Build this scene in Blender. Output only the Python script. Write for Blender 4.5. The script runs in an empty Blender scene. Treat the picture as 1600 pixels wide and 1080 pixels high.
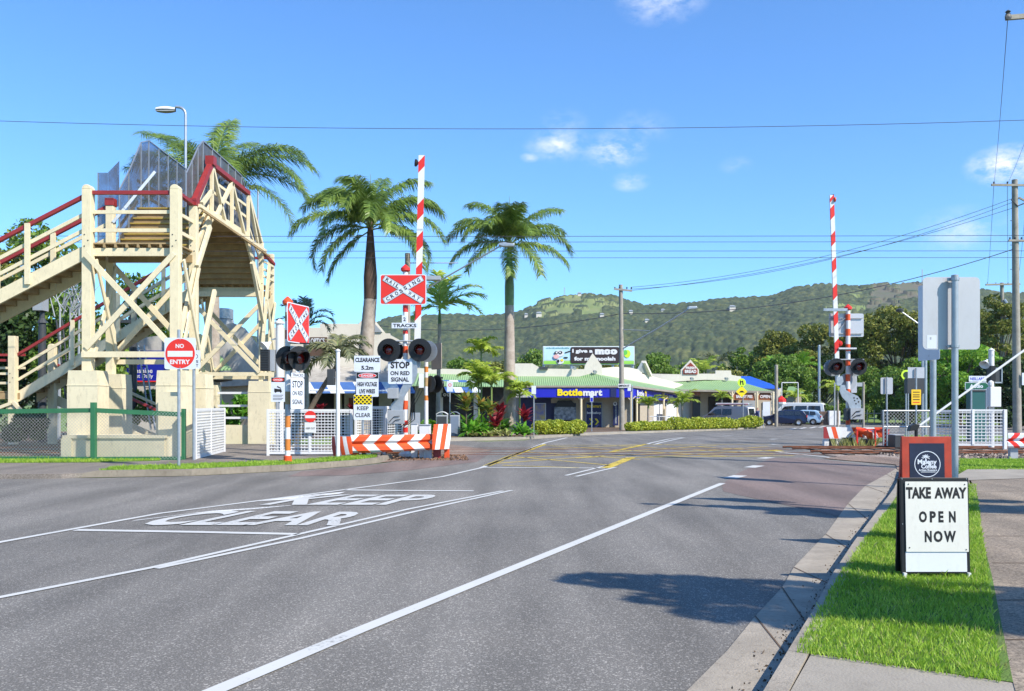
import bpy, bmesh, math, random
import numpy as np
from mathutils import Vector, Matrix
R = math.radians
random.seed(7)
rng = np.random.default_rng(7)
SC = bpy.context.scene
COL = SC.collection
EYE = 1.6
F = 1400.0

# ------------------------------------------------------------------ camera
cam_d = bpy.data.cameras.new('camera')
cam = bpy.data.objects.new('camera', cam_d)
COL.objects.link(cam)
cam.location = (0, 0, EYE)
cam.rotation_euler = (R(90), 0, 0)
cam_d.sensor_width = 36
cam_d.lens = 36 * F / 1600
cam_d.shift_y = 90 / 1600
cam_d.clip_start = 0.1
cam_d.clip_end = 9000
SC.camera = cam

# ------------------------------------------------------------------ world
SUN_AZ, SUN_EL = R(50), R(42)          # to the right of straight-behind the camera
S = Vector((math.sin(SUN_AZ) * math.cos(SUN_EL), -math.cos(SUN_AZ) * math.cos(SUN_EL), math.sin(SUN_EL)))
wd = bpy.data.worlds.new('World')
SC.world = wd
wd.use_nodes = True
wn, wl = wd.node_tree.nodes, wd.node_tree.links
bg = wn['Background']
sky = wn.new('ShaderNodeTexSky')
sky.sky_type = 'NISHITA'
sky.sun_disc = False
sky.sun_elevation = SUN_EL
sky.sun_rotation = math.atan2(S.x, S.y)
sky.air_density = 1.0
sky.dust_density = 0.25
sky.ozone_density = 2.0
tint = wn.new('ShaderNodeMix'); tint.data_type = 'RGBA'; tint.blend_type = 'MULTIPLY'
tint.inputs[0].default_value = 1.0
wl.new(sky.outputs[0], tint.inputs[6])
tint.inputs[7].default_value = (.80, 1.36, 1.95, 1)
tc = wn.new('ShaderNodeTexCoord')
nz = wn.new('ShaderNodeTexNoise'); nz.inputs['Scale'].default_value = 24; nz.inputs['Detail'].default_value = 10; nz.inputs['Roughness'].default_value = 0.68
mp = wn.new('ShaderNodeMapping'); mp.inputs['Scale'].default_value = (1, 1, 1.9)
wl.new(tc.outputs['Generated'], mp.inputs[0]); wl.new(mp.outputs[0], nz.inputs['Vector'])
total = None
# small fair-weather clouds: direction of each, angular size (radians), strength
for (px, py, sz, st) in [(872, 226, .040, .55), (960, 236, .043, .60), (1000, 200, .040, .22), (985, 284, .024, .42), (880, 190, .03, .22), (1035, 2, .050, .42), (1575, 258, .042, 1.0), (1500, 358, .05, .35), (1150, 258, .02, .2), (828, 246, .012, .5)]:
    d = Vector(((px - 800) / F, 1, (630 - py) / F)).normalized()
    sub = wn.new('ShaderNodeVectorMath'); sub.operation = 'SUBTRACT'; sub.inputs[1].default_value = d
    wl.new(tc.outputs['Generated'], sub.inputs[0])
    sca = wn.new('ShaderNodeVectorMath'); sca.operation = 'MULTIPLY'; sca.inputs[1].default_value = (1, 1, 2.0)
    wl.new(sub.outputs[0], sca.inputs[0])
    ln = wn.new('ShaderNodeVectorMath'); ln.operation = 'LENGTH'; wl.new(sca.outputs[0], ln.inputs[0])
    mr = wn.new('ShaderNodeMapRange'); mr.inputs[1].default_value = sz; mr.inputs[2].default_value = 0.0; mr.inputs[3].default_value = 0; mr.inputs[4].default_value = st
    wl.new(ln.outputs['Value'], mr.inputs[0])
    if total is None:
        total = mr.outputs[0]
    else:
        mx = wn.new('ShaderNodeMath'); mx.operation = 'MAXIMUM'
        wl.new(total, mx.inputs[0]); wl.new(mr.outputs[0], mx.inputs[1]); total = mx.outputs[0]
nr = wn.new('ShaderNodeMapRange'); nr.inputs[1].default_value = .43; nr.inputs[2].default_value = .66; nr.inputs[3].default_value = 0; nr.inputs[4].default_value = 1.7
wl.new(nz.outputs[0], nr.inputs[0])
ml = wn.new('ShaderNodeMath'); ml.operation = 'MULTIPLY'; ml.use_clamp = True
wl.new(total, ml.inputs[0]); wl.new(nr.outputs[0], ml.inputs[1])
cm = wn.new('ShaderNodeMix'); cm.data_type = 'RGBA'
wl.new(ml.outputs[0], cm.inputs[0]); wl.new(tint.outputs[2], cm.inputs[6]); cm.inputs[7].default_value = (8.6, 9.0, 9.8, 1)
wl.new(cm.outputs[2], bg.inputs[0])
bg.inputs[1].default_value = 0.085

sun_d = bpy.data.lights.new('sun', 'SUN')
sun_d.energy = 4.9
sun_d.angle = R(0.5)
sun_d.color = (1.0, 0.93, 0.82)
sun = bpy.data.objects.new('sun', sun_d)
sun.location = (20, -20, 40)
sun.rotation_euler = S.to_track_quat('Z', 'Y').to_euler()
COL.objects.link(sun)
SC.view_settings.view_transform = 'Standard'
SC.view_settings.look = 'None'
SC.view_settings.exposure = 0.62
SC.view_settings.gamma = 1
SC.cycles.max_bounces = 6
SC.cycles.transparent_max_bounces = 12
SC.cycles.diffuse_bounces = 3
SC.cycles.glossy_bounces = 3

# ------------------------------------------------------------------ helpers
def zg(y):
    return 0.0 if y < 36 else (-0.5 * (y - 36) / 34 if y < 70 else -0.5)

def W(px, py, Y):
    return Vector(((px - 800) / F * Y, Y, EYE + (630 - py) / F * Y))

def GY(py, dz=0.0):
    lo, hi = 1.0, 6000.0
    for _ in range(60):
        m = (lo + hi) / 2
        if (EYE - zg(m) - dz) * F / m > py - 630: lo = m
        else: hi = m
    return lo

def G(px, py, dz=0.0):
    Y = GY(py, dz)
    return Vector(((px - 800) / F * Y, Y, zg(Y) + dz))

def tag(o, label=None, cat=None, group=None, kind=None):
    if label: o['label'] = label
    if cat: o['category'] = cat
    if group: o['group'] = group
    if kind: o['kind'] = kind
    return o

def thing(name, label, cat, loc, group=None):
    o = bpy.data.objects.new(name, None)
    o.empty_display_size = .2
    COL.objects.link(o)
    o.location = loc
    return tag(o, label, cat, group)

def wloc(o):
    v = Vector(o.location)
    while o.parent:
        o = o.parent; v += Vector(o.location)
    return v

# ---- materials
def nd(m, t): return m.node_tree.nodes.new(t)

def mat(name, col, rough=.7, metal=0., var=.12, vs=3., bump=0., bs=40., col2=None, spec=.4, dirt=0., emit=None):
    m = bpy.data.materials.new(name); m.use_nodes = True
    b = m.node_tree.nodes['Principled BSDF']; L = m.node_tree.links
    b.inputs['Roughness'].default_value = rough
    b.inputs['Metallic'].default_value = metal
    b.inputs['Specular IOR Level'].default_value = spec
    t = nd(m, 'ShaderNodeTexCoord')
    n = nd(m, 'ShaderNodeTexNoise'); n.inputs['Scale'].default_value = vs; n.inputs['Detail'].default_value = 6; n.inputs['Roughness'].default_value = .65
    L.new(t.outputs['Object'], n.inputs['Vector'])
    r = nd(m, 'ShaderNodeMapRange'); r.inputs[1].default_value = .3; r.inputs[2].default_value = .7
    L.new(n.outputs[0], r.inputs[0])
    x = nd(m, 'ShaderNodeMix'); x.data_type = 'RGBA'
    c2 = col2 if col2 else tuple(c * (1 - 2 * var) for c in col)
    x.inputs[6].default_value = (*col, 1); x.inputs[7].default_value = (*c2, 1)
    L.new(r.outputs[0], x.inputs[0])
    out = x.outputs[2]
    if dirt:
        n3 = nd(m, 'ShaderNodeTexNoise'); n3.inputs['Scale'].default_value = vs * 6; n3.inputs['Detail'].default_value = 8; n3.inputs['Roughness'].default_value = .75
        mp3 = nd(m, 'ShaderNodeMapping'); mp3.inputs['Scale'].default_value = (1, 1, .35)
        L.new(t.outputs['Object'], mp3.inputs[0]); L.new(mp3.outputs[0], n3.inputs['Vector'])
        r3 = nd(m, 'ShaderNodeMapRange'); r3.inputs[1].default_value = .52; r3.inputs[2].default_value = .75; r3.inputs[4].default_value = dirt
        L.new(n3.outputs[0], r3.inputs[0])
        x3 = nd(m, 'ShaderNodeMix'); x3.data_type = 'RGBA'
        L.new(r3.outputs[0], x3.inputs[0]); L.new(out, x3.inputs[6]); x3.inputs[7].default_value = (.09, .07, .05, 1)
        out = x3.outputs[2]
    L.new(out, b.inputs['Base Color'])
    if bump:
        n2 = nd(m, 'ShaderNodeTexNoise'); n2.inputs['Scale'].default_value = bs; n2.inputs['Detail'].default_value = 4
        L.new(t.outputs['Object'], n2.inputs['Vector'])
        bp = nd(m, 'ShaderNodeBump'); bp.inputs['Strength'].default_value = bump; bp.inputs['Distance'].default_value = .02
        L.new(n2.outputs[0], bp.inputs['Height']); L.new(bp.outputs[0], b.inputs['Normal'])
    if emit:
        b.inputs['Emission Color'].default_value = (*emit[:3], 1); b.inputs['Emission Strength'].default_value = emit[3]
    return m

def leafmat(name, cols, trans=.3, rough=.55, ns=.6):
    m = bpy.data.materials.new(name); m.use_nodes = True
    N, L = m.node_tree.nodes, m.node_tree.links
    b = N['Principled BSDF']; out = N['Material Output']
    b.inputs['Roughness'].default_value = rough; b.inputs['Specular IOR Level'].default_value = .35
    g = nd(m, 'ShaderNodeNewGeometry'); t = nd(m, 'ShaderNodeTexCoord')
    n = nd(m, 'ShaderNodeTexNoise'); n.inputs['Scale'].default_value = ns; n.inputs['Detail'].default_value = 3
    L.new(t.outputs['Object'], n.inputs['Vector'])
    a = nd(m, 'ShaderNodeMath'); a.operation = 'MULTIPLY_ADD'; a.inputs[1].default_value = .55
    L.new(g.outputs['Random Per Island'], a.inputs[0])
    s = nd(m, 'ShaderNodeMapRange'); s.inputs[1].default_value = .3; s.inputs[2].default_value = .7; s.inputs[4].default_value = .45
    L.new(n.outputs[0], s.inputs[0]); L.new(s.outputs[0], a.inputs[2])
    cr = nd(m, 'ShaderNodeValToRGB'); e = cr.color_ramp.elements
    e[0].color = (*cols[0], 1); e[1].color = (*cols[-1], 1)
    for i, c in enumerate(cols[1:-1]):
        q = e.new((i + 1) / (len(cols) - 1)); q.color = (*c, 1)
    L.new(a.outputs[0], cr.inputs[0]); L.new(cr.outputs[0], b.inputs['Base Color'])
    tr = nd(m, 'ShaderNodeBsdfTranslucent'); L.new(cr.outputs[0], tr.inputs[0])
    mx = nd(m, 'ShaderNodeMixShader'); mx.inputs[0].default_value = trans
    L.new(b.outputs[0], mx.inputs[1]); L.new(tr.outputs[0], mx.inputs[2]); L.new(mx.outputs[0], out.inputs[0])
    return m

CR = (.72, .60, .36)
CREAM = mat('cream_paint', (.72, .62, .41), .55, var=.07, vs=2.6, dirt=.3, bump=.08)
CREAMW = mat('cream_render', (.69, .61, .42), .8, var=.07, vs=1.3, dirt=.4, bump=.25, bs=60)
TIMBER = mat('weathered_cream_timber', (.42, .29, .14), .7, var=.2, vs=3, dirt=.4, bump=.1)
RED = mat('maroon_paint', (.30, .03, .03), .45, var=.12, dirt=.15)
BRED = mat('signal_red', (.68, .03, .02), .4, var=.06)
ORED = mat('orange_red_paint', (.72, .09, .02), .45, var=.1, dirt=.2)
ORANGE = mat('faded_orange_paint', (.62, .20, .03), .5, var=.15, dirt=.25)
WHITE = mat('white_paint', (.66, .66, .655), .5, var=.03, dirt=.12)
SIGNW = mat('sign_white', (.62, .66, .73), .35, var=.05, vs=1.5, dirt=.16)
WARMW = mat('warm_white_render', (.64, .59, .50), .8, var=.06, vs=.7, dirt=.18, bump=.1)
BLACK = mat('black_paint', (.012, .012, .013), .45, var=.1)
INK = mat('black_lettering', (.01, .01, .01), .6, var=0)
GALV = mat('galvanised_steel', (.42, .45, .48), .42, .6, var=.12, vs=8, dirt=.1)
ALUM = mat('aluminium_sheet', (.50, .50, .52), .48, .55, var=.06, vs=1.2, dirt=.12)
GREYP = mat('grey_painted_steel', (.36, .38, .40), .5, .2, var=.08, dirt=.1)
DGREY = mat('dark_grey_plastic', (.045, .05, .055), .5, var=.1)
WOODP = mat('weathered_pole_timber', (.34, .31, .26), .85, var=.18, vs=2.5, dirt=.3, bump=.4, bs=25)
GREENP = mat('green_fence_paint', (.035, .16, .07), .45, var=.12, dirt=.25)
WIRE = mat('wire_galvanised', (.45, .45, .42), .5, .3, var=.05)
CABLE = mat('dark_cable', (.05, .05, .07), .6, var=0)
CONC = mat('concrete', (.36, .315, .25), .9, var=.16, vs=2.2, dirt=.6, bump=.35, bs=70)
CONCL = mat('pale_concrete', (.33, .295, .24), .9, var=.14, vs=1.2, dirt=.3, bump=.3, bs=60)
RUST = mat('rusty_steel', (.26, .09, .035), .75, .2, var=.2, vs=6, col2=(.12, .05, .03))
SLEEP = mat('sleeper_timber', (.10, .085, .07), .9, var=.2)
BLUE = mat('shop_blue', (.015, .018, .42), .4, var=.05)
NAVY = mat('navy_wall', (.012, .018, .09), .5, var=.1)
YEL = mat('yellow_sign', (.80, .62, .01), .4, var=.04)
YGRN = mat('lime_sign', (.55, .80, .04), .4, var=.03)
GRNR = mat('green_roof_sheet', (.34, .52, .27), .5, var=.08, vs=.8, dirt=.15)
BEIGE = mat('beige_wall', (.42, .36, .27), .85, var=.08, dirt=.2)
GLASS = mat('dark_glass', (.02, .025, .03), .06, var=.1, spec=.8)
LENS = mat('red_signal_lens', (.16, .004, .004), .15, var=.1, spec=.8)
TYRE = mat('tyre_rubber', (.018, .018, .018), .85, var=.1)
RIM = mat('wheel_alloy', (.55, .55, .57), .3, .7, var=.05)
SKIN = mat('skin', (.45, .26, .17), .6, var=.05)
HAIR = mat('hair', (.03, .02, .015), .7, var=.1)
BARK = mat('bark', (.16, .125, .09), .9, var=.25, vs=4, bump=.6, bs=20)
SGREEN = mat('sign_green', (.01, .10, .05), .4, var=.04)
SOIL = mat('soil_and_mulch', (.17, .115, .07), .95, var=.3, vs=2.5, bump=.5, bs=30, col2=(.07, .045, .03))

class MB:
    def __init__(s): s.v = []; s.f = []; s.m = []; s.mats = []
    def mi(s, m):
        if m not in s.mats: s.mats.append(m)
        return s.mats.index(m)
    def add(s, vs, fs, m):
        k = len(s.v); i = s.mi(m)
        s.v.extend([tuple(v) for v in vs])
        for f in fs:
            s.f.append([a + k for a in f]); s.m.append(i)
        return s
    def bb(s, x0, x1, y0, y1, z0, z1, m):
        x0, x1 = min(x0, x1), max(x0, x1); y0, y1 = min(y0, y1), max(y0, y1); z0, z1 = min(z0, z1), max(z0, z1)
        v = [(x0, y0, z0), (x1, y0, z0), (x1, y1, z0), (x0, y1, z0), (x0, y0, z1), (x1, y0, z1), (x1, y1, z1), (x0, y1, z1)]
        return s.add(v, [(0, 3, 2, 1), (4, 5, 6, 7), (0, 1, 5, 4), (1, 2, 6, 5), (2, 3, 7, 6), (3, 0, 4, 7)], m)
    def beam(s, p, q, w, h, m, up=(0, 0, 1)):
        p, q = Vector(p), Vector(q); d = (q - p).normalized(); u = Vector(up)
        if abs(d.dot(u)) > .99: u = Vector((0, 1, 0))
        a = d.cross(u).normalized() * w / 2; b = a.normalized().cross(d).normalized() * h / 2
        v = [p - a - b, p + a - b, p + a + b, p - a + b, q - a - b, q + a - b, q + a + b, q - a + b]
        return s.add(v, [(0, 3, 2, 1), (4, 5, 6, 7), (0, 1, 5, 4), (1, 2, 6, 5), (2, 3, 7, 6), (3, 0, 4, 7)], m)
    def tube(s, pts, r, m, n=8, cap=True):
        pts = [Vector(p) for p in pts]
        if not hasattr(r, '__len__'): r = [r] * len(pts)
        vs = []; fs = []
        pu = None
        for i, p in enumerate(pts):
            d = (pts[min(i + 1, len(pts) - 1)] - pts[max(i - 1, 0)]).normalized()
            if pu is None: pu = Vector((0, 0, 1)) if abs(d.z) < .9 else Vector((1, 0, 0))
            a = (pu - d * pu.dot(d)).normalized(); b = d.cross(a); pu = a
            for k in range(n):
                t = 2 * math.pi * k / n
                vs.append(p + (a * math.cos(t) + b * math.sin(t)) * r[i])
        for i in range(len(pts) - 1):
            for k in range(n):
                fs.append((i * n + k, i * n + (k + 1) % n, (i + 1) * n + (k + 1) % n, (i + 1) * n + k))
        if cap:
            fs.append(tuple(range(n))[::-1]); fs.append(tuple((len(pts) - 1) * n + k for k in range(n)))
        return s.add(vs, fs, m)
    def lathe(s, c, axis, prof, m, n=20):   # prof: (r, dist along axis)
        c = Vector(c); ax = Vector(axis).normalized()
        t = Vector((0, 0, 1)) if abs(ax.z) < .9 else Vector((1, 0, 0))
        a = ax.cross(t).normalized(); b = ax.cross(a)
        vs = []; fs = []
        for (r, d) in prof:
            for k in range(n):
                q = 2 * math.pi * k / n
                vs.append(c + ax * d + (a * math.cos(q) + b * math.sin(q)) * max(r, 1e-4))
        for i in range(len(prof) - 1):
            for k in range(n):
                fs.append((i * n + k, i * n + (k + 1) % n, (i + 1) * n + (k + 1) % n, (i + 1) * n + k))
        return s.add(vs, fs, m)
    def prism(s, pts, vec, m):
        pts = [Vector(p) for p in pts]; n = len(pts); vec = Vector(vec)
        vs = pts + [p + vec for p in pts]
        fs = [tuple(range(n)), tuple(range(2 * n - 1, n - 1, -1))] + [(i, i + n, (i + 1) % n + n, (i + 1) % n) for i in range(n)]
        return s.add(vs, fs, m)
    def mesh(s, name, org=(0, 0, 0), smooth=False):
        me = bpy.data.meshes.new(name)
        o = Vector(org)
        me.from_pydata([(v[0] - o.x, v[1] - o.y, v[2] - o.z) for v in s.v], [], s.f)
        for m in s.mats: me.materials.append(m)
        me.polygons.foreach_set('material_index', s.m)
        if smooth: me.polygons.foreach_set('use_smooth', [True] * len(s.f))
        me.update()
        return me
    def part(s, name, parent, smooth=False, label=None, bevel=0):
        me = s.mesh(name, wloc(parent), smooth)
        o = bpy.data.objects.new(name, me); COL.objects.link(o); o.parent = parent
        if label: o['label'] = label
        fin(o, bevel, smooth)
        return o
    def thing(s, name, label, cat, group=None, kind=None, smooth=False, bevel=0, org=None):
        if org is None:
            xs = [v[0] for v in s.v]; ys = [v[1] for v in s.v]; zs = [v[2] for v in s.v]
            org = ((min(xs) + max(xs)) / 2, (min(ys) + max(ys)) / 2, min(zs))
        me = s.mesh(name, org, smooth)
        o = bpy.data.objects.new(name, me); COL.objects.link(o); o.location = org
        tag(o, label, cat, group, kind)
        fin(o, bevel, smooth)
        return o

def fin(o, bevel, smooth):
    bm = bmesh.new(); bm.from_mesh(o.data)
    bmesh.ops.recalc_face_normals(bm, faces=bm.faces)
    bm.to_mesh(o.data); bm.free()
    if bevel:
        b = o.modifiers.new('bevel', 'BEVEL'); b.width = bevel; b.segments = 2; b.limit_method = 'ANGLE'; b.angle_limit = R(40)
    if smooth:
        e = o.data
        e.shade_auto_smooth if False else None
        try:
            e.set_sharp_from_angle(angle=R(40))
        except Exception:
            pass

_tc = {}
def textmesh(s, bold):
    k = (s, bold)
    if k in _tc: return _tc[k]
    cu = bpy.data.curves.new('t', 'FONT'); cu.body = s; cu.offset = bold; cu.resolution_u = 3
    o = bpy.data.objects.new('t', cu); COL.objects.link(o)
    bpy.context.view_layer.update()
    me = bpy.data.meshes.new_from_object(o.evaluated_get(bpy.context.evaluated_depsgraph_get()))
    v = np.array([tuple(x.co[:2]) for x in me.vertices]); f = [tuple(p.vertices) for p in me.polygons]
    bpy.data.objects.remove(o); bpy.data.curves.remove(cu); bpy.data.meshes.remove(me)
    v[:, 0] -= v[:, 0].min(); h0 = v[:, 1].min(); w = v[:, 0].max(); hh = v[:, 1].max() - h0
    v[:, 0] /= w; v[:, 1] = (v[:, 1] - h0) / hh
    _tc[k] = (v, f, w / hh)
    return _tc[k]

class Fr:   # flat frame: u right, v up, n towards the viewer
    def __init__(s, o, ux=(1, 0, 0), uz=(0, 0, 1)):
        s.o = Vector(o); s.u = Vector(ux).normalized(); s.v = Vector(uz).normalized(); s.n = s.u.cross(s.v)
    def p(s, u, v, d=0): return s.o + s.u * u + s.v * v + s.n * d
    def poly(s, mb, pts, d0, d1, m):
        mb.prism([s.p(a, b, d0) for a, b in pts], s.n * (d1 - d0), m); return s
    def flat(s, mb, pts, d, m):
        mb.add([s.p(a, b, d) for a, b in pts], [tuple(range(len(pts)))], m); return s
    def rect(s, mb, u0, u1, v0, v1, d0, d1, m, r=0):
        if r: return s.poly(mb, rrect(u0, u1, v0, v1, r), d0, d1, m)
        return s.poly(mb, [(u0, v0), (u1, v0), (u1, v1), (u0, v1)], d0, d1, m)
    def text(s, mb, t, u0, u1, v0, v1, d, m, bold=.02, rot=0):
        v, f, asp = textmesh(t, bold)
        cu, cv = (u0 + u1) / 2, (v0 + v1) / 2; c, sn = math.cos(rot), math.sin(rot)
        P = []
        for x, y in v:
            a = (x - .5) * (u1 - u0); b = (y - .5) * (v1 - v0)
            P.append(s.p(cu + a * c - b * sn, cv + a * sn + b * c, d))
        mb.add(P, f, m); return s
    def disc(s, mb, u, v, r, d0, d1, m, n=28):
        return s.poly(mb, [(u + r * math.cos(2 * math.pi * k / n), v + r * math.sin(2 * math.pi * k / n)) for k in range(n)], d0, d1, m)
    def ring(s, mb, u, v, r0, r1, d, m, n=32):
        vs = []; fs = []
        for k in range(n):
            a = 2 * math.pi * k / n
            vs += [s.p(u + r0 * math.cos(a), v + r0 * math.sin(a), d), s.p(u + r1 * math.cos(a), v + r1 * math.sin(a), d)]
            j = (k + 1) % n
            fs.append((2 * k, 2 * k + 1, 2 * j + 1, 2 * j))
        mb.add(vs, fs, m); return s

def rrect(u0, u1, v0, v1, r, n=4):
    out = []
    for (cx, cy, a0) in [(u1 - r, v0 + r, -90), (u1 - r, v1 - r, 0), (u0 + r, v1 - r, 90), (u0 + r, v0 + r, 180)]:
        for k in range(n + 1):
            a = R(a0 + 90 * k / n); out.append((cx + r * math.cos(a), cy + r * math.sin(a)))
    return out

def yaw(a):   # frame axis for a board turned a degrees (positive: faces right of the camera)
    return (math.cos(R(a)), math.sin(R(a)), 0)

def copy_tree(o, loc, label=None, parent=None, rz=None):
    c = o.copy(); COL.objects.link(c)
    if parent is None:
        c.location = loc
        if rz is not None: c.rotation_euler.z = rz
        if label: c['label'] = label
    else: c.parent = parent
    for ch in list(o.children): copy_tree(ch, None, None, c)
    return c

# ---- sheets of ground
def sheet(name, pts, dz, m, skirt=0, label=None, kind='structure', obj=True, cat=None):
    bm = bmesh.new()
    f = bm.faces.new([bm.verts.new((p[0], p[1], 0)) for p in pts])
    for yy in (36, 70):
        bmesh.ops.bisect_plane(bm, geom=bm.verts[:] + bm.edges[:] + bm.faces[:], plane_co=(0, yy, 0), plane_no=(0, 1, 0))
    bmesh.ops.triangulate(bm, faces=bm.faces[:])
    for v in bm.verts: v.co.z = zg(v.co.y) + dz
    if skirt:
        be = [e for e in bm.edges if e.is_boundary]
        r = bmesh.ops.extrude_edge_only(bm, edges=be)
        for g in r['geom']:
            if isinstance(g, bmesh.types.BMVert): g.co.z -= skirt
    bmesh.ops.recalc_face_normals(bm, faces=bm.faces)
    me = bpy.data.meshes.new(name); bm.to_mesh(me); bm.free()
    if len(me.polygons) and me.polygons[0].normal.z < 0 and not skirt: me.flip_normals()
    me.materials.append(m)
    o = bpy.data.objects.new(name, me); COL.objects.link(o)
    tag(o, label, cat, None, kind)
    return o

# ---- foliage
def quads_mesh(name, V, mats, mi=None, k=4):
    """V: (n,k,3) array -> mesh of n separate faces"""
    n = V.shape[0]
    me = bpy.data.meshes.new(name)
    me.vertices.add(n * k); me.vertices.foreach_set('co', V.reshape(-1).astype(np.float32))
    me.loops.add(n * k); me.loops.foreach_set('vertex_index', np.arange(n * k, dtype=np.int32))
    me.polygons.add(n); me.polygons.foreach_set('loop_start', np.arange(0, n * k, k, dtype=np.int32))
    try: me.polygons.foreach_set('loop_total', np.full(n, k, dtype=np.int32))
    except Exception: pass
    for m in mats: me.materials.append(m)
    if mi is not None: me.polygons.foreach_set('material_index', mi.astype(np.int32))
    me.update(calc_edges=True)
    return me

def unit(n):
    v = rng.normal(size=(n, 3)); return v / np.linalg.norm(v, axis=1)[:, None]

def leaf_quads(C, size, asp=.5, up=.0):
    n = len(C)
    a = unit(n); b = unit(n); b[:, 2] *= (1 - up)
    b = b - a * (a * b).sum(1)[:, None]; b /= np.linalg.norm(b, axis=1)[:, None] + 1e-9
    s = size * rng.uniform(.6, 1.3, n)[:, None]
    return np.stack([C - a * s, C + b * s * asp, C + a * s, C - b * s * asp], 1)

def clump_pts(n, clumps):
    """clumps: list of (centre, radii); shell-biased points"""
    w = np.array([c[1][0] * c[1][1] + c[1][2] * c[1][0] for c in clumps]); w = w / w.sum()
    cnt = np.maximum((w * n).astype(int), 3)
    out = []
    for (c, r), k in zip(clumps, cnt):
        d = unit(k); rad = rng.uniform(.45, 1.0, k) ** .5
        out.append(np.array(c) + d * rad[:, None] * np.array(r))
    return np.concatenate(out)

def add_part_mesh(name, me, parent, label=None):
    me.transform(Matrix.Translation(-wloc(parent)))
    o = bpy.data.objects.new(name, me); COL.objects.link(o); o.parent = parent
    if label: o['label'] = label
    return o

def crown_clumps(c, rx, ry, rz, k, cr, flat=.75):
    out = []
    for i in range(k):
        d = rng.normal(size=3); d /= np.linalg.norm(d)
        q = rng.uniform(.35, .95) ** .6
        rr = cr * rng.uniform(.6, 1.25)
        out.append(((c[0] + d[0] * rx * q, c[1] + d[1] * ry * q, c[2] + d[2] * rz * q), (rr, rr, rr * flat)))
    return out

def tree(name, label, base, top, rx, ry, m, n=5000, ls=.22, k=26, trunk_r=.22, low=.25, group=None, tm=None, cat='tree', cr=None, lean=0):
    base = Vector(base); h = top - base.z
    t = thing(name, label, cat, base, group)
    cz = base.z + h * (low + 1) / 2; rz = h * (1 - low) / 2
    cl = crown_clumps((base.x + lean, base.y, cz), rx * .8, ry * .8, rz * .85, k, cr or min(rx, rz) * .42)
    mb = MB()
    pts = [base, base + Vector((lean * .3, 0, h * low * .7)), base + Vector((lean * .7, 0, h * (low + .25)))]
    mb.tube(pts, [trunk_r, trunk_r * .75, trunk_r * .45], tm or BARK, 8)
    for (c, r) in cl[::2]:
        c = Vector(c); s0 = pts[1].lerp(pts[2], random.random())
        mid = s0.lerp(c, .5) + Vector((0, 0, .08 * h * random.random()))
        mb.tube([s0, mid, c], [trunk_r * .35, trunk_r * .2, trunk_r * .08], tm or BARK, 5)
    mb.part('trunk', t, smooth=True)
    P = clump_pts(n, cl)
    add_part_mesh('crown', quads_mesh('crown', leaf_quads(P, ls, .55), [m]), t)
    return t

def shrub(name, label, c, r, m, n=900, ls=.08, cat='shrub', group=None, k=9, asp=.5):
    c = Vector(c)
    cl = crown_clumps((c.x, c.y, c.z + r[2]), r[0] * .7, r[1] * .7, r[2] * .7, k, min(r) * .5)
    P = clump_pts(n, cl); P = P[P[:, 2] > c.z]
    me = quads_mesh(name, leaf_quads(P, ls, asp), [m]); me.transform(Matrix.Translation(-c))
    o = bpy.data.objects.new(name, me); COL.objects.link(o); o.location = c
    return tag(o, label, cat, group)

def strap(out, p, az, L, w, e0, droop, seg=6, fold=.0):
    """one strap leaf; appends quads to list"""
    p = np.array(p, float); d = np.array([math.cos(az), math.sin(az), 0]); side = np.array([-math.sin(az), math.cos(az), 0])
    e = e0; prev = p; pw = w * .5
    for i in range(seg):
        nx = prev + (d * math.cos(e) + np.array([0, 0, math.sin(e)])) * L / seg
        t = (i + 1) / seg; nw = w * (math.sin(math.pi * min(.18 + t * .82, 1)) * .9 + .02)
        out.append([prev - side * pw, nx - side * nw, nx + side * nw, prev + side * pw])
        prev = nx; pw = nw; e -= droop / seg
def rosette(out, p, n, L, w, e0=(.4, 1.3), droop=(.8, 1.6), seg=5):
    for i in range(n):
        strap(out, p, random.uniform(0, 2 * math.pi), L * random.uniform(.7, 1.15), w, random.uniform(*e0), random.uniform(*droop), seg)

def frond(out, p, az, L, e0, droop, m_leaf=40, ll=.55, hang=.5, sweep=0.0, width=.03, ra=None, vfold=.5):
    """pinnate frond: rachis points + leaflets on both sides"""
    pts = []; e = e0; q = Vector(p); a = az
    seg = 14
    for i in range(seg + 1):
        pts.append(q.copy())
        t = i / seg
        d = Vector((math.cos(a) * math.cos(e), math.sin(a) * math.cos(e), math.sin(e)))
        q = q + d * (L / seg); e -= droop / seg * (0.5 + 1.1 * t); a += sweep / seg
    if ra is not None: ra.append(pts)
    for j in range(m_leaf):
        t = .12 + .88 * (j + .5) / m_leaf
        k = min(int(t * seg), seg - 1); ft = t * seg - k
        c = pts[k].lerp(pts[k + 1], ft); tg = (pts[k + 1] - pts[k]).normalized()
        side = tg.cross(Vector((0, 0, 1)))
        if side.length < .05: side = Vector((-math.sin(a), math.cos(a), 0))
        side.normalize(); upv = side.cross(tg)
        l = ll * (math.sin(math.pi * (.22 + .66 * t)) ** .6) * random.uniform(.85, 1.1)
        for s in (-1, 1):
            d0 = (side * s * .8 + tg * (.55 + .25 * random.random()) + upv * (vfold * random.uniform(-.3, 1))).normalized()
            mid = c + d0 * l * .45
            d1 = (d0 + Vector((0, 0, -1)) * hang * random.uniform(.7, 1.4)).normalized()
            end = mid + d1 * l * .6
            wv = tg * width * random.uniform(.7, 1.2)
            out.append([c - wv * .6, mid - wv, mid + wv, c + wv * .6])
            out.append([mid - wv, end - wv * .15, end + wv * .15, mid + wv])

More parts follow.
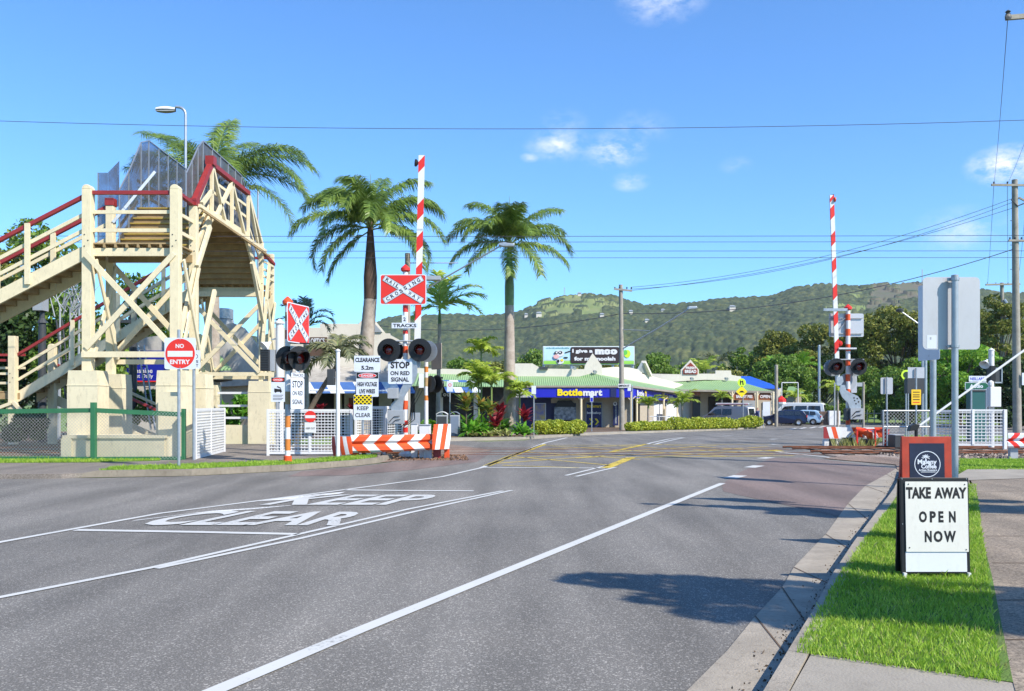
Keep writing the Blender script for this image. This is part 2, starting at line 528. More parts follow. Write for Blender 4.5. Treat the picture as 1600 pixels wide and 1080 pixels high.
def palm(name, label, base, ch, tr, fronds, m, tm, L=2.6, ll=.6, m_leaf=46, shaft=1.0, group=None, lean=0., hang=.55, spear=True, width=.03, sm=None, bulge=.0):
    base = Vector(base)
    t = thing(name, label, 'palm tree', base, group)
    top = Vector((base.x + lean, base.y, ch))
    mb = MB(); n = 44
    pts = []; rs = []
    z1 = ch - shaft
    for i in range(n + 1):
        q = i / n
        pts.append(Vector((base.x + lean * q ** 1.3, base.y, base.z + (z1 - base.z) * q)))
        rs.append(tr * (1.12 - .3 * q + bulge * math.sin(math.pi * q)) * (1 + .03 * (i % 2)) * (1.25 if i == 0 else 1))
    mb.tube(pts, rs, tm, 14)
    mb.part('trunk', t, smooth=True)
    mb = MB()
    mb.tube([pts[-1], pts[-1].lerp(top, .3), pts[-1].lerp(top, .8), top + Vector((0, 0, .3))], [tr * .85, tr * .88, tr * .5, tr * .25], sm or CSHAFT, 12)
    mb.part('crownshaft', t, smooth=True)
    out = []; ra = []
    for (az, e0, dr, sc) in fronds:
        frond(out, top + Vector((0, 0, random.uniform(-.25, .1))), az, L * sc, e0, dr, m_leaf, ll * (.7 + .3 * sc), hang, random.uniform(-.25, .25), width, ra)
    me = quads_mesh('crown', np.array([[tuple(v) for v in q] for q in out]), [m])
    add_part_mesh('crown', me, t)
    mb = MB()
    for pts2 in ra: mb.tube(pts2[::2], [.035, .03, .025, .02, .015, .01, .008, .006][:len(pts2[::2])], RACH, 4)
    if spear: mb.tube([top, top + Vector((.03, 0, 1.2)), top + Vector((.0, 0, 2.3))], [.05, .03, .008], RACH, 4)
    mb.part('frond_stalks', t)
    return t

CSHAFT = mat('palm_crownshaft', (.16, .24, .07), .45, var=.15, vs=2, col2=(.07, .10, .03))
RACH = mat('frond_stalk', (.20, .28, .08), .5, var=.1)
PTRUNK = mat('palm_trunk', (.42, .36, .30), .85, var=.2, vs=3, bump=.5, bs=12, col2=(.25, .20, .16), dirt=.35)
PALM_L = leafmat('palm_leaf', [(.05, .10, .02), (.13, .21, .035), (.32, .42, .08)], .25, .4)
PALM_Y = leafmat('yellow_green_palm_leaf', [(.26, .38, .05), (.45, .56, .08), (.66, .70, .16)], .5, .45)
PALM_D = leafmat('grey_green_palm_leaf', [(.09, .11, .06), (.15, .17, .09), (.30, .28, .12)], .25, .5)
OLIVE = leafmat('olive_leaf', [(.09, .11, .02), (.18, .20, .035), (.36, .35, .07)], .25, .6, .35)
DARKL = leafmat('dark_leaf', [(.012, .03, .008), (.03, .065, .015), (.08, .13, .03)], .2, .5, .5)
MIDL = leafmat('mid_green_leaf', [(.06, .12, .015), (.13, .23, .03), (.30, .40, .07)], .3, .5, .4)
BRITE = leafmat('bright_green_leaf', [(.07, .20, .02), (.20, .40, .04), (.42, .58, .08)], .35, .45, .5)
HEDGE = leafmat('golden_hedge_leaf', [(.12, .20, .02), (.36, .42, .04), (.62, .58, .08)], .3, .45, 1.5)
REDL = leafmat('red_cordyline_leaf', [(.10, .01, .02), (.28, .015, .03), (.55, .06, .07)], .35, .4, 2)
ORL = leafmat('orange_green_leaf', [(.08, .17, .03), (.22, .28, .05), (.55, .20, .05)], .35, .4, 2)
FERN = leafmat('fern_leaf', [(.06, .20, .02), (.14, .36, .03), (.32, .50, .08)], .35, .45, 1.5)
GRASSL = leafmat('grass_blade', [(.15, .28, .02), (.28, .46, .04), (.55, .66, .12)], .45, .5, 1.2)
DRYG = leafmat('dry_plant', [(.12, .15, .04), (.32, .34, .10), (.50, .45, .20)], .3, .5, 2)
# ================================================================== SETTING
def asphalt(name, c0, c1, fine=95., speck=1.0, patch=.35, tintc=None):
    m = bpy.data.materials.new(name); m.use_nodes = True
    L = m.node_tree.links; b = m.node_tree.nodes['Principled BSDF']
    b.inputs['Roughness'].default_value = .85; b.inputs['Specular IOR Level'].default_value = .3
    g = nd(m, 'ShaderNodeNewGeometry')
    n1 = nd(m, 'ShaderNodeTexNoise'); n1.inputs['Scale'].default_value = fine; n1.inputs['Detail'].default_value = 3; n1.inputs['Roughness'].default_value = .8
    n2 = nd(m, 'ShaderNodeTexNoise'); n2.inputs['Scale'].default_value = patch; n2.inputs['Detail'].default_value = 6; n2.inputs['Roughness'].default_value = .6
    mp = nd(m, 'ShaderNodeMapping'); mp.inputs['Rotation'].default_value = (0, 0, R(24)); mp.inputs['Scale'].default_value = (1.6, .18, 1)
    n3 = nd(m, 'ShaderNodeTexNoise'); n3.inputs['Scale'].default_value = .9; n3.inputs['Detail'].default_value = 5
    L.new(g.outputs['Position'], mp.inputs[0]); L.new(mp.outputs[0], n3.inputs['Vector'])
    for n in (n1, n2): L.new(g.outputs['Position'], n.inputs['Vector'])
    v = nd(m, 'ShaderNodeTexVoronoi'); v.inputs['Scale'].default_value = 95; L.new(g.outputs['Position'], v.inputs['Vector'])
    r1 = nd(m, 'ShaderNodeMapRange'); r1.inputs[1].default_value = .34; r1.inputs[2].default_value = .68; r1.inputs[3].default_value = .45; r1.inputs[4].default_value = 1.6
    L.new(n1.outputs[0], r1.inputs[0])
    sp = nd(m, 'ShaderNodeMapRange'); sp.inputs[1].default_value = .80; sp.inputs[2].default_value = .97; sp.inputs[3].default_value = 0; sp.inputs[4].default_value = 1.3 * speck
    sx = nd(m, 'ShaderNodeSeparateColor'); L.new(v.outputs['Color'], sx.inputs[0]); L.new(sx.outputs[0], sp.inputs[0])
    ad = nd(m, 'ShaderNodeMath'); ad.operation = 'ADD'; L.new(r1.outputs[0], ad.inputs[0]); L.new(sp.outputs[0], ad.inputs[1])
    r2 = nd(m, 'ShaderNodeMapRange'); r2.inputs[1].default_value = .3; r2.inputs[2].default_value = .7
    L.new(n2.outputs[0], r2.inputs[0])
    x = nd(m, 'ShaderNodeMix'); x.data_type = 'RGBA'; x.inputs[6].default_value = (*c0, 1); x.inputs[7].default_value = (*c1, 1)
    L.new(r2.outputs[0], x.inputs[0])
    r3 = nd(m, 'ShaderNodeMapRange'); r3.inputs[1].default_value = .35; r3.inputs[2].default_value = .65; r3.inputs[3].default_value = .78; r3.inputs[4].default_value = 1.16
    L.new(n3.outputs[0], r3.inputs[0])
    mm = nd(m, 'ShaderNodeMath'); mm.operation = 'MULTIPLY'; L.new(ad.outputs[0], mm.inputs[0]); L.new(r3.outputs[0], mm.inputs[1])
    s = nd(m, 'ShaderNodeVectorMath'); s.operation = 'SCALE'; L.new(x.outputs[2], s.inputs[0]); L.new(mm.outputs[0], s.inputs['Scale'])
    L.new(s.outputs[0], b.inputs['Base Color'])
    bp = nd(m, 'ShaderNodeBump'); bp.inputs['Strength'].default_value = .5; bp.inputs['Distance'].default_value = .006
    L.new(n1.outputs[0], bp.inputs['Height']); L.new(bp.outputs[0], b.inputs['Normal'])
    return m

def worn(name, col, lo=.40, hi=.55, cover=1., sc=22.):
    """road paint with chips where the asphalt shows through"""
    m = bpy.data.materials.new(name); m.use_nodes = True
    N, L = m.node_tree.nodes, m.node_tree.links; b = N['Principled BSDF']; out = N['Material Output']
    b.inputs['Roughness'].default_value = .7
    g = nd(m, 'ShaderNodeNewGeometry')
    n = nd(m, 'ShaderNodeTexNoise'); n.inputs['Scale'].default_value = sc; n.inputs['Detail'].default_value = 8; n.inputs['Roughness'].default_value = .75
    n2 = nd(m, 'ShaderNodeTexNoise'); n2.inputs['Scale'].default_value = 1.2; n2.inputs['Detail'].default_value = 3
    L.new(g.outputs['Position'], n.inputs['Vector']); L.new(g.outputs['Position'], n2.inputs['Vector'])
    a = nd(m, 'ShaderNodeMath'); a.operation = 'MULTIPLY_ADD'; a.inputs[1].default_value = .45; L.new(n2.outputs[0], a.inputs[0]); L.new(n.outputs[0], a.inputs[2])
    r = nd(m, 'ShaderNodeMapRange'); r.inputs[1].default_value = lo + .22; r.inputs[2].default_value = hi + .22; r.inputs[4].default_value = cover
    L.new(a.outputs[0], r.inputs[0])
    x = nd(m, 'ShaderNodeMix'); x.data_type = 'RGBA'; x.inputs[6].default_value = (*[c * .8 for c in col], 1); x.inputs[7].default_value = (*col, 1)
    L.new(n2.outputs[0], x.inputs[0]); L.new(x.outputs[2], b.inputs['Base Color'])
    t = nd(m, 'ShaderNodeBsdfTransparent'); mx = nd(m, 'ShaderNodeMixShader')
    L.new(r.outputs[0], mx.inputs[0]); L.new(t.outputs[0], mx.inputs[1]); L.new(b.outputs[0], mx.inputs[2]); L.new(mx.outputs[0], out.inputs[0])
    return m

ASPH = asphalt('asphalt', (.166, .154, .136), (.125, .118, .106))
ASPH2 = asphalt('smooth_asphalt', (.142, .135, .125), (.158, .15, .138), 60., .4, .5)
ASPHR = asphalt('reddish_asphalt', (.17, .125, .108), (.14, .112, .10), 70., .6)
PATH = asphalt('path_concrete', (.26, .21, .155), (.20, .165, .125), 45., .2, .8)
PATHD = asphalt('old_path_asphalt', (.20, .17, .14), (.15, .135, .12), 50., .4, .6)
PW = worn('white_road_paint', (.56, .56, .53), .16, .40)
PWL = worn('lettering_road_paint', (.54, .54, .51), .26, .42)
PWT = worn('thin_white_road_paint', (.70, .70, .67), .33, .47)
PY = worn('yellow_road_paint', (.62, .46, .05), .30, .52)
PYF = worn('faded_yellow_road_paint', (.62, .46, .08), .28, .52, .9)
BALL = asphalt('ballast_stone', (.27, .22, .18), (.16, .13, .11), 16., 1.6, 1.2)
DIRT = asphalt('dirt_and_gravel', (.22, .155, .115), (.15, .115, .09), 30., 1.0, .7)
GRN = mat('far_grass_ground', (.10, .18, .03), .95, var=.2, vs=.8, bump=.5, bs=20, col2=(.17, .22, .05))
TURF = mat('turf_ground', (.09, .19, .02), .95, var=.2, vs=3, bump=.8, bs=60, col2=(.10, .13, .03))

def PX(*pts, dz=0.): return [G(x, y, dz) for x, y in pts]

# ground: one sheet with the gentle fall beyond the crossing, out to the horizon
bm = bmesh.new()
ys = [-60, 0, 20, 36, 53, 70, 120, 300, 700, 7000]; xs = [-6000, -300, -60, 0, 60, 300, 6000]
gr = [[bm.verts.new((x, y, zg(y) - .012 if y < 5000 else -1)) for x in xs] for y in ys]
for i in range(len(ys) - 1):
    for j in range(len(xs) - 1): bm.faces.new((gr[i][j], gr[i][j + 1], gr[i + 1][j + 1], gr[i + 1][j]))
me = bpy.data.meshes.new('ground'); bm.to_mesh(me); bm.free(); me.materials.append(GRN)
o = bpy.data.objects.new('ground', me); COL.objects.link(o); tag(o, kind='structure')

# main road surface
L1 = [(1198, 1085), (1232, 1030), (1262, 980), (1296, 915), (1330, 862), (1362, 818), (1393, 775), (1404, 752), (1407, 738)]
road_px = [(-900, 1500), (1100, 1500)] + L1 + [(1400, 716), (1420, 700), (2300, 700), (2300, 676), (1660, 664), (1380, 660), (1300, 655), (1190, 657), (1195, 667), (1000, 673), (890, 676), (820, 688), (760, 690), (700, 688), (640, 700), (600, 712), (612, 722), (560, 728), (460, 736), (300, 744), (150, 747), (-60, 748), (-900, 750)]
sheet('road', [G(x, y) for x, y in road_px], 0.0, ASPH)
sheet('road_reddish_patch', PX((1128, 757), (1150, 741), (1205, 716), (1260, 715), (1400, 733), (1406, 745), (1330, 812), (1230, 790), (1165, 776), (1130, 768)), .004, ASPHR)
sheet('road_reddish_strip', PX((470, 737), (560, 730), (615, 723), (700, 714), (770, 705), (745, 722), (640, 735), (540, 743), (450, 745)), .004, ASPHR)

MK = .008
def stripe(name, px, w, m=PW, dz=MK, jag=0):
    P = [G(x, y, dz) for x, y in px]
    L_, R_ = [], []
    for i, p in enumerate(P):
        d = (P[min(i + 1, len(P) - 1)] - P[max(i - 1, 0)]); d.z = 0; d.normalize(); s = Vector((-d.y, d.x, 0)) * w / 2
        L_.append(p + s); R_.append(p - s)
    return sheet(name, L_ + R_[::-1], dz, m)

stripe('line_marking', [(300, 1094), (560, 985), (850, 868), (1050, 787), (1129, 755)], .125)
stripe('line_marking', [(-120, 872), (0, 847), (250, 802), (540, 765), (690, 745), (752, 731)], .10)
stripe('line_marking', [(752, 731), (800, 712), (852, 692), (886, 684)], .13)
stripe('line_marking', [(-120, 958), (0, 933), (240, 886), (465, 835), (640, 795), (785, 767)], .085)
stripe('line_marking', [(244, 888), (470, 841), (645, 800), (800, 766)], .085)
stripe('line_marking', [(118, 828), (300, 831), (466, 834.5)], .15)
stripe('line_marking', [(538, 765.5), (640, 766.5), (740, 767)], .16)
for a in [((1140, 747), (1157, 743)), ((1171, 730.5), (1186, 727.5)), ((1189, 716.5), (1204, 714.8)), ((1203, 694.5), (1213, 694)), ((1205, 686.5), (1212, 686))]:
    stripe('line_marking', a, .30)
stripe('line_marking', [(1213, 705.5), (1230, 708), (1290, 714), (1340, 721)], .14)
stripe('line_marking', [(884, 743), (950, 727)], .09); stripe('line_marking', [(900, 744.5), (962, 730)], .09)
stripe('line_marking', [(757, 730.5), (850, 731), (945, 731.5)], .16)
stripe('line_marking', [(1010, 694.5), (1045, 686), (1066, 683.5)], .12); stripe('line_marking', [(1022, 695), (1056, 686.5), (1070, 684)], .12)
stripe('line_marking', [(1060, 684), (1150, 685.5), (1235, 686)], .13); stripe('line_marking', [(1100, 681.5), (1205, 682.5)], .1)
for x, y in [(945, 679.5), (975, 678.5), (1008, 677), (1040, 676), (1130, 681), (1225, 680), (1260, 678.8), (1290, 677.5)]:
    stripe('line_marking', [(x, y), (x + 13, y - .4)], .22)
for x, y in [(1235, 671), (1250, 670), (1266, 669), (1280, 668)]:
    stripe('line_marking', [(x, y), (x + 9, y - 2)], .3)
# box hatching over the rails
stripe('hatch_marking', [(946, 731), (986, 715)], .28, PY)
stripe('hatch_marking', [(760, 728), (800, 712), (850, 694.5)], .2, PY)
stripe('hatch_marking', [(955, 706), (1010, 694)], .2, PY)
stripe('hatch_marking', [(1203, 705), (1216, 703.5)], .4, PY)
stripe('hatch_marking', [(985, 714.6), (1240, 712)], .18, PY)
for k, (a, b) in enumerate([((775, 724), (945, 712)), ((800, 713), (955, 727)), ((820, 706), (1000, 718)), ((860, 697), (1140, 713)), ((930, 695), (1210, 709)), ((1020, 694), (1225, 706)), ((785, 727), (905, 731)),
                            ((830, 703), (1005, 695)), ((790, 717), (1120, 696)), ((900, 716), (1200, 698)), ((1010, 714), (1215, 703)), ((845, 696), (1205, 694))]):
    stripe('hatch_marking', [a, b], .14, PYF)
for (wd_, a, b, c, d) in [('CLEAR', (196, 822), (530, 822.5), (584, 801), (325, 799)), ('KEEP', (405, 790), (640, 790), (690, 774), (495, 774))]:
    v, f, asp = textmesh(wd_, .028)
    A, B, C, D = [G(*q) for q in (a, b, c, d)]
    mbk = MB()
    P = []
    for x, y in v:
        p = (A * (1 - x) + B * x) * (1 - y) + (D * (1 - x) + C * x) * y
        P.append((p.x, p.y, MK + .004))
    mbk.add(P, f, PWL)
    tag(mbk.thing('word_marking', None, None), kind='structure')

for q_ in ([(205, 815), (300, 803), (400, 796), (470, 789), (400, 794), (330, 799), (215, 813)], [(400, 784), (470, 775), (540, 769), (530, 772), (450, 781)]):
    sheet('worn_marking', PX(*q_), .006, PWT)
# right gutter, kerb, verge, driveway, path
L0 = [(1070, 1085), (1135, 1020), (1180, 965), (1222, 920), (1240, 888), (1290, 836), (1325, 788), (1352, 760), (1385, 742), (1400, 733)]
sheet('gutter', PX(*(L0 + L1[::-1])), .010, CONC)
KH = .12
def offs(pts, d):
    out = []
    for i, p in enumerate(pts):
        t = (pts[min(i + 1, len(pts) - 1)] - pts[max(i - 1, 0)]); t.z = 0; t.normalize()
        out.append(p + Vector((t.y, -t.x, 0)) * d)
    return out
K0 = [G(x, y) for x, y in L1]; K0[0] = G(1150, 1170)
K1 = offs(K0, .15)
mb = MB()
for i in range(len(K0) - 1):
    a, b, c, d = K0[i], K0[i + 1], K1[i + 1], K1[i]
    z = Vector((0, 0, 1)); q = Vector((0, 0, .015))
    a2, b2 = a.lerp(d, .22), b.lerp(c, .22)
    mb.add([a, b, b2 + z * KH, a2 + z * KH, d + z * (KH + .004), c + z * (KH + .004), d - q, c - q], [(0, 1, 2, 3), (3, 2, 5, 4), (4, 5, 7, 6)], CONC)
tag(mb.thing('kerb', None, None), kind='structure')
# joints in gutter: thin darker grooves
for i in range(1, 8):
    a, b = G(*L0[min(i + 1, len(L0) - 1)]), G(*L1[i])
    t = (b - a).normalized(); s = Vector((-t.y, t.x, 0)) * .006
    sheet('gutter_joint', [a + s, b + s, b - s, a - s], .014, SOIL)
VZ = .12
v_l = [p for p in K1]
drive_r = [G(1265, 1021, VZ), G(1420, 1042, VZ), G(1583, 1066, VZ)]
gl = [G(1268, 1020, VZ)] + [p for p in K1 if p.y > G(1268, 1020, VZ).y + .12]
grass_r = gl + [G(1440, 757, VZ), G(1516, 757, VZ), G(1530, 820, VZ), G(1550, 900, VZ), G(1583, 1066, VZ)]
sheet('verge', [(p.x, p.y) for p in grass_r], VZ, TURF)
dr = [K1[0], K1[1], K1[2]]
dr = [p for p in K1 if p.y <= G(1268, 1020, VZ).y + .12] + [G(1268, 1020, VZ), G(1583, 1066, VZ), G(1620, 1200, VZ), G(1900, 1700, VZ), G(1190, 1700, VZ)]
sheet('driveway', [(p.x, p.y) for p in dr], VZ - .004, CONCL)
fp = [G(1583, 1066, VZ), G(1550, 900, VZ), G(1530, 820, VZ), G(1516, 757, VZ), G(1512, 742, VZ), G(2300, 742, VZ), G(2300, 1066, VZ), G(1800, 1700, VZ), G(1620, 1200, VZ)]
sheet('footpath', [(p.x, p.y) for p in fp], VZ, PATH, skirt=.12)
for y in (1000, 938, 880, 838, 805, 783, 768):
    a = G(1505, y, VZ); 
    xl = [G(1575, 1030, VZ), ]
    e0 = Vector((a.x, a.y, 0))
    # left end follows the path edge
    t = (y - 757) / (1066 - 757); xe = 1516 + 67 * t ** .75
    p = G(xe, y, VZ); q = G(xe + 900, y, VZ)
    sheet('footpath_joint', [(p.x, p.y - .008), (q.x, q.y - .008), (q.x, q.y + .008), (p.x, p.y + .008)], VZ + .004, SOIL)
# apron and grass between path and rails
sheet('apron', [(p.x, p.y) for p in [G(1416, 757, VZ), G(1520, 757, VZ), G(1512, 742, VZ), G(1412, 742, VZ)]], VZ, PATH, skirt=.1)
sheet('grass_strip', PX((1412, 743), (2300, 743), (2300, 724), (1470, 725), (1420, 730)), .10, TURF, skirt=.1)
sheet('concrete_pad', PX((1480, 762), (1512, 742), (1620, 741), (1620, 757)), .128, CONCL)
# rail corridor
bal = [(-30, 26.8), (G(500, 716).x, 26.8), (G(500, 716).x, 33), (-30, 33)]
sheet('ballast', [(-12.9 + 8.2, 26.9), (-2.6, 26.9), (-3.3, 30), (-3.2, 32.7), (-12.9 + 8.2, 32.9)], .012, DIRT)
sheet('ballast', PX((1398, 724), (1420, 728), (2400, 727), (2400, 693), (1440, 693), (1300, 697), (1270, 700), (1290, 712)), .014, BALL)
sheet('dirt_shoulder', PX((1285, 717), (1400, 727), (1402, 735), (1430, 738), (1440, 728), (1398, 716), (1330, 712)), .018, DIRT)
sheet('dirt_shoulder', PX((556, 727), (612, 721.5), (720, 713), (770, 704), (700, 694), (560, 700), (500, 715)), .008, DIRT)
def track(y0, label):
    t = thing('railway_track', label, 'railway track', (0, y0 + .53, 0), 'railway tracks')
    for yy in (y0, y0 + 1.067):
        mb = MB()
        for (xa, xb) in [(-4.6, -2.3), (9.6, 40), (-34, -12.4)]:
            mb.bb(xa, xb, yy - .035, yy + .035, .050, .082, RUST)
            mb.bb(xa, xb, yy - .012, yy + .012, .02, .05, SLEEP)
        mb.bb(-2.4, 9.7, yy - .035, yy + .035, .006, .013, RUST)
        mb.part('rail', t)
    x = -34
    while x < 40:
        if (-4.5 < x < -2.7) or 9.9 < x < 24:
            mb = MB(); mb.bb(x, x + .23, y0 - .5, y0 + 1.57, .01, .045, SLEEP); mb.part('sleeper', t)
        x += .68
track(27.75, 'rusty railway track nearest the coffee board, crossing the road')
track(30.7, 'rusty railway track farther from the camera, crossing the road beside the boom gates')

# loose stones by the right barrier
P = np.stack([rng.uniform(11.3, 24, 2600), rng.uniform(25.4, 27.6, 2600), rng.uniform(.01, .06, 2600)], 1)
me = quads_mesh('ballast_stones', leaf_quads(P, .045, .8), [BALL]); o = bpy.data.objects.new('ballast_stones', me); COL.objects.link(o); tag(o, kind='stuff')
P = np.stack([rng.uniform(-4.5, -.9, 2200), rng.uniform(24.9, 27.6, 2200), rng.uniform(.0, .03, 2200)], 1)
P = P[(P[:, 0] < -1.2 - (P[:, 1] - 25) * .1) ]
LITT = mat('dry_litter', (.30, .17, .10), .9, var=.35, vs=9)
me = quads_mesh('leaf_litter', leaf_quads(P, .03, .7), [LITT]); o = bpy.data.objects.new('leaf_litter', me); COL.objects.link(o); tag(o, kind='stuff')

KERBL = mat('dirty_kerb_concrete', (.25, .215, .165), .9, var=.2, vs=2.5, dirt=.8, bump=.3, bs=60)
# left kerb, grass and path
KL = [(96, 747), (150, 746), (300, 743.5), (460, 735.5), (560, 727.5), (596, 723), (614, 717)]
kp = [G(x, y) for x, y in KL]; kq = offs(kp[::-1], .16)[::-1]
mb = MB()
for i in range(len(kp) - 1):
    h0 = .02 if i == 0 else .14; h1 = .14
    a, b, c, d = kp[i], kp[i + 1], kq[i + 1], kq[i]; z = Vector((0, 0, 1))
    mb.add([a, b, b.lerp(c, .2) + z * h1, a.lerp(d, .2) + z * h0, d + z * (h0 + .003), c + z * h1, d, c], [(0, 1, 2, 3), (3, 2, 5, 4), (4, 5, 7, 6)], KERBL)
tag(mb.thing('kerb', None, None), kind='structure')
mb_pts = [kq[1], kq[2], kq[3], kq[4], kq[5], G(590, 718), G(540, 721), G(470, 726.5), G(300, 734), G(180, 738)]
sheet('left_verge', [(p.x, p.y) for p in mb_pts], .135, TURF, skirt=.1)
sheet('left_path', [(p.x, p.y) for p in [G(-400, 750), G(96, 748), kq[1], G(180, 738), G(300, 734), G(470, 726.5), G(540, 721), G(560, 716), G(500, 712), G(430, 704), G(430, 698), G(300, 698), G(100, 724), G(-400, 728)]], .10, PATHD, skirt=.1)
sheet('left_grass_strip', PX((-400, 731), (150, 729), (250, 726), (250, 722), (-400, 722)), .12, TURF, skirt=.1)
sheet('garden_soil', PX((-400, 722), (280, 722), (280, 697), (-400, 694)), .06, SOIL)
sheet('shaded_yard', [(-70, 33), (-12.2, 33), (-9.6, 40), (-9.6, 62), (-70, 62)], .02, SOIL)  # bare soil; its dark tone stands in for shade under the trees
sheet('shaded_yard', [(-70, 26.6), (-12.4, 26.6), (-12.4, 33), (-70, 33)], .016, SOIL)
sheet('platform_path', [(-9.3, 26.3), (-3.9, 26.3), (-4.6, 33.4), (-9.3, 33.4)], .05, PATHD, skirt=.05)
# garden bed and kerbs in front of the shops
sheet('garden_bed', PX((690, 688), (830, 684.5), (900, 679.5), (1190, 667.5), (1190, 664), (930, 671), (870, 673), (830, 678), (690, 681)), .14, SOIL, skirt=.14)
sheet('far_kerb', PX((640, 690.5), (800, 688), (850, 685), (910, 680.5), (1195, 668.5), (1195, 667), (910, 679), (850, 683.5), (800, 686), (640, 689)), .12, CONCL, skirt=.12)
sheet('shop_forecourt', PX((640, 684), (830, 678), (870, 673), (930, 671), (1190, 664), (1190, 655), (640, 655)), .13, PATHD)
# right far verge
sheet('far_verge', PX((1240, 664), (1300, 660), (1700, 667), (1700, 650), (1300, 650), (1240, 656)), .06, GRN)
sheet('near_rail_verge', PX((1340, 694), (1420, 690), (2300, 694), (2300, 682), (1400, 681)), .05, GRN)

# grass blades
def blades(name, poly, n, h, w, z, m=GRASSL, dens=None):
    pts = np.array([(p[0], p[1]) for p in poly]); lo = pts.min(0); hi = pts.max(0)
    C = rng.uniform(lo, hi, (n * 3, 2)); inside = np.zeros(len(C), bool)
    j = len(pts) - 1
    for i in range(len(pts)):
        xi, yi = pts[i]; xj, yj = pts[j]
        c = ((yi > C[:, 1]) != (yj > C[:, 1])) & (C[:, 0] < (xj - xi) * (C[:, 1] - yi) / (yj - yi + 1e-12) + xi)
        inside ^= c; j = i
    C = C[inside][:n]
    if dens: 
        keep = rng.uniform(0, 1, len(C)) < dens(C); C = C[keep]
    k = len(C); hh = h * rng.uniform(.5, 1.25, k) * (1 + .8 * (rng.uniform(0, 1, k) > .985)); a = rng.uniform(0, 2 * np.pi, k); ln = rng.uniform(.1, .9, k) * hh
    dx, dy = np.cos(a), np.sin(a); b = rng.uniform(0, 2 * np.pi, k); lx, ly = np.cos(b) * ln, np.sin(b) * ln
    zz = np.full(k, z)
    V = np.stack([np.stack([C[:, 0] - dx * w, C[:, 1] - dy * w, zz], 1), np.stack([C[:, 0] + dx * w, C[:, 1] + dy * w, zz], 1),
                  np.stack([C[:, 0] + lx * .5 + dx * w * .7, C[:, 1] + ly * .5 + dy * w * .7, zz + hh * .65], 1), np.stack([C[:, 0] + lx, C[:, 1] + ly, zz + hh], 1)], 1)
    me = quads_mesh(name, V, [m]); o = bpy.data.objects.new(name, me); COL.objects.link(o); tag(o, kind='stuff'); return o
gcx = sum(p[0] for p in grass_r) / len(grass_r)
blades('grass', [(gcx + (p[0] - gcx) * 1.03, p[1] + (-.015 if p[1] < 5.6 else 0)) for p in grass_r], 172000, .037, .0035, VZ, dens=lambda C: np.clip(1.5 - (C[:, 1] - 5) / 9, .25, 1))
blades('grass', [(p.x, p.y) for p in mb_pts], 9000, .05, .008, .13)
blades('grass', [tuple(p[:2]) for p in PX((-60, 731), (150, 729), (250, 726), (250, 722), (-60, 722))], 9000, .06, .009, .11)
blades('grass', [tuple(p[:2]) for p in PX((1500, 743), (1640, 743), (1640, 724), (1500, 724))], 9000, .05, .009, .10)
blades('dry_grass', [(p[0] + .015 * (1 if i % 2 else -1), p[1]) for i, p in enumerate(grass_r)], 5200, .05, .003, VZ, DRYG)
P = []
for i in range(420):   # dead leaves and grit along the gutter
    k = random.randrange(len(K0) - 1); q = K0[k].lerp(K0[k + 1], random.random()); P.append((q.x - abs(random.gauss(0, .09)) - .015, q.y, .016))
me = quads_mesh('gutter_litter', leaf_quads(np.array(P), .011, .6), [mat('gutter_grit', (.12, .08, .05), .9, var=.3)]); o = bpy.data.objects.new('gutter_litter', me); COL.objects.link(o); tag(o, kind='stuff')
blades('dry_weeds', [tuple(p[:2]) for p in PX((1300, 699), (1370, 699), (1370, 696), (1300, 697))], 260, .3, .012, .01, DRYG)

# ------------------------------------------------------------------ hills
def vnoise(x, y, s, seed):
    r = np.random.default_rng(seed); g = r.uniform(0, 1, (256, 256))
    x = x / s; y = y / s; xi = np.floor(x).astype(int); yi = np.floor(y).astype(int); fx = x - xi; fy = y - yi
    fx = fx * fx * (3 - 2 * fx); fy = fy * fy * (3 - 2 * fy)
    a = g[xi % 256, yi % 256]; b = g[(xi + 1) % 256, yi % 256]; c = g[xi % 256, (yi + 1) % 256]; d = g[(xi + 1) % 256, (yi + 1) % 256]
    return a * (1 - fx) * (1 - fy) + b * fx * (1 - fy) + c * (1 - fx) * fy + d * fx * fy
def domes(x, y, s, seed):
    r = np.random.default_rng(seed); jx = r.uniform(.1, .9, (256, 256)); jy = r.uniform(.1, .9, (256, 256)); hh = r.uniform(.45, 1, (256, 256))
    x = x / s; y = y / s; xi = np.floor(x).astype(int); yi = np.floor(y).astype(int); best = np.zeros_like(x)
    for i in (-1, 0, 1):
        for j in (-1, 0, 1):
            a, b = (xi + i) % 256, (yi + j) % 256
            d2 = (x - xi - i - jx[a, b]) ** 2 + (y - yi - j - jy[a, b]) ** 2
            best = np.maximum(best, hh[a, b] * np.sqrt(np.clip(1 - d2 / .62, 0, 1)))
    return best
HF = leafmat('forest_canopy', [(.013, .028, .012), (.042, .062, .02), (.15, .15, .045)], 0., .9, .011)
HG = mat('hill_pasture', (.13, .19, .05), .95, var=.2, vs=.02, col2=(.19, .20, .08))
HR = mat('bare_hillside', (.13, .10, .07), .95, var=.2, vs=.03, col2=(.09, .11, .05))
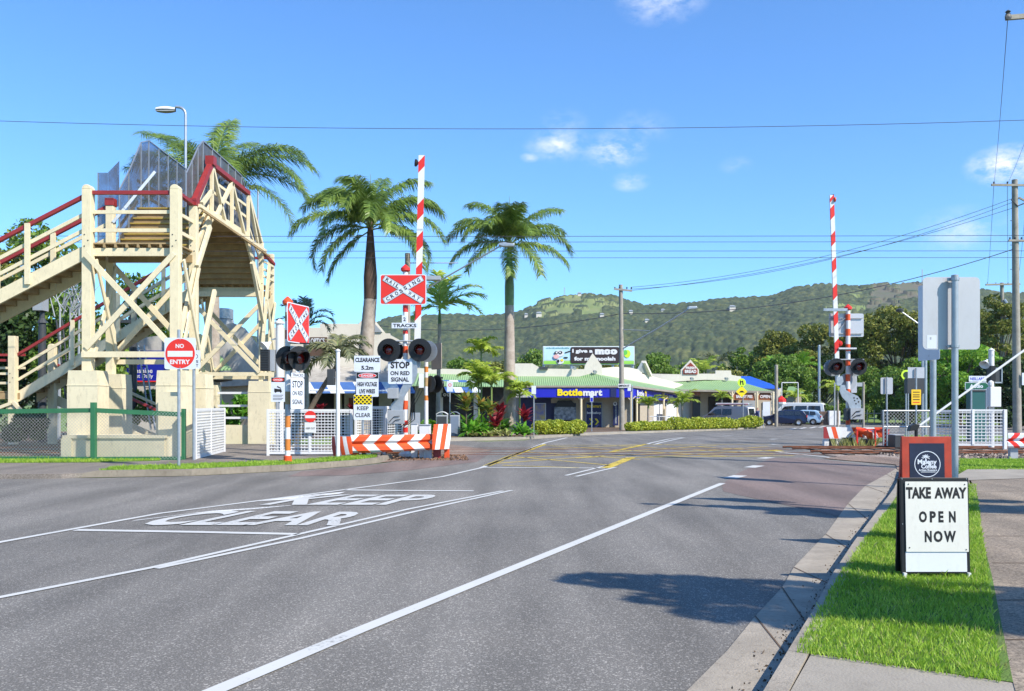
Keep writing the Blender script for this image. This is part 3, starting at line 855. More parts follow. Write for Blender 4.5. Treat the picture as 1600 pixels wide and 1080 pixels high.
# forest tone from noise instead of islands
for n_ in list(HF.node_tree.nodes):
    if n_.type == 'MATH': n_.inputs[1].default_value = 0.0
    if n_.type == 'MAP_RANGE': n_.inputs[4].default_value = 1.0
    if n_.type == 'TEX_NOISE': n_.inputs['Detail'].default_value = 9; n_.inputs['Scale'].default_value = .06; n_.inputs['Roughness'].default_value = .8
def hill(name, prof, Y0, Y1, clear=None, seed=1, nx=1050, ny=280, rough=22, tree_s=7.5, tree_h=6, pxr=(-260, 1900)):
    px = np.linspace(pxr[0], pxr[1], nx); s = np.linspace(0, 1.12, ny)
    ppx, ppy = zip(*prof)
    rid = EYE + (630 - np.interp(px, ppx, ppy)) / F * Y1
    Yg = Y0 + (Y1 - Y0) * s
    PXg, SS = np.meshgrid(px, s, indexing='ij'); YY = np.broadcast_to(Yg, PXg.shape); X = (PXg - 800) / F * YY
    RR = np.broadcast_to(rid[:, None], PXg.shape)
    up = np.clip(SS, 0, 1) ** 1.1; up = up * (1 - np.clip(SS - 1, 0, 1) * 3)
    Z = -25 + (RR + 25) * up
    fold = (vnoise(X + 9000, YY, 190, seed) - .5) * 1.3 + (vnoise(X + 9000, YY, 80, seed + 1) - .5) * .5
    Z = Z + fold * rough * np.sin(np.pi * np.clip(SS, 0, 1)) * 1.6
    sp = 630 - (Z - EYE) / YY * F
    cl = np.zeros(PXg.shape, int)
    if clear:
        for (cx, cy, rx, ry, k) in clear:
            q = ((PXg - cx) / rx) ** 2 + ((sp - cy) / ry) ** 2 + (vnoise(X + 9000, YY, 28, 5) - .5) * 1.1
            cl[q < 1] = k
    tr = domes(X + 9000, YY, tree_s, seed + 3) * tree_h + domes(X + 9000, YY, tree_s * .45, seed + 4) * tree_h * .35 + vnoise(X + 9000, YY, 45, seed + 7) * 3
    sparse = (domes(X + 9000, YY, 22, seed + 5) > .72) * tree_h * .8
    Z = Z + np.where(cl == 0, tr - tree_h * .75, sparse * (cl > 0))
    V = np.stack([X, YY, Z], -1).reshape(-1, 3)
    me = bpy.data.meshes.new(name)
    idx = np.arange(nx * ny).reshape(nx, ny)
    q = np.stack([idx[:-1, :-1], idx[1:, :-1], idx[1:, 1:], idx[:-1, 1:]], -1).reshape(-1, 4)
    me.vertices.add(len(V)); me.vertices.foreach_set('co', V.reshape(-1).astype(np.float32))
    me.loops.add(q.size); me.loops.foreach_set('vertex_index', q.reshape(-1).astype(np.int32))
    me.polygons.add(len(q)); me.polygons.foreach_set('loop_start', np.arange(0, q.size, 4, dtype=np.int32))
    for m in (HF, HG, HR): me.materials.append(m)
    cf = cl[:-1, :-1].copy(); cf[(sparse[:-1, :-1] > 0)] = 0
    me.polygons.foreach_set('material_index', cf.reshape(-1).astype(np.int32))
    me.update(calc_edges=True)
    me.polygons.foreach_set('use_smooth', [True] * len(me.polygons))
    o = bpy.data.objects.new(name, me); COL.objects.link(o); tag(o, kind='structure'); return o
hill('hills', [(-300, 505), (300, 525), (400, 526), (470, 520), (560, 512), (620, 497), (700, 491), (760, 494), (800, 492), (818, 486), (840, 474), (880, 464), (920, 461), (958, 462), (985, 472), (1010, 478), (1080, 474), (1150, 466), (1200, 464), (1240, 450), (1290, 444), (1345, 450), (1400, 444), (1440, 442), (1520, 452), (1700, 470), (1950, 480)], 620, 1350,
     [(890, 478, 66, 14, 1), (850, 494, 26, 4, 1), (1322, 484, 30, 7, 1), (1410, 456, 60, 12, 2), (1335, 462, 14, 5, 1), (1380, 478, 30, 8, 2)])
# ================================================================== FOOTBRIDGE
XL, XR = -11.82, -9.375
YN, YN2, YF, YF2 = 25.0, 26.4, 33.5, 34.9
FL = 6.08
bridge = thing('footbridge', 'cream timber footbridge with maroon handrails and grey mesh screens', 'footbridge', (-10.6, 29.5, 0))
def pier(x, y, top=2.5, w=.84):
    mb = MB()
    mb.bb(x - w / 2, x + w / 2, y - w * .42, y + w * .42, 0, top - .42, CREAMW)
    mb.bb(x - w / 2 - .012, x + w / 2 + .012, y - w * .42 - .012, y + w * .42 + .012, top - .42, top - .40, CREAMW)
    mb.prism([(x - w / 2, y - w * .42, top - .40), (x + w / 2, y - w * .42, top - .40), (x + w / 2 - .03, y - w * .42 + .0, top), (x - w / 2 + .03, y - w * .42, top)], (0, w * .84, 0), CREAMW)
    mb.part('pier', bridge)
def post(x, y, z0, z1, w=.24, cap=None, m=CREAM, name='post'):
    mb = MB()
    if cap == 'round':
        mb.bb(x - w / 2, x + w / 2, y - w / 2, y + w / 2, z0, z1 - w / 2, m)
        P = [(x - w / 2, y - w / 2, z1 - w / 2)] + [(x - w / 2 * math.cos(R(a)), y - w / 2, z1 - w / 2 + w / 2 * math.sin(R(a))) for a in range(0, 181, 20)]
        mb.prism(P[1:], (0, w, 0), m)
    elif cap == 'red':
        mb.bb(x - w / 2, x + w / 2, y - w / 2, y + w / 2, z0, z1 - .22, m)
        mb.bb(x - w / 2 - .02, x + w / 2 + .02, y - w / 2 - .02, y + w / 2 + .02, z1 - .22, z1, RED)
    else: mb.bb(x - w / 2, x + w / 2, y - w / 2, y + w / 2, z0, z1, m)
    for k in range(3):
        mb.lathe((x + (.05 if k % 2 else -.05), y - w / 2 - .001, z1 - 1.4 - .16 * k), (0, -1, 0), [(.022, 0), (.02, .015), (0, .016)], DGREY, 6)
    mb.part(name, bridge, bevel=.012)
for x in (XL, XR):
    pier(x, YN); pier(x, YN2 + .15, 2.45); pier(x, YF, 2.42, .8); pier(x, YF2 + .1, 2.3, .75)
post(XL, YN, 2.3, 7.68, .26, 'round'); post(XR, YN, 2.3, 7.68, .26, 'round')
post(XL, YN2, 2.3, 7.62, .22, 'red'); post(XR, YN2, 2.3, 7.62, .22, 'red')
post(XL, YF, 2.2, 7.62, .20); post(XR, YF, 2.2, 7.62, .16)
post(XL, YF2, 2.2, 7.4, .2); post(XR, YF2, 2.2, 7.4, .2)

def xbrace(y, x0, x1, z0, z1, w=.15, off=.0, m=CREAM):
    for k, (a, b) in enumerate([((x0, z0), (x1, z1)), ((x0, z1), (x1, z0))]):
        mb = MB(); yy = y - .15 - .055 * k
        mb.beam((a[0], yy, a[1]), (b[0], yy, b[1]), .05, w, m, up=(0, 0, 1) if abs(a[0] - b[0]) > .1 else (0, 1, 0))
        mb.part('brace', bridge)
def ybrace(x, y0, y1, z0, z1, w=.14, m=CREAM):
    for k, (a, b) in enumerate([((y0, z0), (y1, z1)), ((y0, z1), (y1, z0))]):
        mb = MB(); xx = x + .16 + .055 * k
        mb.beam((xx, a[0], a[1]), (xx, b[0], b[1]), .05, w, m)
        mb.part('brace', bridge)
xbrace(YN, XL, XR, 3.12, 5.75); xbrace(YN2 + .3, XL, XR, 3.0, 5.7, m=CREAM)
ybrace(XR, YN, YN2, 2.9, 5.6); ybrace(XL + .0, YN, YN2, 2.9, 5.6)
xbrace(YF, XL, XR, 2.75, 5.3, .15); xbrace(YF2 + .3, XL, XR, 2.6, 5.2, .15)
ybrace(XR, YF, YF2, 2.7, 5.5); ybrace(XL, YF, YF2, 2.7, 5.5)
for (y, z, x0, x1, h) in [(YN - .15, 2.95, XL - .1, XR + .1, .16), (YN2 + .15, 2.82, XL, XR, .14), (YF - .12, 2.68, XL + .1, XR + .5, .14), (YF2 + .1, 2.6, XL, XR, .14)]:
    mb = MB(); mb.bb(x0, x1, y - .06, y + .06, z - h / 2, z + h / 2, CREAM); mb.part('cross_beam', bridge)
# knee braces on the right flank (visible obliquely)
for (a, b) in [((XR + .14, YN2 - .1, 5.6), (XR + .14, YN2 + 1.0, 7.0)), ((XR + .12, YN2 + .2, 2.9), (XR + .12, YN2 + 1.5, 5.1)), ((XR + .1, YF - .1, 4.6), (XR + .1, YF - 1.6, 6.6)), ((XR + .1, YF - .2, 3.6), (XR + .25, YF + .2, 6.8)), ((XR + .05, YN + .1, 3.4), (XR + .05, YN2, 5.6))]:
    mb = MB(); mb.beam(a, b, .1, .14, CREAM); mb.part('brace', bridge)

def landing(y0, y1):
    mb = MB(); n = 9
    mb.bb(XL, XR, y0 + .07, y0 + .17, FL - .36, FL - .14, CREAM)     # front bearer
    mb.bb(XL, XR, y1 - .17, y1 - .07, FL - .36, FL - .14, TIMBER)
    for k in range(8):
        x = XL + .12 + (XR - XL - .24) * k / 7
        mb.bb(x - .03, x + .03, y0, y1, FL - .135, FL - .045, TIMBER)
    for k in range(n):
        ya = y0 + (y1 - y0) * k / n
        mb.bb(XL, XR, ya + .006, ya + (y1 - y0) / n - .006, FL - .04, FL, TIMBER)
    mb.part('landing', bridge)
landing(YN, YN2); landing(YF, YF2)
# landing balustrade (front of the near tower, right side, far tower)
mb = MB(); mb.bb(XL + .13, XR - .13, YN - .06, YN + .06, 7.42, 7.52, RED); mb.part('handrail', bridge)
for z in (6.93, 6.42):
    mb = MB(); mb.bb(XL + .13, XR - .13, YN - .025, YN + .025, z - .05, z + .05, CREAM); mb.part('rail', bridge)
mb = MB(); mb.beam((XR, YN + .13, 7.5), (XR, YN2 - .11, 7.45), .12, .1, RED); mb.part('handrail', bridge)
for z in (6.93, 6.42):
    mb = MB(); mb.beam((XR, YN + .13, z), (XR, YN2 - .11, z), .05, .1, CREAM); mb.part('rail', bridge)
mb = MB(); mb.bb(XL, XR + .05, YF2 - .05, YF2 + .05, 7.2, 7.3, RED); mb.part('handrail', bridge)
for z in (6.9, 6.6, 6.35):
    mb = MB(); mb.beam((XR + .1, YF, z), (XR + .1, YF2, z), .05, .08, CREAM); mb.part('rail', bridge)
mb = MB(); mb.beam((XR + .1, YF, 7.2), (XR + .1, YF2, 7.0), .12, .1, RED); mb.part('handrail', bridge)

NOSE = mat('worn_yellow_nosing', (.42, .31, .06), .7, var=.2, dirt=.4)
# span: stair up, level deck, stair down
DK = 7.7; Y1, Y2 = 28.15, 31.7
mb = MB()
for k in range(8):
    y = YN2 + .02 + (Y1 - YN2) * k / 8; z = FL + (DK - FL) * (k + 1) / 8
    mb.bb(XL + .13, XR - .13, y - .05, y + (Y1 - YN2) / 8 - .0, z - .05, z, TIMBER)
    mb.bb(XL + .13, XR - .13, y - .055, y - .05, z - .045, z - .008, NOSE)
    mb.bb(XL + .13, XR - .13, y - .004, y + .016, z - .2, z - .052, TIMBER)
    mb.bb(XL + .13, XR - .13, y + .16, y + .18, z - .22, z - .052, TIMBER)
mb.part('stair_treads', bridge)
mb = MB(); n = 22
for k in range(n):
    ya = Y1 + (Y2 - Y1) * k / n
    mb.bb(XL + .1, XR - .1, ya + .005, ya + (Y2 - Y1) / n - .005, DK - .05, DK, TIMBER)
mb.part('deck', bridge)
mb = MB()
for k in range(9):
    y = Y2 + (YF - Y2) * k / 9; z = DK - (DK - FL) * (k + 1) / 9
    mb.bb(XL + .1, XR - .1, y, y + (YF - Y2) / 9 + .04, z - .05, z, TIMBER)
    mb.bb(XL + .1, XR - .1, y, y + .02, z + .002, z + .17, TIMBER)
mb.bb(XL + .05, XR - .05, YF - .1, YF + .0, FL - .5, FL - .3, CREAM)
mb.part('stair_treads', bridge)
for x in (XL + .05, XR - .05):
    mb = MB()
    mb.beam((x, YN2, FL - .15), (x, Y1, DK - .2), .07, .28, CREAM); mb.beam((x, Y1, DK - .17), (x, Y2, DK - .17), .07, .26, CREAM)
    mb.beam((x, Y2, DK - .2), (x, YF, FL - .15), .07, .28, CREAM)
    mb.part('stringer', bridge)
# outside pipe / edge beams on the right
mb = MB()
mb.beam((XR + .16, YN2, 7.42), (XR + .16, YF, 7.28), .1, .1, CREAM); mb.beam((XR + .26, YN2 + .1, 7.28), (XR + .26, YF + .2, 7.12), .06, .06, TIMBER)
mb.part('edge_beam', bridge)
# trusses with maroon top chord
TP = 9.05
for x, s in ((XR, 1), (XL, -1)):
    mb = MB()
    mb.beam((x, YN2 + .05, 7.55), (x, 27.9, TP), .16, .16, RED); mb.beam((x, 27.85, TP), (x, Y2 + .15, TP), .16, .14, RED); mb.beam((x, Y2 + .1, TP), (x, YF, 7.6), .12, .14, CREAM)
    mb.bb(x - .13, x + .13, 27.75, 28.05, TP - .05, TP + .22, RED)
    if s > 0: mb.part('top_chord', bridge)
    if s > 0:
        for (a, b) in [((27.9, TP), (27.9, 7.4)), ((27.95, TP - .05), (29.2, 7.5)), ((27.8, TP - .1), (26.7, 7.7)), ((29.9, TP - .1), (28.3, 7.5)), ((29.9, TP - .1), (31.4, 7.4)), ((29.9, TP), (29.9, 7.5)), ((31.75, TP - .1), (31.75, 7.3)), ((31.8, TP - .1), (33.0, 7.35)), ((27.0, 7.6), (27.9, 8.2))]:
            mb = MB(); mb.beam((x + .03, a[0], a[1]), (x + .03, b[0], b[1]), .09, .12, CREAM); mb.part('truss_brace', bridge)
    for (ya, za, yb, zb) in [(YN2, 6.9, Y1, 8.25), (Y1, 8.25, Y2, 8.2), (Y1, 8.6, Y2, 8.6), (YN2, 6.5, Y1, 7.95), (Y2, 8.2, YF, 6.9)]:
        mb = MB(); mb.beam((x - s * .05, ya, za), (x - s * .05, yb, zb), .04, .09, CREAM); mb.part('rail', bridge)
# mesh screens
def screenmat(dens):
    m = bpy.data.materials.new('fine_grey_mesh'); m.use_nodes = True
    N, L = m.node_tree.nodes, m.node_tree.links; b = N['Principled BSDF']
    b.inputs['Base Color'].default_value = (.13, .13, .13, 1); b.inputs['Metallic'].default_value = .25; b.inputs['Roughness'].default_value = .4
    n = nd(m, 'ShaderNodeTexNoise'); n.inputs['Scale'].default_value = 1.6; g = nd(m, 'ShaderNodeNewGeometry'); L.new(g.outputs['Position'], n.inputs['Vector'])
    r = nd(m, 'ShaderNodeMapRange'); r.inputs[1].default_value = .35; r.inputs[2].default_value = .7; r.inputs[3].default_value = dens; r.inputs[4].default_value = dens * .5
    L.new(n.outputs[0], r.inputs[0])
    t = nd(m, 'ShaderNodeBsdfTransparent'); t.inputs[0].default_value = (.85, .88, .95, 1)
    mx = nd(m, 'ShaderNodeMixShader'); L.new(r.outputs[0], mx.inputs[0]); L.new(t.outputs[0], mx.inputs[1]); L.new(b.outputs[0], mx.inputs[2]); L.new(mx.outputs[0], N['Material Output'].inputs[0])
    return m
SCRS = (screenmat(.62), screenmat(.95)); SCR = SCRS[0]
for x, prof in ((XL + .2, [(26.45, 6.1, 7.9), (27.1, 6.5, 8.6), (28.0, 7.3, 9.75), (28.6, 7.7, 9.98), (29.4, 7.7, 9.97), (30.2, 7.7, 9.96), (31.0, 7.7, 9.95), (31.8, 7.7, 9.93), (32.6, 7.0, 9.9), (33.4, 6.3, 8.6)]),
                (XR - .22, [(26.3, 7.0, 8.35), (26.8, 7.3, 8.85), (27.3, 7.5, 9.4), (27.75, 7.6, 9.72), (28.6, 7.7, 9.71), (29.4, 7.7, 9.7), (30.2, 7.7, 9.69), (31.0, 7.7, 9.67), (31.7, 7.7, 9.64), (32.6, 7.0, 8.9), (33.3, 6.4, 8.2)])):
    mb = MB(); mf = MB(); SCR = SCRS[0] if x < -11 else SCRS[1]
    for (a, b) in zip(prof[:-1], prof[1:]):
        mb.prism([(x, a[0], a[1]), (x, b[0], b[1]), (x, b[0], b[2]), (x, a[0], a[2])], (.01, 0, 0), SCR)
        mf.beam((x + .03, a[0], a[2]), (x + .03, b[0], b[2]), .03, .03, GALV)
    for a in prof: mf.beam((x + .03, a[0], a[1]), (x + .03, a[0], a[2]), .03, .03, GALV)
    s = mb.part('screen', bridge); mf.part('screen_frame', s)
SCR = SCRS[0]; mb = MB(); mf = MB()
mb.prism([(XL - .4, 26.45, 6.3), (XL - .11, 26.45, 6.3), (XL - .11, 26.45, 8.4), (XL - .4, 26.45, 8.4)], (0, .01, 0), SCR)
mb.prism([(XL - .11, 26.47, 7.2), (XL - .11, 27.2, 7.6), (XL - .11, 27.2, 8.95), (XL - .11, 26.47, 8.42)], (.01, 0, 0), SCR)
mf.beam((XL - .4, 26.45, 6.3), (XL - .4, 26.45, 8.4), .03, .03, GALV)
s = mb.part('screen', bridge); mf.part('screen_frame', s)
mb = MB(); mb.beam((XL + .1, 26.3, 6.9), (XL + 1.1, 26.9, 8.55), .06, .08, GALV); mb.part('strut', bridge)

# stair flights to the left
def flight(y0, y1, xt, zt, xb, zb, n, posts, back=True):
    """xt,zt top end; xb,zb bottom end"""
    sl = (zt - zb) / (xt - xb)
    for i, y in enumerate((y0, y1)):
        mb = MB(); mb.prism([(xt, y - .04, zt - .02), (xb, y - .04, zb - .02), (xb, y - .04, zb - .42), (xt, y - .04, zt - .42)], (0, .08, 0), CREAM); mb.part('stringer', bridge)
        mb = MB(); mb.beam((xt, y, zt + 1.36), (xb, y, zb + 1.36), .12, .1, RED); mb.part('handrail', bridge)
        for h in (.86, .42):
            mb = MB(); mb.beam((xt, y, zt + h), (xb, y, zb + h), .05, .1, CREAM); mb.part('rail', bridge)
        for x in posts:
            z = zt + (x - xt) * sl
            mb = MB(); mb.bb(x - .07, x + .07, y - .11, y - .045, z - .3, z + 1.4, CREAM); mb.part('baluster_post', bridge)
    mb = MB()
    for k in range(n):
        x = xt + (xb - xt) * (k + .5) / n; z = zt + (zb - zt) * (k + .7) / n
        mb.bb(x - .17, x + .17, y0 + .045, y1 - .045, z - .08, z - .01, TIMBER)
        mb.bb(x + .14, x + .165, y0 + .045, y1 - .045, z - .01, z + (zt - zb) / n - .02, TIMBER)
    mb.part('stair_treads', bridge)
flight(YN, YN2, XL - .13, 6.0, XL - 6.0, 2.95, 18, [XL - 1.66, XL - 3.3, XL - 5.0])
flight(YF + .05, YF2, XL - .1, 6.0, -18.5, 2.05, 22, [XL - 1.2, XL - 2.9, XL - 4.6])
mb = MB(); mb.beam((XL - 1.7, YN - .02, 5.2), (XL - 1.45, YN - .05, 5.45), .03, .03, TIMBER)
# intermediate landing at the left and its return flight
XA = -19.4
mb = MB()
for k in range(8): mb.bb(XA - 2.5, -18.4, YF + .05 + k * .18, YF + .21 + k * .18, 2.0, 2.05, TIMBER)
mb.bb(XA - 2.5, -18.4, YF, YF + .06, 1.75, 1.98, TIMBER); mb.part('landing', bridge)
post(-18.62, YF - .05, 0, 4.1, .26, None); post(-17.85, YF + 1.3, 0, 3.9, .26, 'round')
for z, m in ((3.45, RED), (3.2, RED), (2.95, CREAM), (2.7, CREAM), (2.35, CREAM)):
    mb = MB(); mb.bb(XA - 2.5, -18.7, YF - .05 + (.9 if z in (3.45, 2.95) else 0), YF + .05 + (.9 if z in (3.45, 2.95) else 0), z - .045, z + .045, m); mb.part('handrail' if m is RED else 'rail', bridge)
for (a, b) in [((-18.6, YF - .2, 1.6), (-20.2, YF - .2, 1.0)), ((-18.55, YF - .2, 1.65), (-17.9, YF - .2, .95))]:
    mb = MB(); mb.beam(a, b, .1, .12, CREAM); mb.part('brace', bridge)
for i, y in enumerate((YF + 1.5, YF + 2.7)):
    mb = MB(); mb.prism([(-18.0, y, 2.0), (-14.4, y, .35), (-14.4, y, .0), (-18.0, y, 1.6)], (0, .08, 0), CREAM); mb.part('stringer', bridge)
    mb = MB(); mb.beam((-18.0, y, 3.2), (-13.6, y, 1.2), .1, .1, RED if i == 0 else CREAM); mb.part('handrail', bridge)
# low wall between the far piers
mb = MB(); mb.bb(-11.0, -9.7, YF - .1, YF + .15, 0, .78, CREAMW); mb.part('low_wall', bridge)
for z in (1.05, 1.5, 1.98):
    mb = MB(); mb.bb(-11.0, -9.7, YF - .02, YF + .06, z - .04, z + .04, WHITE); mb.part('rail', bridge)
# wall in front of the near piers
mb = MB()
mb.bb(-11.95, -9.3, 23.95, 24.2, .0, .66, CREAMW)
mb.bb(-12.0, -9.25, 23.9, 24.75, .66, .74, CREAMW)
mb.bb(-12.02, -11.75, 23.87, 24.3, 0, .655, CREAMW)
mb.part('low_wall', bridge)
mb = MB(); mb.bb(-9.5, -8.95, 24.05, 24.95, 0, 1.9, CREAMW); mb.part('pier', bridge)

# ================================================================== LEFT SIDE OBJECTS
# green chain-mesh fence
YFN = 23.5
t = thing('chain_mesh_fence', 'green timber fence with diamond wire mesh in front of the cream footbridge piers', 'fence', (-13.5, YFN, .1))
fx = [-17.6, -10.97, -8.62]
for x in (-17.6, (147 - 800) / F * YFN):
    mb = MB(); mb.bb(x - .065, x + .065, YFN - .09, YFN + .04, .08, 1.62, GREENP); mb.part('post', t, bevel=.01)
xe = (287 - 800) / F * (YFN + .3)
mb = MB(); mb.bb(xe - .05, xe + .05, YFN + .25, YFN + .36, .08, 1.45, GREENP); mb.part('post', t, bevel=.01)
xm = (147 - 800) / F * YFN
for (za, zb) in ((1.33, 1.41), (.16, .13)):
    mb = MB(); mb.beam((-17.6, YFN, za), (xm - .06, YFN, zb), .06, .12, GREENP); mb.part('rail', t)
    mb = MB(); mb.beam((xm + .06, YFN, zb), (xe, YFN + .2, za - .03), .06, .12, GREENP); mb.part('rail', t)
mb = MB()
def diamond(mb, x0, x1, y0, y1, z0, z1, step, r, m):
    L_ = x1 - x0; Hh = z1 - z0
    n = int((L_ + Hh) / step) + 1
    for s in (1, -1):
        for k in range(n):
            c = k * step
            u0 = max(0, c - Hh); u1 = min(L_, c)
            if u1 <= u0: continue
            pa = (u0, c - u0); pb = (u1, c - u1)
            if s < 0: pa = (L_ - pa[0], pa[1]); pb = (L_ - pb[0], pb[1])
            f = lambda p: Vector((x0 + p[0], y0 + (y1 - y0) * p[0] / L_ + .004 * s, z0 + p[1]))
            mb.beam(f(pa), f(pb), r, r, m, up=(0, 1, 0))
diamond(mb, -17.6, xe, YFN - .03, YFN + .12, .12, 1.36, .088, .0055, WIRE)
mb.part('wire_mesh', t)

# NO ENTRY sign
def pole(mb, x, y, z0, z1, r, m=GALV, n=12): mb.tube([(x, y, z0), (x, y, z1)], r, m, n)
p = G(279.5, 730, .12); x, y = p.x, p.y
t = thing('no_entry_sign', 'round red NO ENTRY sign on a white square board on a kerbside pole', 'road sign', (x, y, .12))
mb = MB(); pole(mb, x, y, .1, 3.3, .035); mb.part('pole', t, smooth=True)
mb = MB(); f = Fr(W(281.5, 552.5, y - .05)); k = y / F
f.rect(mb, -24.5 * k, 24.5 * k, -24.5 * k, 24.5 * k, -.004, 0, SIGNW, r=.05)
f.disc(mb, 0, 0, 23 * k, .0005, .003, BRED, 40)
f.rect(mb, -19.5 * k, 19.5 * k, -5 * k, 4 * k, .004, .0055, WHITE)
f.text(mb, 'NO', -7 * k, 6 * k, 8.5 * k, 15 * k, .0045, WHITE, .035)
f.text(mb, 'ENTRY', -16 * k, 15.5 * k, -16.5 * k, -9.5 * k, .0045, WHITE, .035)
for v in (21.5, -21.5): f.disc(mb, 0, v * k, .012, .003, .012, GALV, 8)
mb.part('sign_board', t)
# small notice on second pole
p = G(303, 719, .1); x, y = p.x, p.y
t = thing('parking_sign', 'small white notice on a pole half hidden behind the big NO ENTRY sign', 'road sign', (x, y, .1))
mb = MB(); pole(mb, x, y, .05, 3.25, .04); mb.part('pole', t, smooth=True)
mb = MB(); f = Fr(W(302, 562, y - .06)); k = y / F
f.rect(mb, -11 * k, 11 * k, -14 * k, 14.5 * k, -.004, 0, SIGNW, r=.03); f.ring(mb, 4 * k, 5 * k, 2.6 * k, 3.4 * k, .002, INK); f.text(mb, 'PTS', -7 * k, 8 * k, -5 * k, -1 * k, .002, INK); f.text(mb, 'ONT', -7 * k, 8 * k, -11 * k, -7 * k, .002, INK)
mb.part('sign_board', t)

# white welded-grid panels
def grid_panel(name, label, p0, p1, z0, z1, px=.085, pz=.075, r=.011, cat='gate', group=None, mid=None, feet=True, fr=.055):
    p0, p1 = Vector((*p0, 0)), Vector((*p1, 0)); L_ = (p1 - p0).length; d = (p1 - p0).normalized()
    t = thing(name, label, cat, (p0.x, p0.y, z0 - .1), group)
    f = Fr((p0.x, p0.y, 0), d)
    for u in [0, L_] + ([mid * L_] if mid else []):
        mb = MB(); a = f.p(u, 0); w = fr if u in (0, L_) else fr * .8
        mb.beam((a.x, a.y, z0 - (.12 if feet and u != (mid or 0) * L_ else -.02)), (a.x, a.y, z1), w * 1.4, w * 1.4, WHITE, up=(0, 1, 0)); mb.part('post', t, bevel=.006)
    for z in (z0 + .02, z1 - .03):
        mb = MB(); a, b = f.p(0, z), f.p(L_, z); mb.beam(a, b, .05, .07, WHITE); mb.part('rail', t)
    mb = MB(); n = max(2, int(L_ / px))
    for k in range(1, n):
        a = f.p(L_ * k / n, z0 + .03); mb.beam(a, a + Vector((0, 0, z1 - z0 - .07)), r, r, WHITE, up=(0, 1, 0))
    n = int((z1 - z0) / pz)
    for k in range(1, n):
        z = z0 + (z1 - z0) * k / n; mb.beam(f.p(0, z, r * 1.02), f.p(L_, z, r * 1.02), r, r * 1.5, WHITE)
    mb.part('grid', t)
    return t, f
def xx_(px, Y): return (px - 800) / F * Y
def gp(x, y, dz=.06):
    p = G(x, y, dz); return (p.x, p.y)
grid_panel('swing_gate', 'white grid gate standing open beside the NO ENTRY sign', gp(305, 720), gp(350, 708), .12, 1.45, mid=.5, r=.013)
tf, f = grid_panel('grid_fence', 'white grid fence panel carrying the small round NO ENTRY notice', (xx_(419, 25.6), 25.6), (xx_(549, 25.6), 25.6), .16, 1.42, px=.094, pz=.082, cat='fence', mid=.5, r=.017, group='white grid panels by the left boom gate')
t = thing('no_entry_notice', 'small round NO ENTRY notice fixed to the white grid fence', 'notice', W(485, 676, 25.5))
mb = MB(); f2 = Fr(W(485, 651, 25.5)); k = 25.5 / F
f2.rect(mb, -9 * k, 9 * k, -25 * k, -9 * k, 0, .004, WHITE); f2.disc(mb, 0, 0, 9 * k, .006, .012, BRED); f2.rect(mb, -8 * k, 8 * k, -2.5 * k, 2 * k, .013, .016, WHITE); f2.text(mb, 'KEEP OUT', -7 * k, 7 * k, -20 * k, -17 * k, .006, INK)
mb.part('notice_board', t)
grid_panel('grid_fence', 'white grid fence panel directly behind the KEEP CLEAR sign', gp(556, 711), gp(600, 709), .12, 1.5, cat='fence', r=.014, group='white grid panels by the left boom gate')
grid_panel('grid_fence', 'short white grid fence panel ending at the grey cabinet of the left boom gate', gp(603, 708), gp(630, 706), .12, 1.5, cat='fence', r=.012, group='white grid panels by the left boom gate')

# white mast with floodlights / loudspeaker, left
p = G(437, 708, .05); x, y = p.x, p.y; k = y / F
t = thing('loudspeaker_mast', 'white mast with a black louvred box and floodlight beside the footbridge pier', 'mast', (x, y, 0))
mb = MB(); pole(mb, x, y, 0, W(437, 505, y).z, .12, WHITE, 14); mb.lathe((x, y, W(437, 506, y).z), (0, 0, 1), [(.16, 0), (.16, .04), (.07, .1), (.05, .14), (0, .16)], WHITE, 12); mb.part('pole', t, smooth=True)
mb = MB(); mb.bb((410 - 800) * k, (424 - 800) * k, y - .25, y + .1, W(0, 580, y).z, W(0, 547, y).z, DGREY)
for i in range(9):
    z = W(0, 579, y).z + i * .075; mb.bb((411 - 800) * k, (423 - 800) * k, y - .27, y - .252, z, z + .03, BLACK)
mb.bb((424.5 - 800) * k, (431 - 800) * k, y - .2, y + .1, W(0, 580, y).z, W(0, 547, y).z, GREYP); mb.part('louvred_box', t)
mb = MB(); mb.lathe(W(420, 537, y), (-.6, -.5, -.55), [(.03, -.1), (.06, 0), (.19, .2), (.18, .21), (.04, .03)], WHITE, 12); mb.beam(W(424, 531, y), W(437, 528, y), .04, .04, GALV); mb.part('floodlight', t, smooth=True)
# white speaker post 2
p = G(528, 716, .1); x, y = p.x, p.y; k = y / F
t = thing('loudspeaker_post', 'slim white post with a dark box speaker behind the white grid fence', 'post', (x, y, .1))
mb = MB(); pole(mb, x, y, .1, W(0, 549, y).z, .055, WHITE); mb.lathe((x, y, W(0, 549, y).z), (0, 0, 1), [(.075, 0), (.075, .03), (0, .07)], WHITE, 10); mb.part('pole', t, smooth=True)
mb = MB(); mb.bb((512 - 800) * k, (523 - 800) * k, y - .1, y + .12, W(0, 602, y).z, W(0, 577, y).z, DGREY); mb.beam(W(523, 590, y), W(528, 590, y), .04, .04, GALV); mb.part('speaker_box', t, bevel=.01)

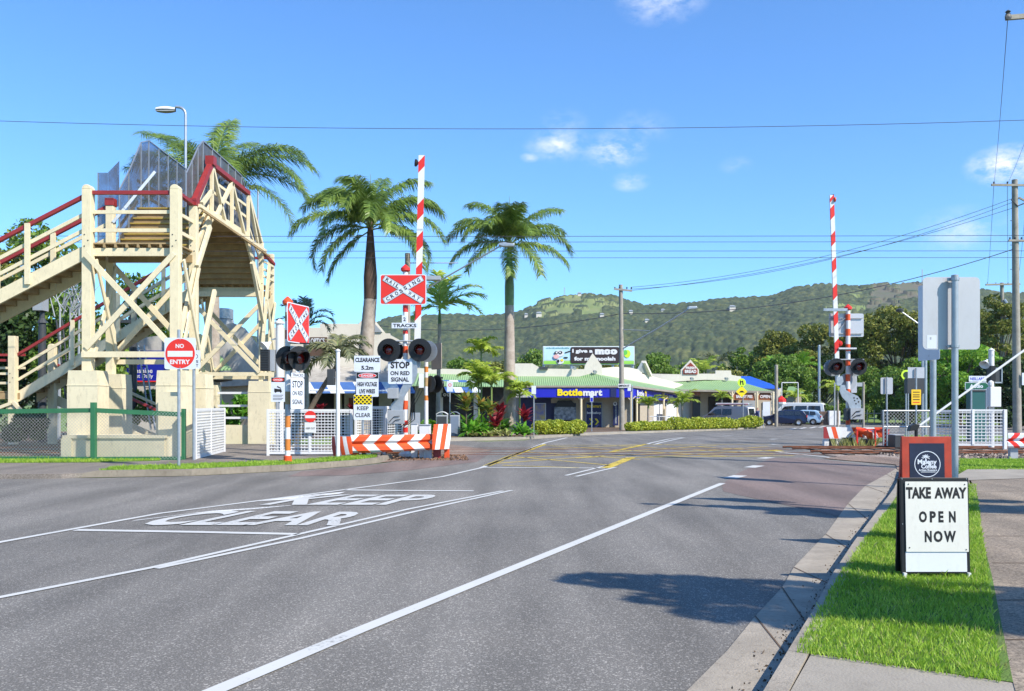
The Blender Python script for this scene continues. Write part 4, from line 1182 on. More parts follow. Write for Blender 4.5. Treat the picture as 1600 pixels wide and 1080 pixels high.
# warning notice with train picture
p = G(436, 714, .05); x, y = p.x, p.y; k = y / F
t = thing('danger_notice', 'white DANGER notice with a black picture, beside the cream pier', 'notice', (x, y, .05))
mb = MB(); pole(mb, x, y, .05, W(0, 595, y).z, .035, GREYP); mb.part('pole', t, smooth=True)
mb = MB(); f = Fr(W(434.5, 609, y - .05))
f.rect(mb, -11 * k, 11 * k, -19 * k, 19.5 * k, -.004, 0, SIGNW, r=.02); f.rect(mb, -10.5 * k, 10.5 * k, 12 * k, 19 * k, .001, .002, INK)
f.poly(mb, [(9 * k * math.cos(a * .3), 15.5 * k + 3 * k * math.sin(a * .3)) for a in range(21)], .003, .004, BRED); f.text(mb, 'DANGER', -7 * k, 7 * k, 14 * k, 17 * k, .005, WHITE)
f.poly(mb, [(-6 * k, -3 * k), (-4 * k, -5 * k), (-2 * k, -3.5 * k), (3 * k, -3.5 * k), (4 * k, -5.5 * k), (6 * k, -3 * k), (5 * k, 1 * k), (1 * k, 1 * k), (-6 * k, 2 * k)], .001, .002, INK); f.poly(mb, [(-2 * k, 4 * k), (4 * k, 1.5 * k), (5 * k, 2.5 * k), (-1 * k, 6 * k)], .001, .002, INK)
for i, q in enumerate((-9, -11.5, -14, -16)): f.rect(mb, -8 * k, (8 - i % 2 * 2) * k, q * k, (q + .8) * k, .001, .002, INK)
mb.part('notice_board', t)
# ================================================================== LEVEL CROSSING EQUIPMENT
def banded(mb, x, y, z0, z1, r, bands, m0, n=14):
    """bands: (za, zb, mat); rest m0"""
    z = z0
    for (a, b, m) in sorted(bands) + [(z1, z1, None)]:
        if a > z + .001: mb.tube([(x, y, z), (x, y, min(a, z1))], r, m0, n)
        if m: mb.tube([(x, y, a), (x, y, b)], r * 1.01, m, n)
        z = b
def finial(mb, x, y, z, r, m):
    mb.lathe((x, y, z), (0, 0, 1), [(r * 1.1, -.02), (r * 1.75, .02), (r * 1.75, .09), (r * 1.1, .14), (r * .4, .19), (0, .21)], m, 14)

def crossbuck(parent, f, w, h, k0=.93, name='crossing_board', d=0):
    mb = MB(); s = w / 1.37
    f.rect(mb, -w / 2, w / 2, -h / 2, h / 2, d - .012, d, SIGNW, r=.06 * s)
    f.rect(mb, -w / 2 + .025, w / 2 - .025, -h / 2 + .025, h / 2 - .025, d + .0005, d + .004, BRED, r=.05 * s)
    a = math.atan2(h * .74, w * .80); L_ = math.hypot(w * .83, h * .80) ; wd_ = h * .215
    for sg, dd in ((1, .006), (-1, .0085)):
        c, sn = math.cos(a * sg), math.sin(a * sg)
        def rr(hl, hw, e, m):
            f.poly(mb, [(u * c - v * sn, u * sn + v * c) for u, v in ((-hl, -hw), (hl, -hw), (hl, hw), (-hl, hw))], d + e, d + e + .001, m)
        rr(L_ / 2, wd_ / 2, dd, INK); rr(L_ / 2 - .012, wd_ / 2 - .012, dd + .0012, SIGNW); rr(L_ / 2 - .028, wd_ / 2 - .028, dd + .0024, INK); rr(L_ / 2 - .034, wd_ / 2 - .034, dd + .0036, SIGNW)
    def letters(word, sg, t0, t1):
        n = len(word)
        for i, ch in enumerate(word):
            t = t0 + (t1 - t0) * (i + .5) / n; cw = .058 * w / 1.0 * .62; chh = wd_ * .28
            u = t * L_ * math.cos(a * sg); v = t * L_ * math.sin(a * sg)
            wch = cw * (.25 if ch == 'I' else 1)
            f.text(mb, ch, u - wch, u + wch, v - chh, v + chh, d + .014, INK, .03, a * sg)
    letters('RAIL', -1, -.45, -.10); letters('WAY', -1, .12, .44)
    letters('CROSSING', 1, -.45, .45)
    mb.part(name, parent)

def signal_head(parent, c, fwd, r=.33, hood=.28, back=None, label=None):
    """target board with red lens and deep hood, facing fwd"""
    fwd = Vector(fwd).normalized()
    mb = MB(); c = Vector(c)
    mb.lathe(c, fwd, [(0, -.02), (r, -.02), (r, .0), (0, .004)], BLACK, 26)
    mb.lathe(c, fwd, [(.13, -.02), (.15, -.18), (.08, -.24), (0, -.24)], BLACK, 16)
    sp = mb.part('signal_lamp', parent, smooth=True, label=label)
    mb = MB(); ax = fwd; t = Vector((0, 0, 1)); a = ax.cross(t).normalized(); b = Vector((0, 0, 1))
    n = 22; vs = []; fs = []
    for i in range(n + 1):
        q = R(-50 + 280 * i / n); dd = hood * (.55 + .45 * max(0, math.sin(q)))
        for rr, z in ((.165, 0), (.17, dd), (.155, dd), (.152, 0)):
            vs.append(c + (a * math.cos(q) + b * math.sin(q)) * rr + ax * z)
    for i in range(n):
        for j in range(4): fs.append((4 * i + j, 4 * i + (j + 1) % 4, 4 * i + 4 + (j + 1) % 4, 4 * i + 4 + j))
    mb.add(vs, fs, BLACK); mb.part('hood', sp, smooth=True)
    mb = MB(); mb.lathe(c + fwd * .012, fwd, [(.14, 0), (.12, .03), (.07, .05), (0, .058)], LENS, 18); mb.part('lens', sp, smooth=True)

def boom(mb, p0, p1, w, m0, m1, bands, up=(1, 0, 0)):
    """striped boom arm from p0 (foot) to p1 (tip); bands: list of (t0, t1) red, slanted"""
    p0, p1 = Vector(p0), Vector(p1); d = p1 - p0; ux = Vector((1, 0, 0))
    f = lambda t, s, e: p0 + d * t + ux * s * w / 2 + Vector((0, -1, 0)) * e
    sl = w * .55 / d.length
    cuts = [0] + [x for b in bands for x in b] + [1]
    for i in range(len(cuts) - 1):
        a, b = cuts[i], cuts[i + 1]; m = m1 if i % 2 else m0
        sa = 0 if i == 0 else sl; sb = 0 if i == len(cuts) - 2 else sl
        A = [f(a - sa, -1, .035), f(a + sa, 1, .035), f(b + sb, 1, .035), f(b - sb, -1, .035)]
        mb.prism(A, (0, .07, 0), m)

# ---------------- left boom gate
p = Vector(((633.5 - 800) / F * 26.6, 26.6, 0)); x, y = p.x, p.y; k = y / F
zz = lambda py, yy=26.6: EYE + (630 - py) / F * yy
xx = lambda px, yy=26.6: (px - 800) / F * yy
t = thing('boom_gate', 'left boom gate with raised striped arm and RAILWAY CROSSING board above STOP ON RED SIGNAL', 'boom gate', (x, y, 0), 'boom gates')
mb = MB(); banded(mb, x, y, .05, zz(424), .075, [(zz(488), zz(478), BRED), (zz(522), zz(516), BRED), (zz(552), zz(541), ORED), (zz(640), zz(626), ORED), (zz(664), zz(657), BRED), (zz(676), zz(668), BRED)], WHITE)
finial(mb, x, y, zz(424), .08, BRED); mb.part('mast', t, smooth=True)
mb = MB(); mb.lathe((x, y, 0), (0, 0, 1), [(.2, 0), (.2, .1), (.12, .16), (.12, .3)], WHITE, 12); mb.part('base', t)
f = Fr(W(630, 452.5, y - .14)); crossbuck(t, f, 72 * k, 47 * k)
mb = MB(); f = Fr(W(632, 507, y - .12)); f.rect(mb, -20 * k, 21 * k, -6 * k, 2.5 * k, -.008, 0, SIGNW); f.rect(mb, -4 * k, 4 * k, 1 * k, 14 * k, -.008, .001, SIGNW)
f.text(mb, '2', -2 * k, 2 * k, 5 * k, 11 * k, .003, INK, .03); f.text(mb, 'TRACKS', -18 * k, 18.5 * k, -4.5 * k, 1 * k, .003, INK, .03)
f.text(mb, '7', -2 * k, 3 * k, -17 * k, -9 * k, .02, INK, .03); mb.part('tracks_plate', t)
for px in (607.5, 656): signal_head(t, W(px, 547, y - .25), (0, -1, 0), 18 * k)
for px, dz in ((612, .02), (664, 0)):
    mb = MB(); c = W(px + 3, 549, y + .12); mb.lathe(c, (0.25, 1, 0), [(0, 0), (17 * k, 0), (17 * k, .02), (0, .03)], BLACK if px < 620 else GALV, 22); mb.part('rear_lamp', t)
mb = MB(); mb.tube([W(601, 533, y - .1), W(664, 533, y - .1)], .022, GREYP, 8); mb.tube([W(601, 538, y - .05), W(664, 538, y - .05)], .022, GREYP, 8); mb.part('lamp_bracket', t)
mb = MB(); f = Fr(W(625, 580.5, y - .2)); f.rect(mb, -18.5 * k, 19 * k, -19.5 * k, 19 * k, -.008, 0, SIGNW, r=.04)
f.text(mb, 'STOP', -14.5 * k, 15 * k, 4.5 * k, 15 * k, .003, INK, .04); f.text(mb, 'ON RED', -15 * k, 15 * k, -6 * k, .5 * k, .003, INK, .035); f.text(mb, 'SIGNAL', -14 * k, 14 * k, -16 * k, -9 * k, .003, INK, .035)
for u in (-5, 4):
    for v in (16.5, -17.8): f.disc(mb, u * k, v * k, .012, 0, .012, GALV, 8)
mb.part('stop_board', t)
# mechanism cabinet and curved counterweight arm
mb = MB(); mb.bb(xx(608), xx(633), y - .35, y - .05, zz(662), zz(641), GREYP); f = Fr((xx(608), y - .351, zz(662)))
for (a, b) in [((3, 3), (10, 11)), ((10, 11), (19, 12)), ((8, 2), (13, 6)), ((13, 6), (20, 7))]:
    mb.tube([f.p(a[0] * k, a[1] * k, .02), f.p(b[0] * k, b[1] * k, .03)], .012, INK, 5)
mb.part('control_cabinet', t, bevel=.01)
mb = MB(); mb.bb(xx(609), xx(624), y - .5, y - .1, zz(623), zz(607), GREYP); mb.part('counterweight', t, bevel=.01)
f = Fr((0, y - .12, 0)); Q = lambda L: [((a - 800) * k, zz(b)) for a, b in L]
mb = MB()
f.poly(mb, Q([(649, 560), (653, 566), (653, 585), (648, 598), (638, 612), (632, 622), (630, 640), (626, 646), (612, 646), (612, 632), (622, 622), (627, 608), (634, 596), (641, 590), (641, 560)]), 0, .06, GALV)
mb.part('arm_bracket', t, bevel=.008)
mb = MB()
for a in range(3): mb.tube([W(655 + 3 * a, 588, y), W(650 + 5 * a, 610, y - .1), W(642 + 3 * a, 632, y - .15), W(640 + 4 * a, 655, y - .1), W(625 + 6 * a, 668 - 2 * a, y - .15)], .012, INK, 5)
mb.bb(xx(655), xx(662), y - .1, y + .05, zz(606), zz(584), WHITE); mb.bb(xx(650), xx(657), y - .12, y - .0, zz(575), zz(563), GREYP)
mb.bb(xx(643), xx(656), y - .1, y + .1, zz(672), zz(645), GREYP)
mb.part('cables', t)
mb = MB(); boom(mb, W(651.5, 566, y + .2), W(659, 243, y + .2), 9.6 * k, WHITE, BRED, [(.030, .085), (.215, .29), (.395, .47), (.545, .618), (.70, .775), (.93, .983)][:6])
bm_ = mb.part('boom_arm', t)
mb = MB(); mb.lathe(W(653.5, 255, y + .2), (-1, 0, .1), [(.04, 0), (.11, .05), (.11, .1), (0, .1)], BLACK, 12); mb.part('tip_lamp', bm_)
mb = MB(); mb.bb(xx(643), xx(688), y - .02, y + .3, zz(437), zz(431), GREYP); mb.part('side_light', t)

# small white relay boxes behind the barrier
for px0, px1, a, b, lab in ((642, 652, 663, 676, 'small white relay box behind the striped barrier, nearest the mast'), (655, 672, 665, 677, 'wider white relay box behind the striped barrier, under the banded post')):
    mb = MB(); yy = 25.9; mb.bb(xx(px0, yy), xx(px1, yy), yy, yy + .3, .02, zz(a, yy), WHITE); mb.bb(xx(px0 - .6, yy), xx(px1 + .6, yy), yy - .02, yy + .32, zz(a, yy), zz(a, yy) + .03, GREYP); mb.thing('relay_box', lab, 'box', bevel=.01)

# second pedestrian mast with orange and white bands
YB = 27.2; x = xx(666, YB); k2 = YB / F
t = thing('pedestrian_signal', 'slim orange and white banded signal post right of the left boom gate', 'signal post', (x, YB, 0), 'pedestrian crossing signals')
mb = MB(); banded(mb, x, YB, .02, zz(566, YB), .06, [(zz(604, YB), zz(590, YB), TIMBER), (zz(626, YB), zz(618, YB), ORANGE), (zz(582, YB), zz(573, YB), ORANGE)], WHITE); mb.part('post', t, smooth=True)
mb = MB(); f = Fr(W(681, 556.5, YB + .1), yaw(-52)); f.rect(mb, -.25, .3, -21 * k2, 20 * k2, -.02, 0, mat('tan_board_back', (.36, .29, .23), .6, var=.12, vs=2, dirt=.3), r=.05); mb.part('board_back', t)
for dx, rr in ((673, 13), (683, 14)):
    mb = MB(); mb.lathe(W(dx, 600, YB - .05), (1, .9, 0), [(0, -.02), (rr * k2, -.02), (rr * k2, .0), (.1, .02), (.12, .18), (0, .18)], BLACK, 20); mb.part('signal_lamp', t, smooth=True)
mb = MB(); mb.tube([W(666, 590, YB), W(685, 590, YB)], .02, BLACK, 6); mb.bb(xx(685, YB), xx(692, YB), YB - .05, YB + .02, zz(592, YB), zz(589, YB), BLACK); mb.part('bracket', t)

# left pedestrian mast
YA = G(449.5, 722, .12).y; x = xx(449.5, YA); ka = YA / F
t = thing('pedestrian_signal', 'left signal post with orange foot and crossing board turned side-on', 'signal post', (x, YA, .1), 'pedestrian crossing signals')
mb = MB(); banded(mb, x, YA, .14, zz(474, YA), .068, [(zz(718, YA), zz(704, YA), WHITE), (zz(704, YA), zz(686, YA), ORANGE), (zz(686, YA), zz(668, YA), WHITE), (zz(668, YA), zz(650, YA), ORANGE), (zz(650, YA), zz(632, YA), GREYP), (zz(632, YA), zz(612, YA), TIMBER), (zz(530, YA), zz(516, YA), RED), (zz(502, YA), zz(488, YA), TIMBER)], WHITE)
finial(mb, x, YA, zz(476, YA), .075, ORED); mb.part('post', t, smooth=True)
mb = MB(); mb.lathe((x, YA, .1), (0, 0, 1), [(.13, 0), (.13, .05), (.10, .06), (.10, .17), (.07, .18)], ORED, 14); mb.part('foot', t)
f = Fr(W(466.5, 506, YA - .02), yaw(77)); crossbuck(t, f, 1.2, .98)
for px, q in ((449, 0), (468, .05)):
    signal_head(t, W(px, 560, YA - .1 + q), (.75, -.85, 0), .31, .34)
mb = MB(); mb.tube([W(445, 548, YA), W(478, 548, YA)], .022, BLACK, 6); mb.tube([W(452, 536, YA), W(484, 537, YA + .1)], .02, BLACK, 6); mb.bb(xx(455, YA), xx(463, YA), YA - .1, YA, zz(552, YA), zz(541, YA), GREYP); mb.part('lamp_bracket', t)
mb = MB(); f = Fr(W(465, 609, YA - .05), yaw(55)); h = 27 * ka
f.rect(mb, -.22, .22, -30 * ka, 18 * ka, -.008, 0, SIGNW, r=.03); f.text(mb, 'STOP', -.17, .17, 3 * ka, 14 * ka, .003, INK); f.text(mb, 'ON RED', -.17, .17, -9 * ka, -2 * ka, .003, INK); f.text(mb, 'SIGNAL', -.17, .17, -23 * ka, -15 * ka, .003, INK); mb.part('stop_board', t)
mb = MB(); f.rect(mb, -.2, .22, 19.5 * ka, 26 * ka, -.008, 0, SIGNW); f.rect(mb, -.05, .07, 27 * ka, 40 * ka, -.008, 0, SIGNW); f.text(mb, 'TRACKS', -.17, .19, 20.5 * ka, 25 * ka, .003, INK); f.text(mb, '2', -.02, .04, 29 * ka, 36 * ka, .003, INK); mb.part('tracks_plate', t)

# clearance / danger / keep clear group
YC = 25.4; kc = YC / F
t = thing('clearance_sign', 'CLEARANCE 5.2m board above a DANGER HIGH VOLTAGE LIVE WIRES board', 'road sign', (xx(573, YC), YC, 0))
for px in (566, 580):
    mb = MB(); pole(mb, xx(px, YC), YC + .05, 0, zz(560, YC), .03, GREYP); mb.part('pole', t, smooth=True)
mb = MB(); f = Fr(W(573.5, 568.5, YC)); f.rect(mb, -20 * kc, 20.5 * kc, -12.5 * kc, 12.5 * kc, -.006, 0, SIGNW, r=.02)
f.text(mb, 'CLEARANCE', -18.5 * kc, 19.5 * kc, 2.5 * kc, 9.5 * kc, .003, INK, .04); f.text(mb, '5.2m', -9 * kc, 10 * kc, -9.5 * kc, -3 * kc, .003, INK, .04); mb.part('clearance_board', t)
mb = MB(); f = Fr(W(573.5, 600.5, YC)); f.rect(mb, -17 * kc, 18 * kc, -19.5 * kc, 19 * kc, -.006, 0, SIGNW, r=.02); f.rect(mb, -16.5 * kc, 17.5 * kc, 9 * kc, 18.5 * kc, .001, .003, INK)
f.poly(mb, [(.5 * kc + 14.5 * kc * math.cos(a * .3), 13.5 * kc + 4 * kc * math.sin(a * .3)) for a in range(21)], .004, .005, SIGNW); f.poly(mb, [(.5 * kc + 13.6 * kc * math.cos(a * .3), 13.5 * kc + 3.2 * kc * math.sin(a * .3)) for a in range(21)], .006, .007, BRED)
f.text(mb, 'DANGER', -9 * kc, 10 * kc, 11.7 * kc, 15.3 * kc, .009, SIGNW, .03); f.text(mb, 'HIGH VOLTAGE', -15 * kc, 15.5 * kc, -3.5 * kc, 3.5 * kc, .003, INK, .04); f.text(mb, 'LIVE WIRES', -12 * kc, 12.5 * kc, -14.5 * kc, -7.5 * kc, .003, INK, .04); mb.part('danger_board', t)
YK = 25.15; kk = YK / F
t = thing('keep_clear_sign', 'KEEP CLEAR sign with a yellow and black hatch square above the striped barrier', 'road sign', (xx(567, YK), YK, 0))
mb = MB(); pole(mb, xx(566.5, YK), YK + .05, 0, zz(620, YK), .034, GALV); mb.part('pole', t, smooth=True)
mb = MB(); f = Fr(W(567, 636.5, YK)); f.rect(mb, -14.5 * kk, 14.5 * kk, -20 * kk, 20 * kk, -.006, 0, SIGNW, r=.035); f.rect(mb, -14 * kk, 14 * kk, 4.5 * kk, 19.3 * kk, .001, .003, INK, r=.02)
for i in range(-4, 5):
    for s in (1, -1):
        c = i * 6.4 * kk; u0, v0, u1, v1 = c - 7.4 * kk, 4.5 * kk, c + 7.4 * kk, 19.3 * kk
        if s < 0: u0, u1 = u1, u0
        if max(u0, u1) > 14 * kk or min(u0, u1) < -14 * kk:
            lim = 14 * kk
            def clip(u, v, U, V):
                if abs(u) > lim: w_ = (math.copysign(lim, u) - u) / (U - u); return math.copysign(lim, u), v + (V - v) * w_
                return u, v
            if (u0 > lim and u1 > lim) or (u0 < -lim and u1 < -lim): continue
            a = clip(u0, v0, u1, v1); b = clip(u1, v1, u0, v0); (u0, v0), (u1, v1) = a, b
        A, B = f.p(u0, v0, .004 + .001 * (s > 0)), f.p(u1, v1, .004 + .001 * (s > 0)); mb.beam(A, B, 1.35 * kk, .001, YEL, up=f.n)
f.text(mb, 'KEEP', -9 * kk, 9 * kk, -4.5 * kk, 1.5 * kk, .003, INK, .02); f.text(mb, 'CLEAR', -12 * kk, 12 * kk, -15.5 * kk, -9 * kk, .003, INK, .02); mb.part('sign_board', t)

# ---------------- striped W-beam barrier
def striped_beam(mb, path, h, mats, step, z0, amp=.04, slant=.5, chev=True):
    """path: list of (x,y) points; z0: list of bottom heights; profile across height"""
    P = [Vector((a, b, 0)) for a, b in path]
    L_ = [0]
    for i in range(1, len(P)): L_.append(L_[-1] + (P[i] - P[i - 1]).length)
    def at(s):
        s = min(max(s, 0), L_[-1] - 1e-6)
        for i in range(1, len(P)):
            if s <= L_[i]:
                q = (s - L_[i - 1]) / (L_[i] - L_[i - 1]); p = P[i - 1].lerp(P[i], q); d = (P[i] - P[i - 1]).normalized()
                return p, Vector((d.y, -d.x, 0)), z0[i - 1] + (z0[i] - z0[i - 1]) * q, h[i - 1] + (h[i] - h[i - 1]) * q
    prof = [(0, 0), (.12, 1), (.34, 1), (.5, -.3), (.66, 1), (.88, 1), (1, 0)]
    sub = 4
    s = -step; i = 0
    while s < L_[-1] + step:
        m = mats[i % 2]
        vs = []; fs = []
        for j, (v, dd) in enumerate(prof):
            off = -(abs(v - .5) * 2 if chev else v) * slant * step
            for e in range(sub + 1):
                q = min(max(s + step * e / sub - off, 0), L_[-1] - 1e-6)
                p, n, zb, hh = at(q)
                vs.append(p + n * amp * dd + Vector((0, 0, zb + v * hh)))
        w = sub + 1
        for j in range(len(prof) - 1):
            for e in range(sub): fs.append((j * w + e, j * w + e + 1, (j + 1) * w + e + 1, (j + 1) * w + e))
        mb.add(vs, fs, m); s += step; i += 1
YW = 24.9
t = thing('guard_barrier', 'long orange and white striped guard barrier in front of the left boom gate', 'barrier', (xx(605, YW), YW, 0), 'striped barriers')
mb = MB()
striped_beam(mb, [(xx(548, YW), YW), (xx(620, YW), YW + .25), (xx(684, YW), YW + .75)], [.50, .47, .44], (WHITE, ORED), .315, [zz(708, YW), zz(706.5, YW), zz(704, YW)], .06, .75)
bp_ = mb.part('rail', t)
mod = bp_.modifiers.new('thick', 'SOLIDIFY'); mod.thickness = .012
mb = MB()   # left flared end
for i, (a, b, m) in enumerate([(0, .22, RED), (.22, .42, WHITE), (.42, .62, ORED), (.62, .80, WHITE), (.80, 1.02, ORED)]):
    vs = []; fs = []
    for e in range(5):
        q = a + (b - a) * e / 4
        for v in range(7):
            vv = v / 6; qq = q + (.5 - vv) * .16
            qq = min(max(qq, 0), 1.02)
            ang = R(100) * (1 - qq); rr = .38
            X = xx(551, YW) - (1 - qq) * .62; Yy = YW - .07 + .30 * (1 - qq) ** 2
            zt = zz(682, YW) ; zb = zz(714 - 5 * qq, YW)
            vs.append((X, Yy - .03 * math.sin(math.pi * vv), zb + (zt - zb) * vv))
    for e in range(4):
        for v in range(6): fs.append((e * 7 + v, e * 7 + 7 + v, e * 7 + 8 + v, e * 7 + 1 + v))
    mb.add(vs, fs, m)
e_ = mb.part('flared_end', t, smooth=False); mod = e_.modifiers.new('thick', 'SOLIDIFY'); mod.thickness = .012
mb = MB()
xe, ye = xx(684, YW), YW + .75
for i, (a, b, m) in enumerate([(0, .25, ORED), (.25, .5, WHITE), (.5, .75, ORED), (.75, 1.0, WHITE)]):
    vs = []; fs = []
    for e in range(5):
        q = a + (b - a) * e / 4
        for v in range(6):
            vv = v / 5; qq = min(max(q + (vv - .5) * .2, 0), 1)
            ang = R(110) * qq
            vs.append((xe - .2 + qq * .5 , ye - .25 + .35 * (1 - math.cos(ang)), zz(703, YW) + (.72) * vv - .02))
    for e in range(4):
        for v in range(5): fs.append((e * 6 + v, e * 6 + 6 + v, e * 6 + 7 + v, e * 6 + 1 + v))
    mb.add(vs, fs, m)
e_ = mb.part('flared_end', t); mod = e_.modifiers.new('thick', 'SOLIDIFY'); mod.thickness = .012
for (px, m, w, dy) in ((553, ORED, 11, .12), (574, WHITE, 5, .15), (566, DGREY, 5, .2), (664, GREYP, 13, .75), (678, RED, 12, .95), (694, ORED, 8, .95)):
    mb = MB(); mb.bb(xx(px - w / 2, YW), xx(px + w / 2, YW), YW + dy, YW + dy + .18, 0, zz(703, YW), m); mb.part('leg', t, bevel=.008)

# ---------------- right boom gate
YR = 33.9; kr = YR / F; x = xx(1325, YR); zr = lambda py: zz(py, YR); xr = lambda px: xx(px, YR)
t = thing('boom_gate', 'right boom gate beyond the rails, its striped arm raised and boards seen from behind', 'boom gate', (x, YR, 0), 'boom gates')
mb = MB(); banded(mb, x, YR, .3, zr(484), .082, [(zr(b), zr(a), ORED) for a, b in ((491, 501), (514, 525), (538, 549), (562, 572), (585, 596), (608, 614), (640, 657), (669, 674), (656, 664))], WHITE)
finial(mb, x, YR, zr(484), .085, BRED); mb.part('mast', t, smooth=True)
mb = MB(); mb.bb(xr(1319), xr(1331), YR - .16, YR + .16, .12, zr(670), DGREY); mb.bb(xr(1314), xr(1335), YR - .25, YR + .25, 0, .12, DGREY); mb.part('base', t, bevel=.01)
mb = MB(); f = Fr(W(1322, 508.5, YR + .1)); f.rect(mb, -27 * kr, 27.5 * kr, -18 * kr, 18.5 * kr, 0, .008, ALUM, r=.05)
for v in (11, -13): mb.tube([f.p(-26 * kr, v * kr, .05), f.p(25 * kr, v * kr, .05)], .02, GREYP, 6)
mb.tube([f.p(-15 * kr, -11 * kr, .06), f.p(-2 * kr, 5 * kr, .1)], .018, GREYP, 6); mb.tube([f.p(-15 * kr, 3 * kr, .06), f.p(-2 * kr, 11 * kr, .1)], .018, GREYP, 6); mb.part('crossing_board', t)
mb = MB(); mb.bb(xr(1285), xr(1322), YR - .15, YR - .1, zr(486.5), zr(482.5), GALV); mb.part('side_light', t)
mb = MB(); mb.tube([W(1310, 545, YR - .15), W(1338, 545, YR - .15)], .045, GREYP, 8); mb.part('bracket', t)
mb = MB(); mb.lathe(W(1312, 537, YR - .05), (-.5, -1, 0), [(0, .0), (.11, 0), (.11, .05), (.07, .07), (0, .08)], BRED, 14); mb.part('bell', t, smooth=True)
for px in (1307, 1342): signal_head(t, W(px, 573, YR - .25), (0, -1, 0), 13 * kr)
mb = MB(); mb.tube([W(1300, 562, YR - .1), W(1350, 562, YR - .1)], .024, GREYP, 6); mb.part('lamp_bracket', t)
for px in (1300, 1336):
    mb = MB(); mb.lathe(W(px, 575, YR + .12), (0, 1, 0), [(0, 0), (13 * kr, 0), (13 * kr, .02), (0, .03)], GALV, 20); mb.part('rear_lamp', t)
mb = MB(); f = Fr(W(1328, 597, YR + .12)); f.disc(mb, -4 * kr, 0, 14 * kr, 0, .006, GREYP, 26); f.rect(mb, 2 * kr, 11 * kr, -17 * kr, 14 * kr, -.01, -.004, ALUM, r=.03); f.rect(mb, -8 * kr, -2 * kr, -12 * kr, -4 * kr, .007, .01, WHITE); mb.part('stop_board', t)
f = Fr((0, YR - .22, 0)); Q = lambda L: [(xr(a), zr(b)) for a, b in L]
mb = MB(); f.poly(mb, Q([(1309, 602), (1316, 602), (1318, 610), (1327, 615), (1336, 619), (1341, 626), (1341, 640), (1324, 640), (1321, 630), (1312, 621), (1308, 612)]), 0, .06, GALV)
for a, b in ((1331, 626), (1335, 623), (1337, 628), (1333, 631), (1330, 622)): f.disc(mb, xr(a), zr(b), .03, .06, .065, INK, 8)
f.poly(mb, Q([(1304, 590), (1313, 588), (1315, 596), (1310, 604), (1304, 602)]), -.06, -.01, GALV); mb.part('arm_bracket', t)
mb = MB(); mb.bb(xr(1323), xr(1343), YR - .4, YR - .1, zr(655), zr(638), GREYP); f = Fr((xr(1323), YR - .401, zr(655)))
for (a, b) in [((2, 5), (8, 12)), ((8, 12), (15, 13)), ((3, 2), (9, 6)), ((9, 6), (16, 7))]: mb.tube([f.p(a[0] * kr, a[1] * kr, .02), f.p(b[0] * kr, b[1] * kr, .03)], .015, INK, 5)
mb.bb(xr(1318), xr(1322), YR - .3, YR, zr(657), zr(638), DGREY); mb.part('control_cabinet', t)
mb = MB(); mb.tube([W(1318, 655, YR - .2), W(1317, 660, YR - .3), W(1321, 662, YR - .3)], .02, INK, 6); mb.tube([W(1331, 656, YR - .3), W(1336, 658, YR - .3), W(1339, 655, YR - .3)], .045, INK, 6); mb.part('cables', t)
mb = MB(); boom(mb, W(1309, 600, YR - .1), W(1299.5, 305, YR - .1), 6.5 * kr, WHITE, BRED, [(.17, .23), (.315, .375), (.455, .52), (.60, .66), (.74, .80), (.88, .94), (.972, .992)])
ba = mb.part('boom_arm', t)
mb = MB(); mb.lathe(W(1302.5, 312, YR - .15), (1, 0, 0), [(.03, 0), (.09, .03), (.09, .07), (0, .07)], ORED, 10); mb.part('tip_lamp', ba)

# right barriers
YG = 31.6; zb_ = lambda py: zz(py, YG); xb_ = lambda px: xx(px, YG)
YG = 33.3
t = thing('guard_barrier', 'short striped guard barrier with red pipe rails in front of the right boom gate', 'barrier', (xb_(1335), YG, 0), 'striped barriers')
def stripes(mb, X0, X1, Z0, Z1, Y, cols, slant, th=.02):
    n = len(cols)
    for i, m in enumerate(cols):
        a, b = X0 + (X1 - X0) * i / n, X0 + (X1 - X0) * (i + 1) / n
        s = slant * (X1 - X0) / n; cl = lambda v: min(max(v, X0), X1)
        P = [(cl(a + s), Y, Z0), (cl(b + s) if i < n - 1 else X1, Y, Z0), (cl(b - s) if i < n - 1 else X1, Y, Z1), (cl(a - s) if i else X0, Y, Z1)]
        if i == 0: P[0] = (X0, Y, Z0)
        mb.prism(P, (0, th, 0), m)
mb = MB(); stripes(mb, xb_(1284), xb_(1312), zb_(685), zb_(667), YG - .2, (RED, WHITE, ORED, WHITE), .35); mb.part('end_panel', t)
mb = MB(); stripes(mb, xb_(1312.3), xb_(1384), zb_(684), zb_(668), YG + .15, (WHITE, WHITE, ORED, WHITE, WHITE, ORED), .3); mb.part('rail', t)
mb = MB(); mb.tube([W(1337, 671, YG), W(1350, 674, YG - .1), W(1358, 678, YG - .1), W(1360, 686, YG)], [.10, .13, .14, .10], ORED, 10); mb.part('bent_end', t, smooth=True)
for px, w, m in ((1290, 7, WHITE), (1300, 7, DGREY), (1306, 3, WHITE), (1355, 8, DGREY)):
    mb = MB(); mb.bb(xb_(px - w / 2), xb_(px + w / 2), YG - .12, YG + .1, 0, zb_(686), m); mb.part('leg', t)
for px, w in ((1334, 2.2), (1362, 2.2), (1379, 8)):
    mb = MB(); mb.bb(xb_(px - w / 2), xb_(px + w / 2), YG - .35, YG - .27, 0, zb_(672), BRED); mb.part('pipe_post', t)
mb = MB(); mb.bb(xb_(1333), xb_(1384), YG - .36, YG - .28, zb_(671.8), zb_(670), BRED); mb.part('pipe_rail', t)
YQ = G(1587, 719).y; kq_ = YQ / F
t = thing('guard_barrier', 'red white and blue wavy striped barrier cut by the right edge of the picture', 'barrier', (xx(1590, YQ), YQ, 0), 'striped barriers')
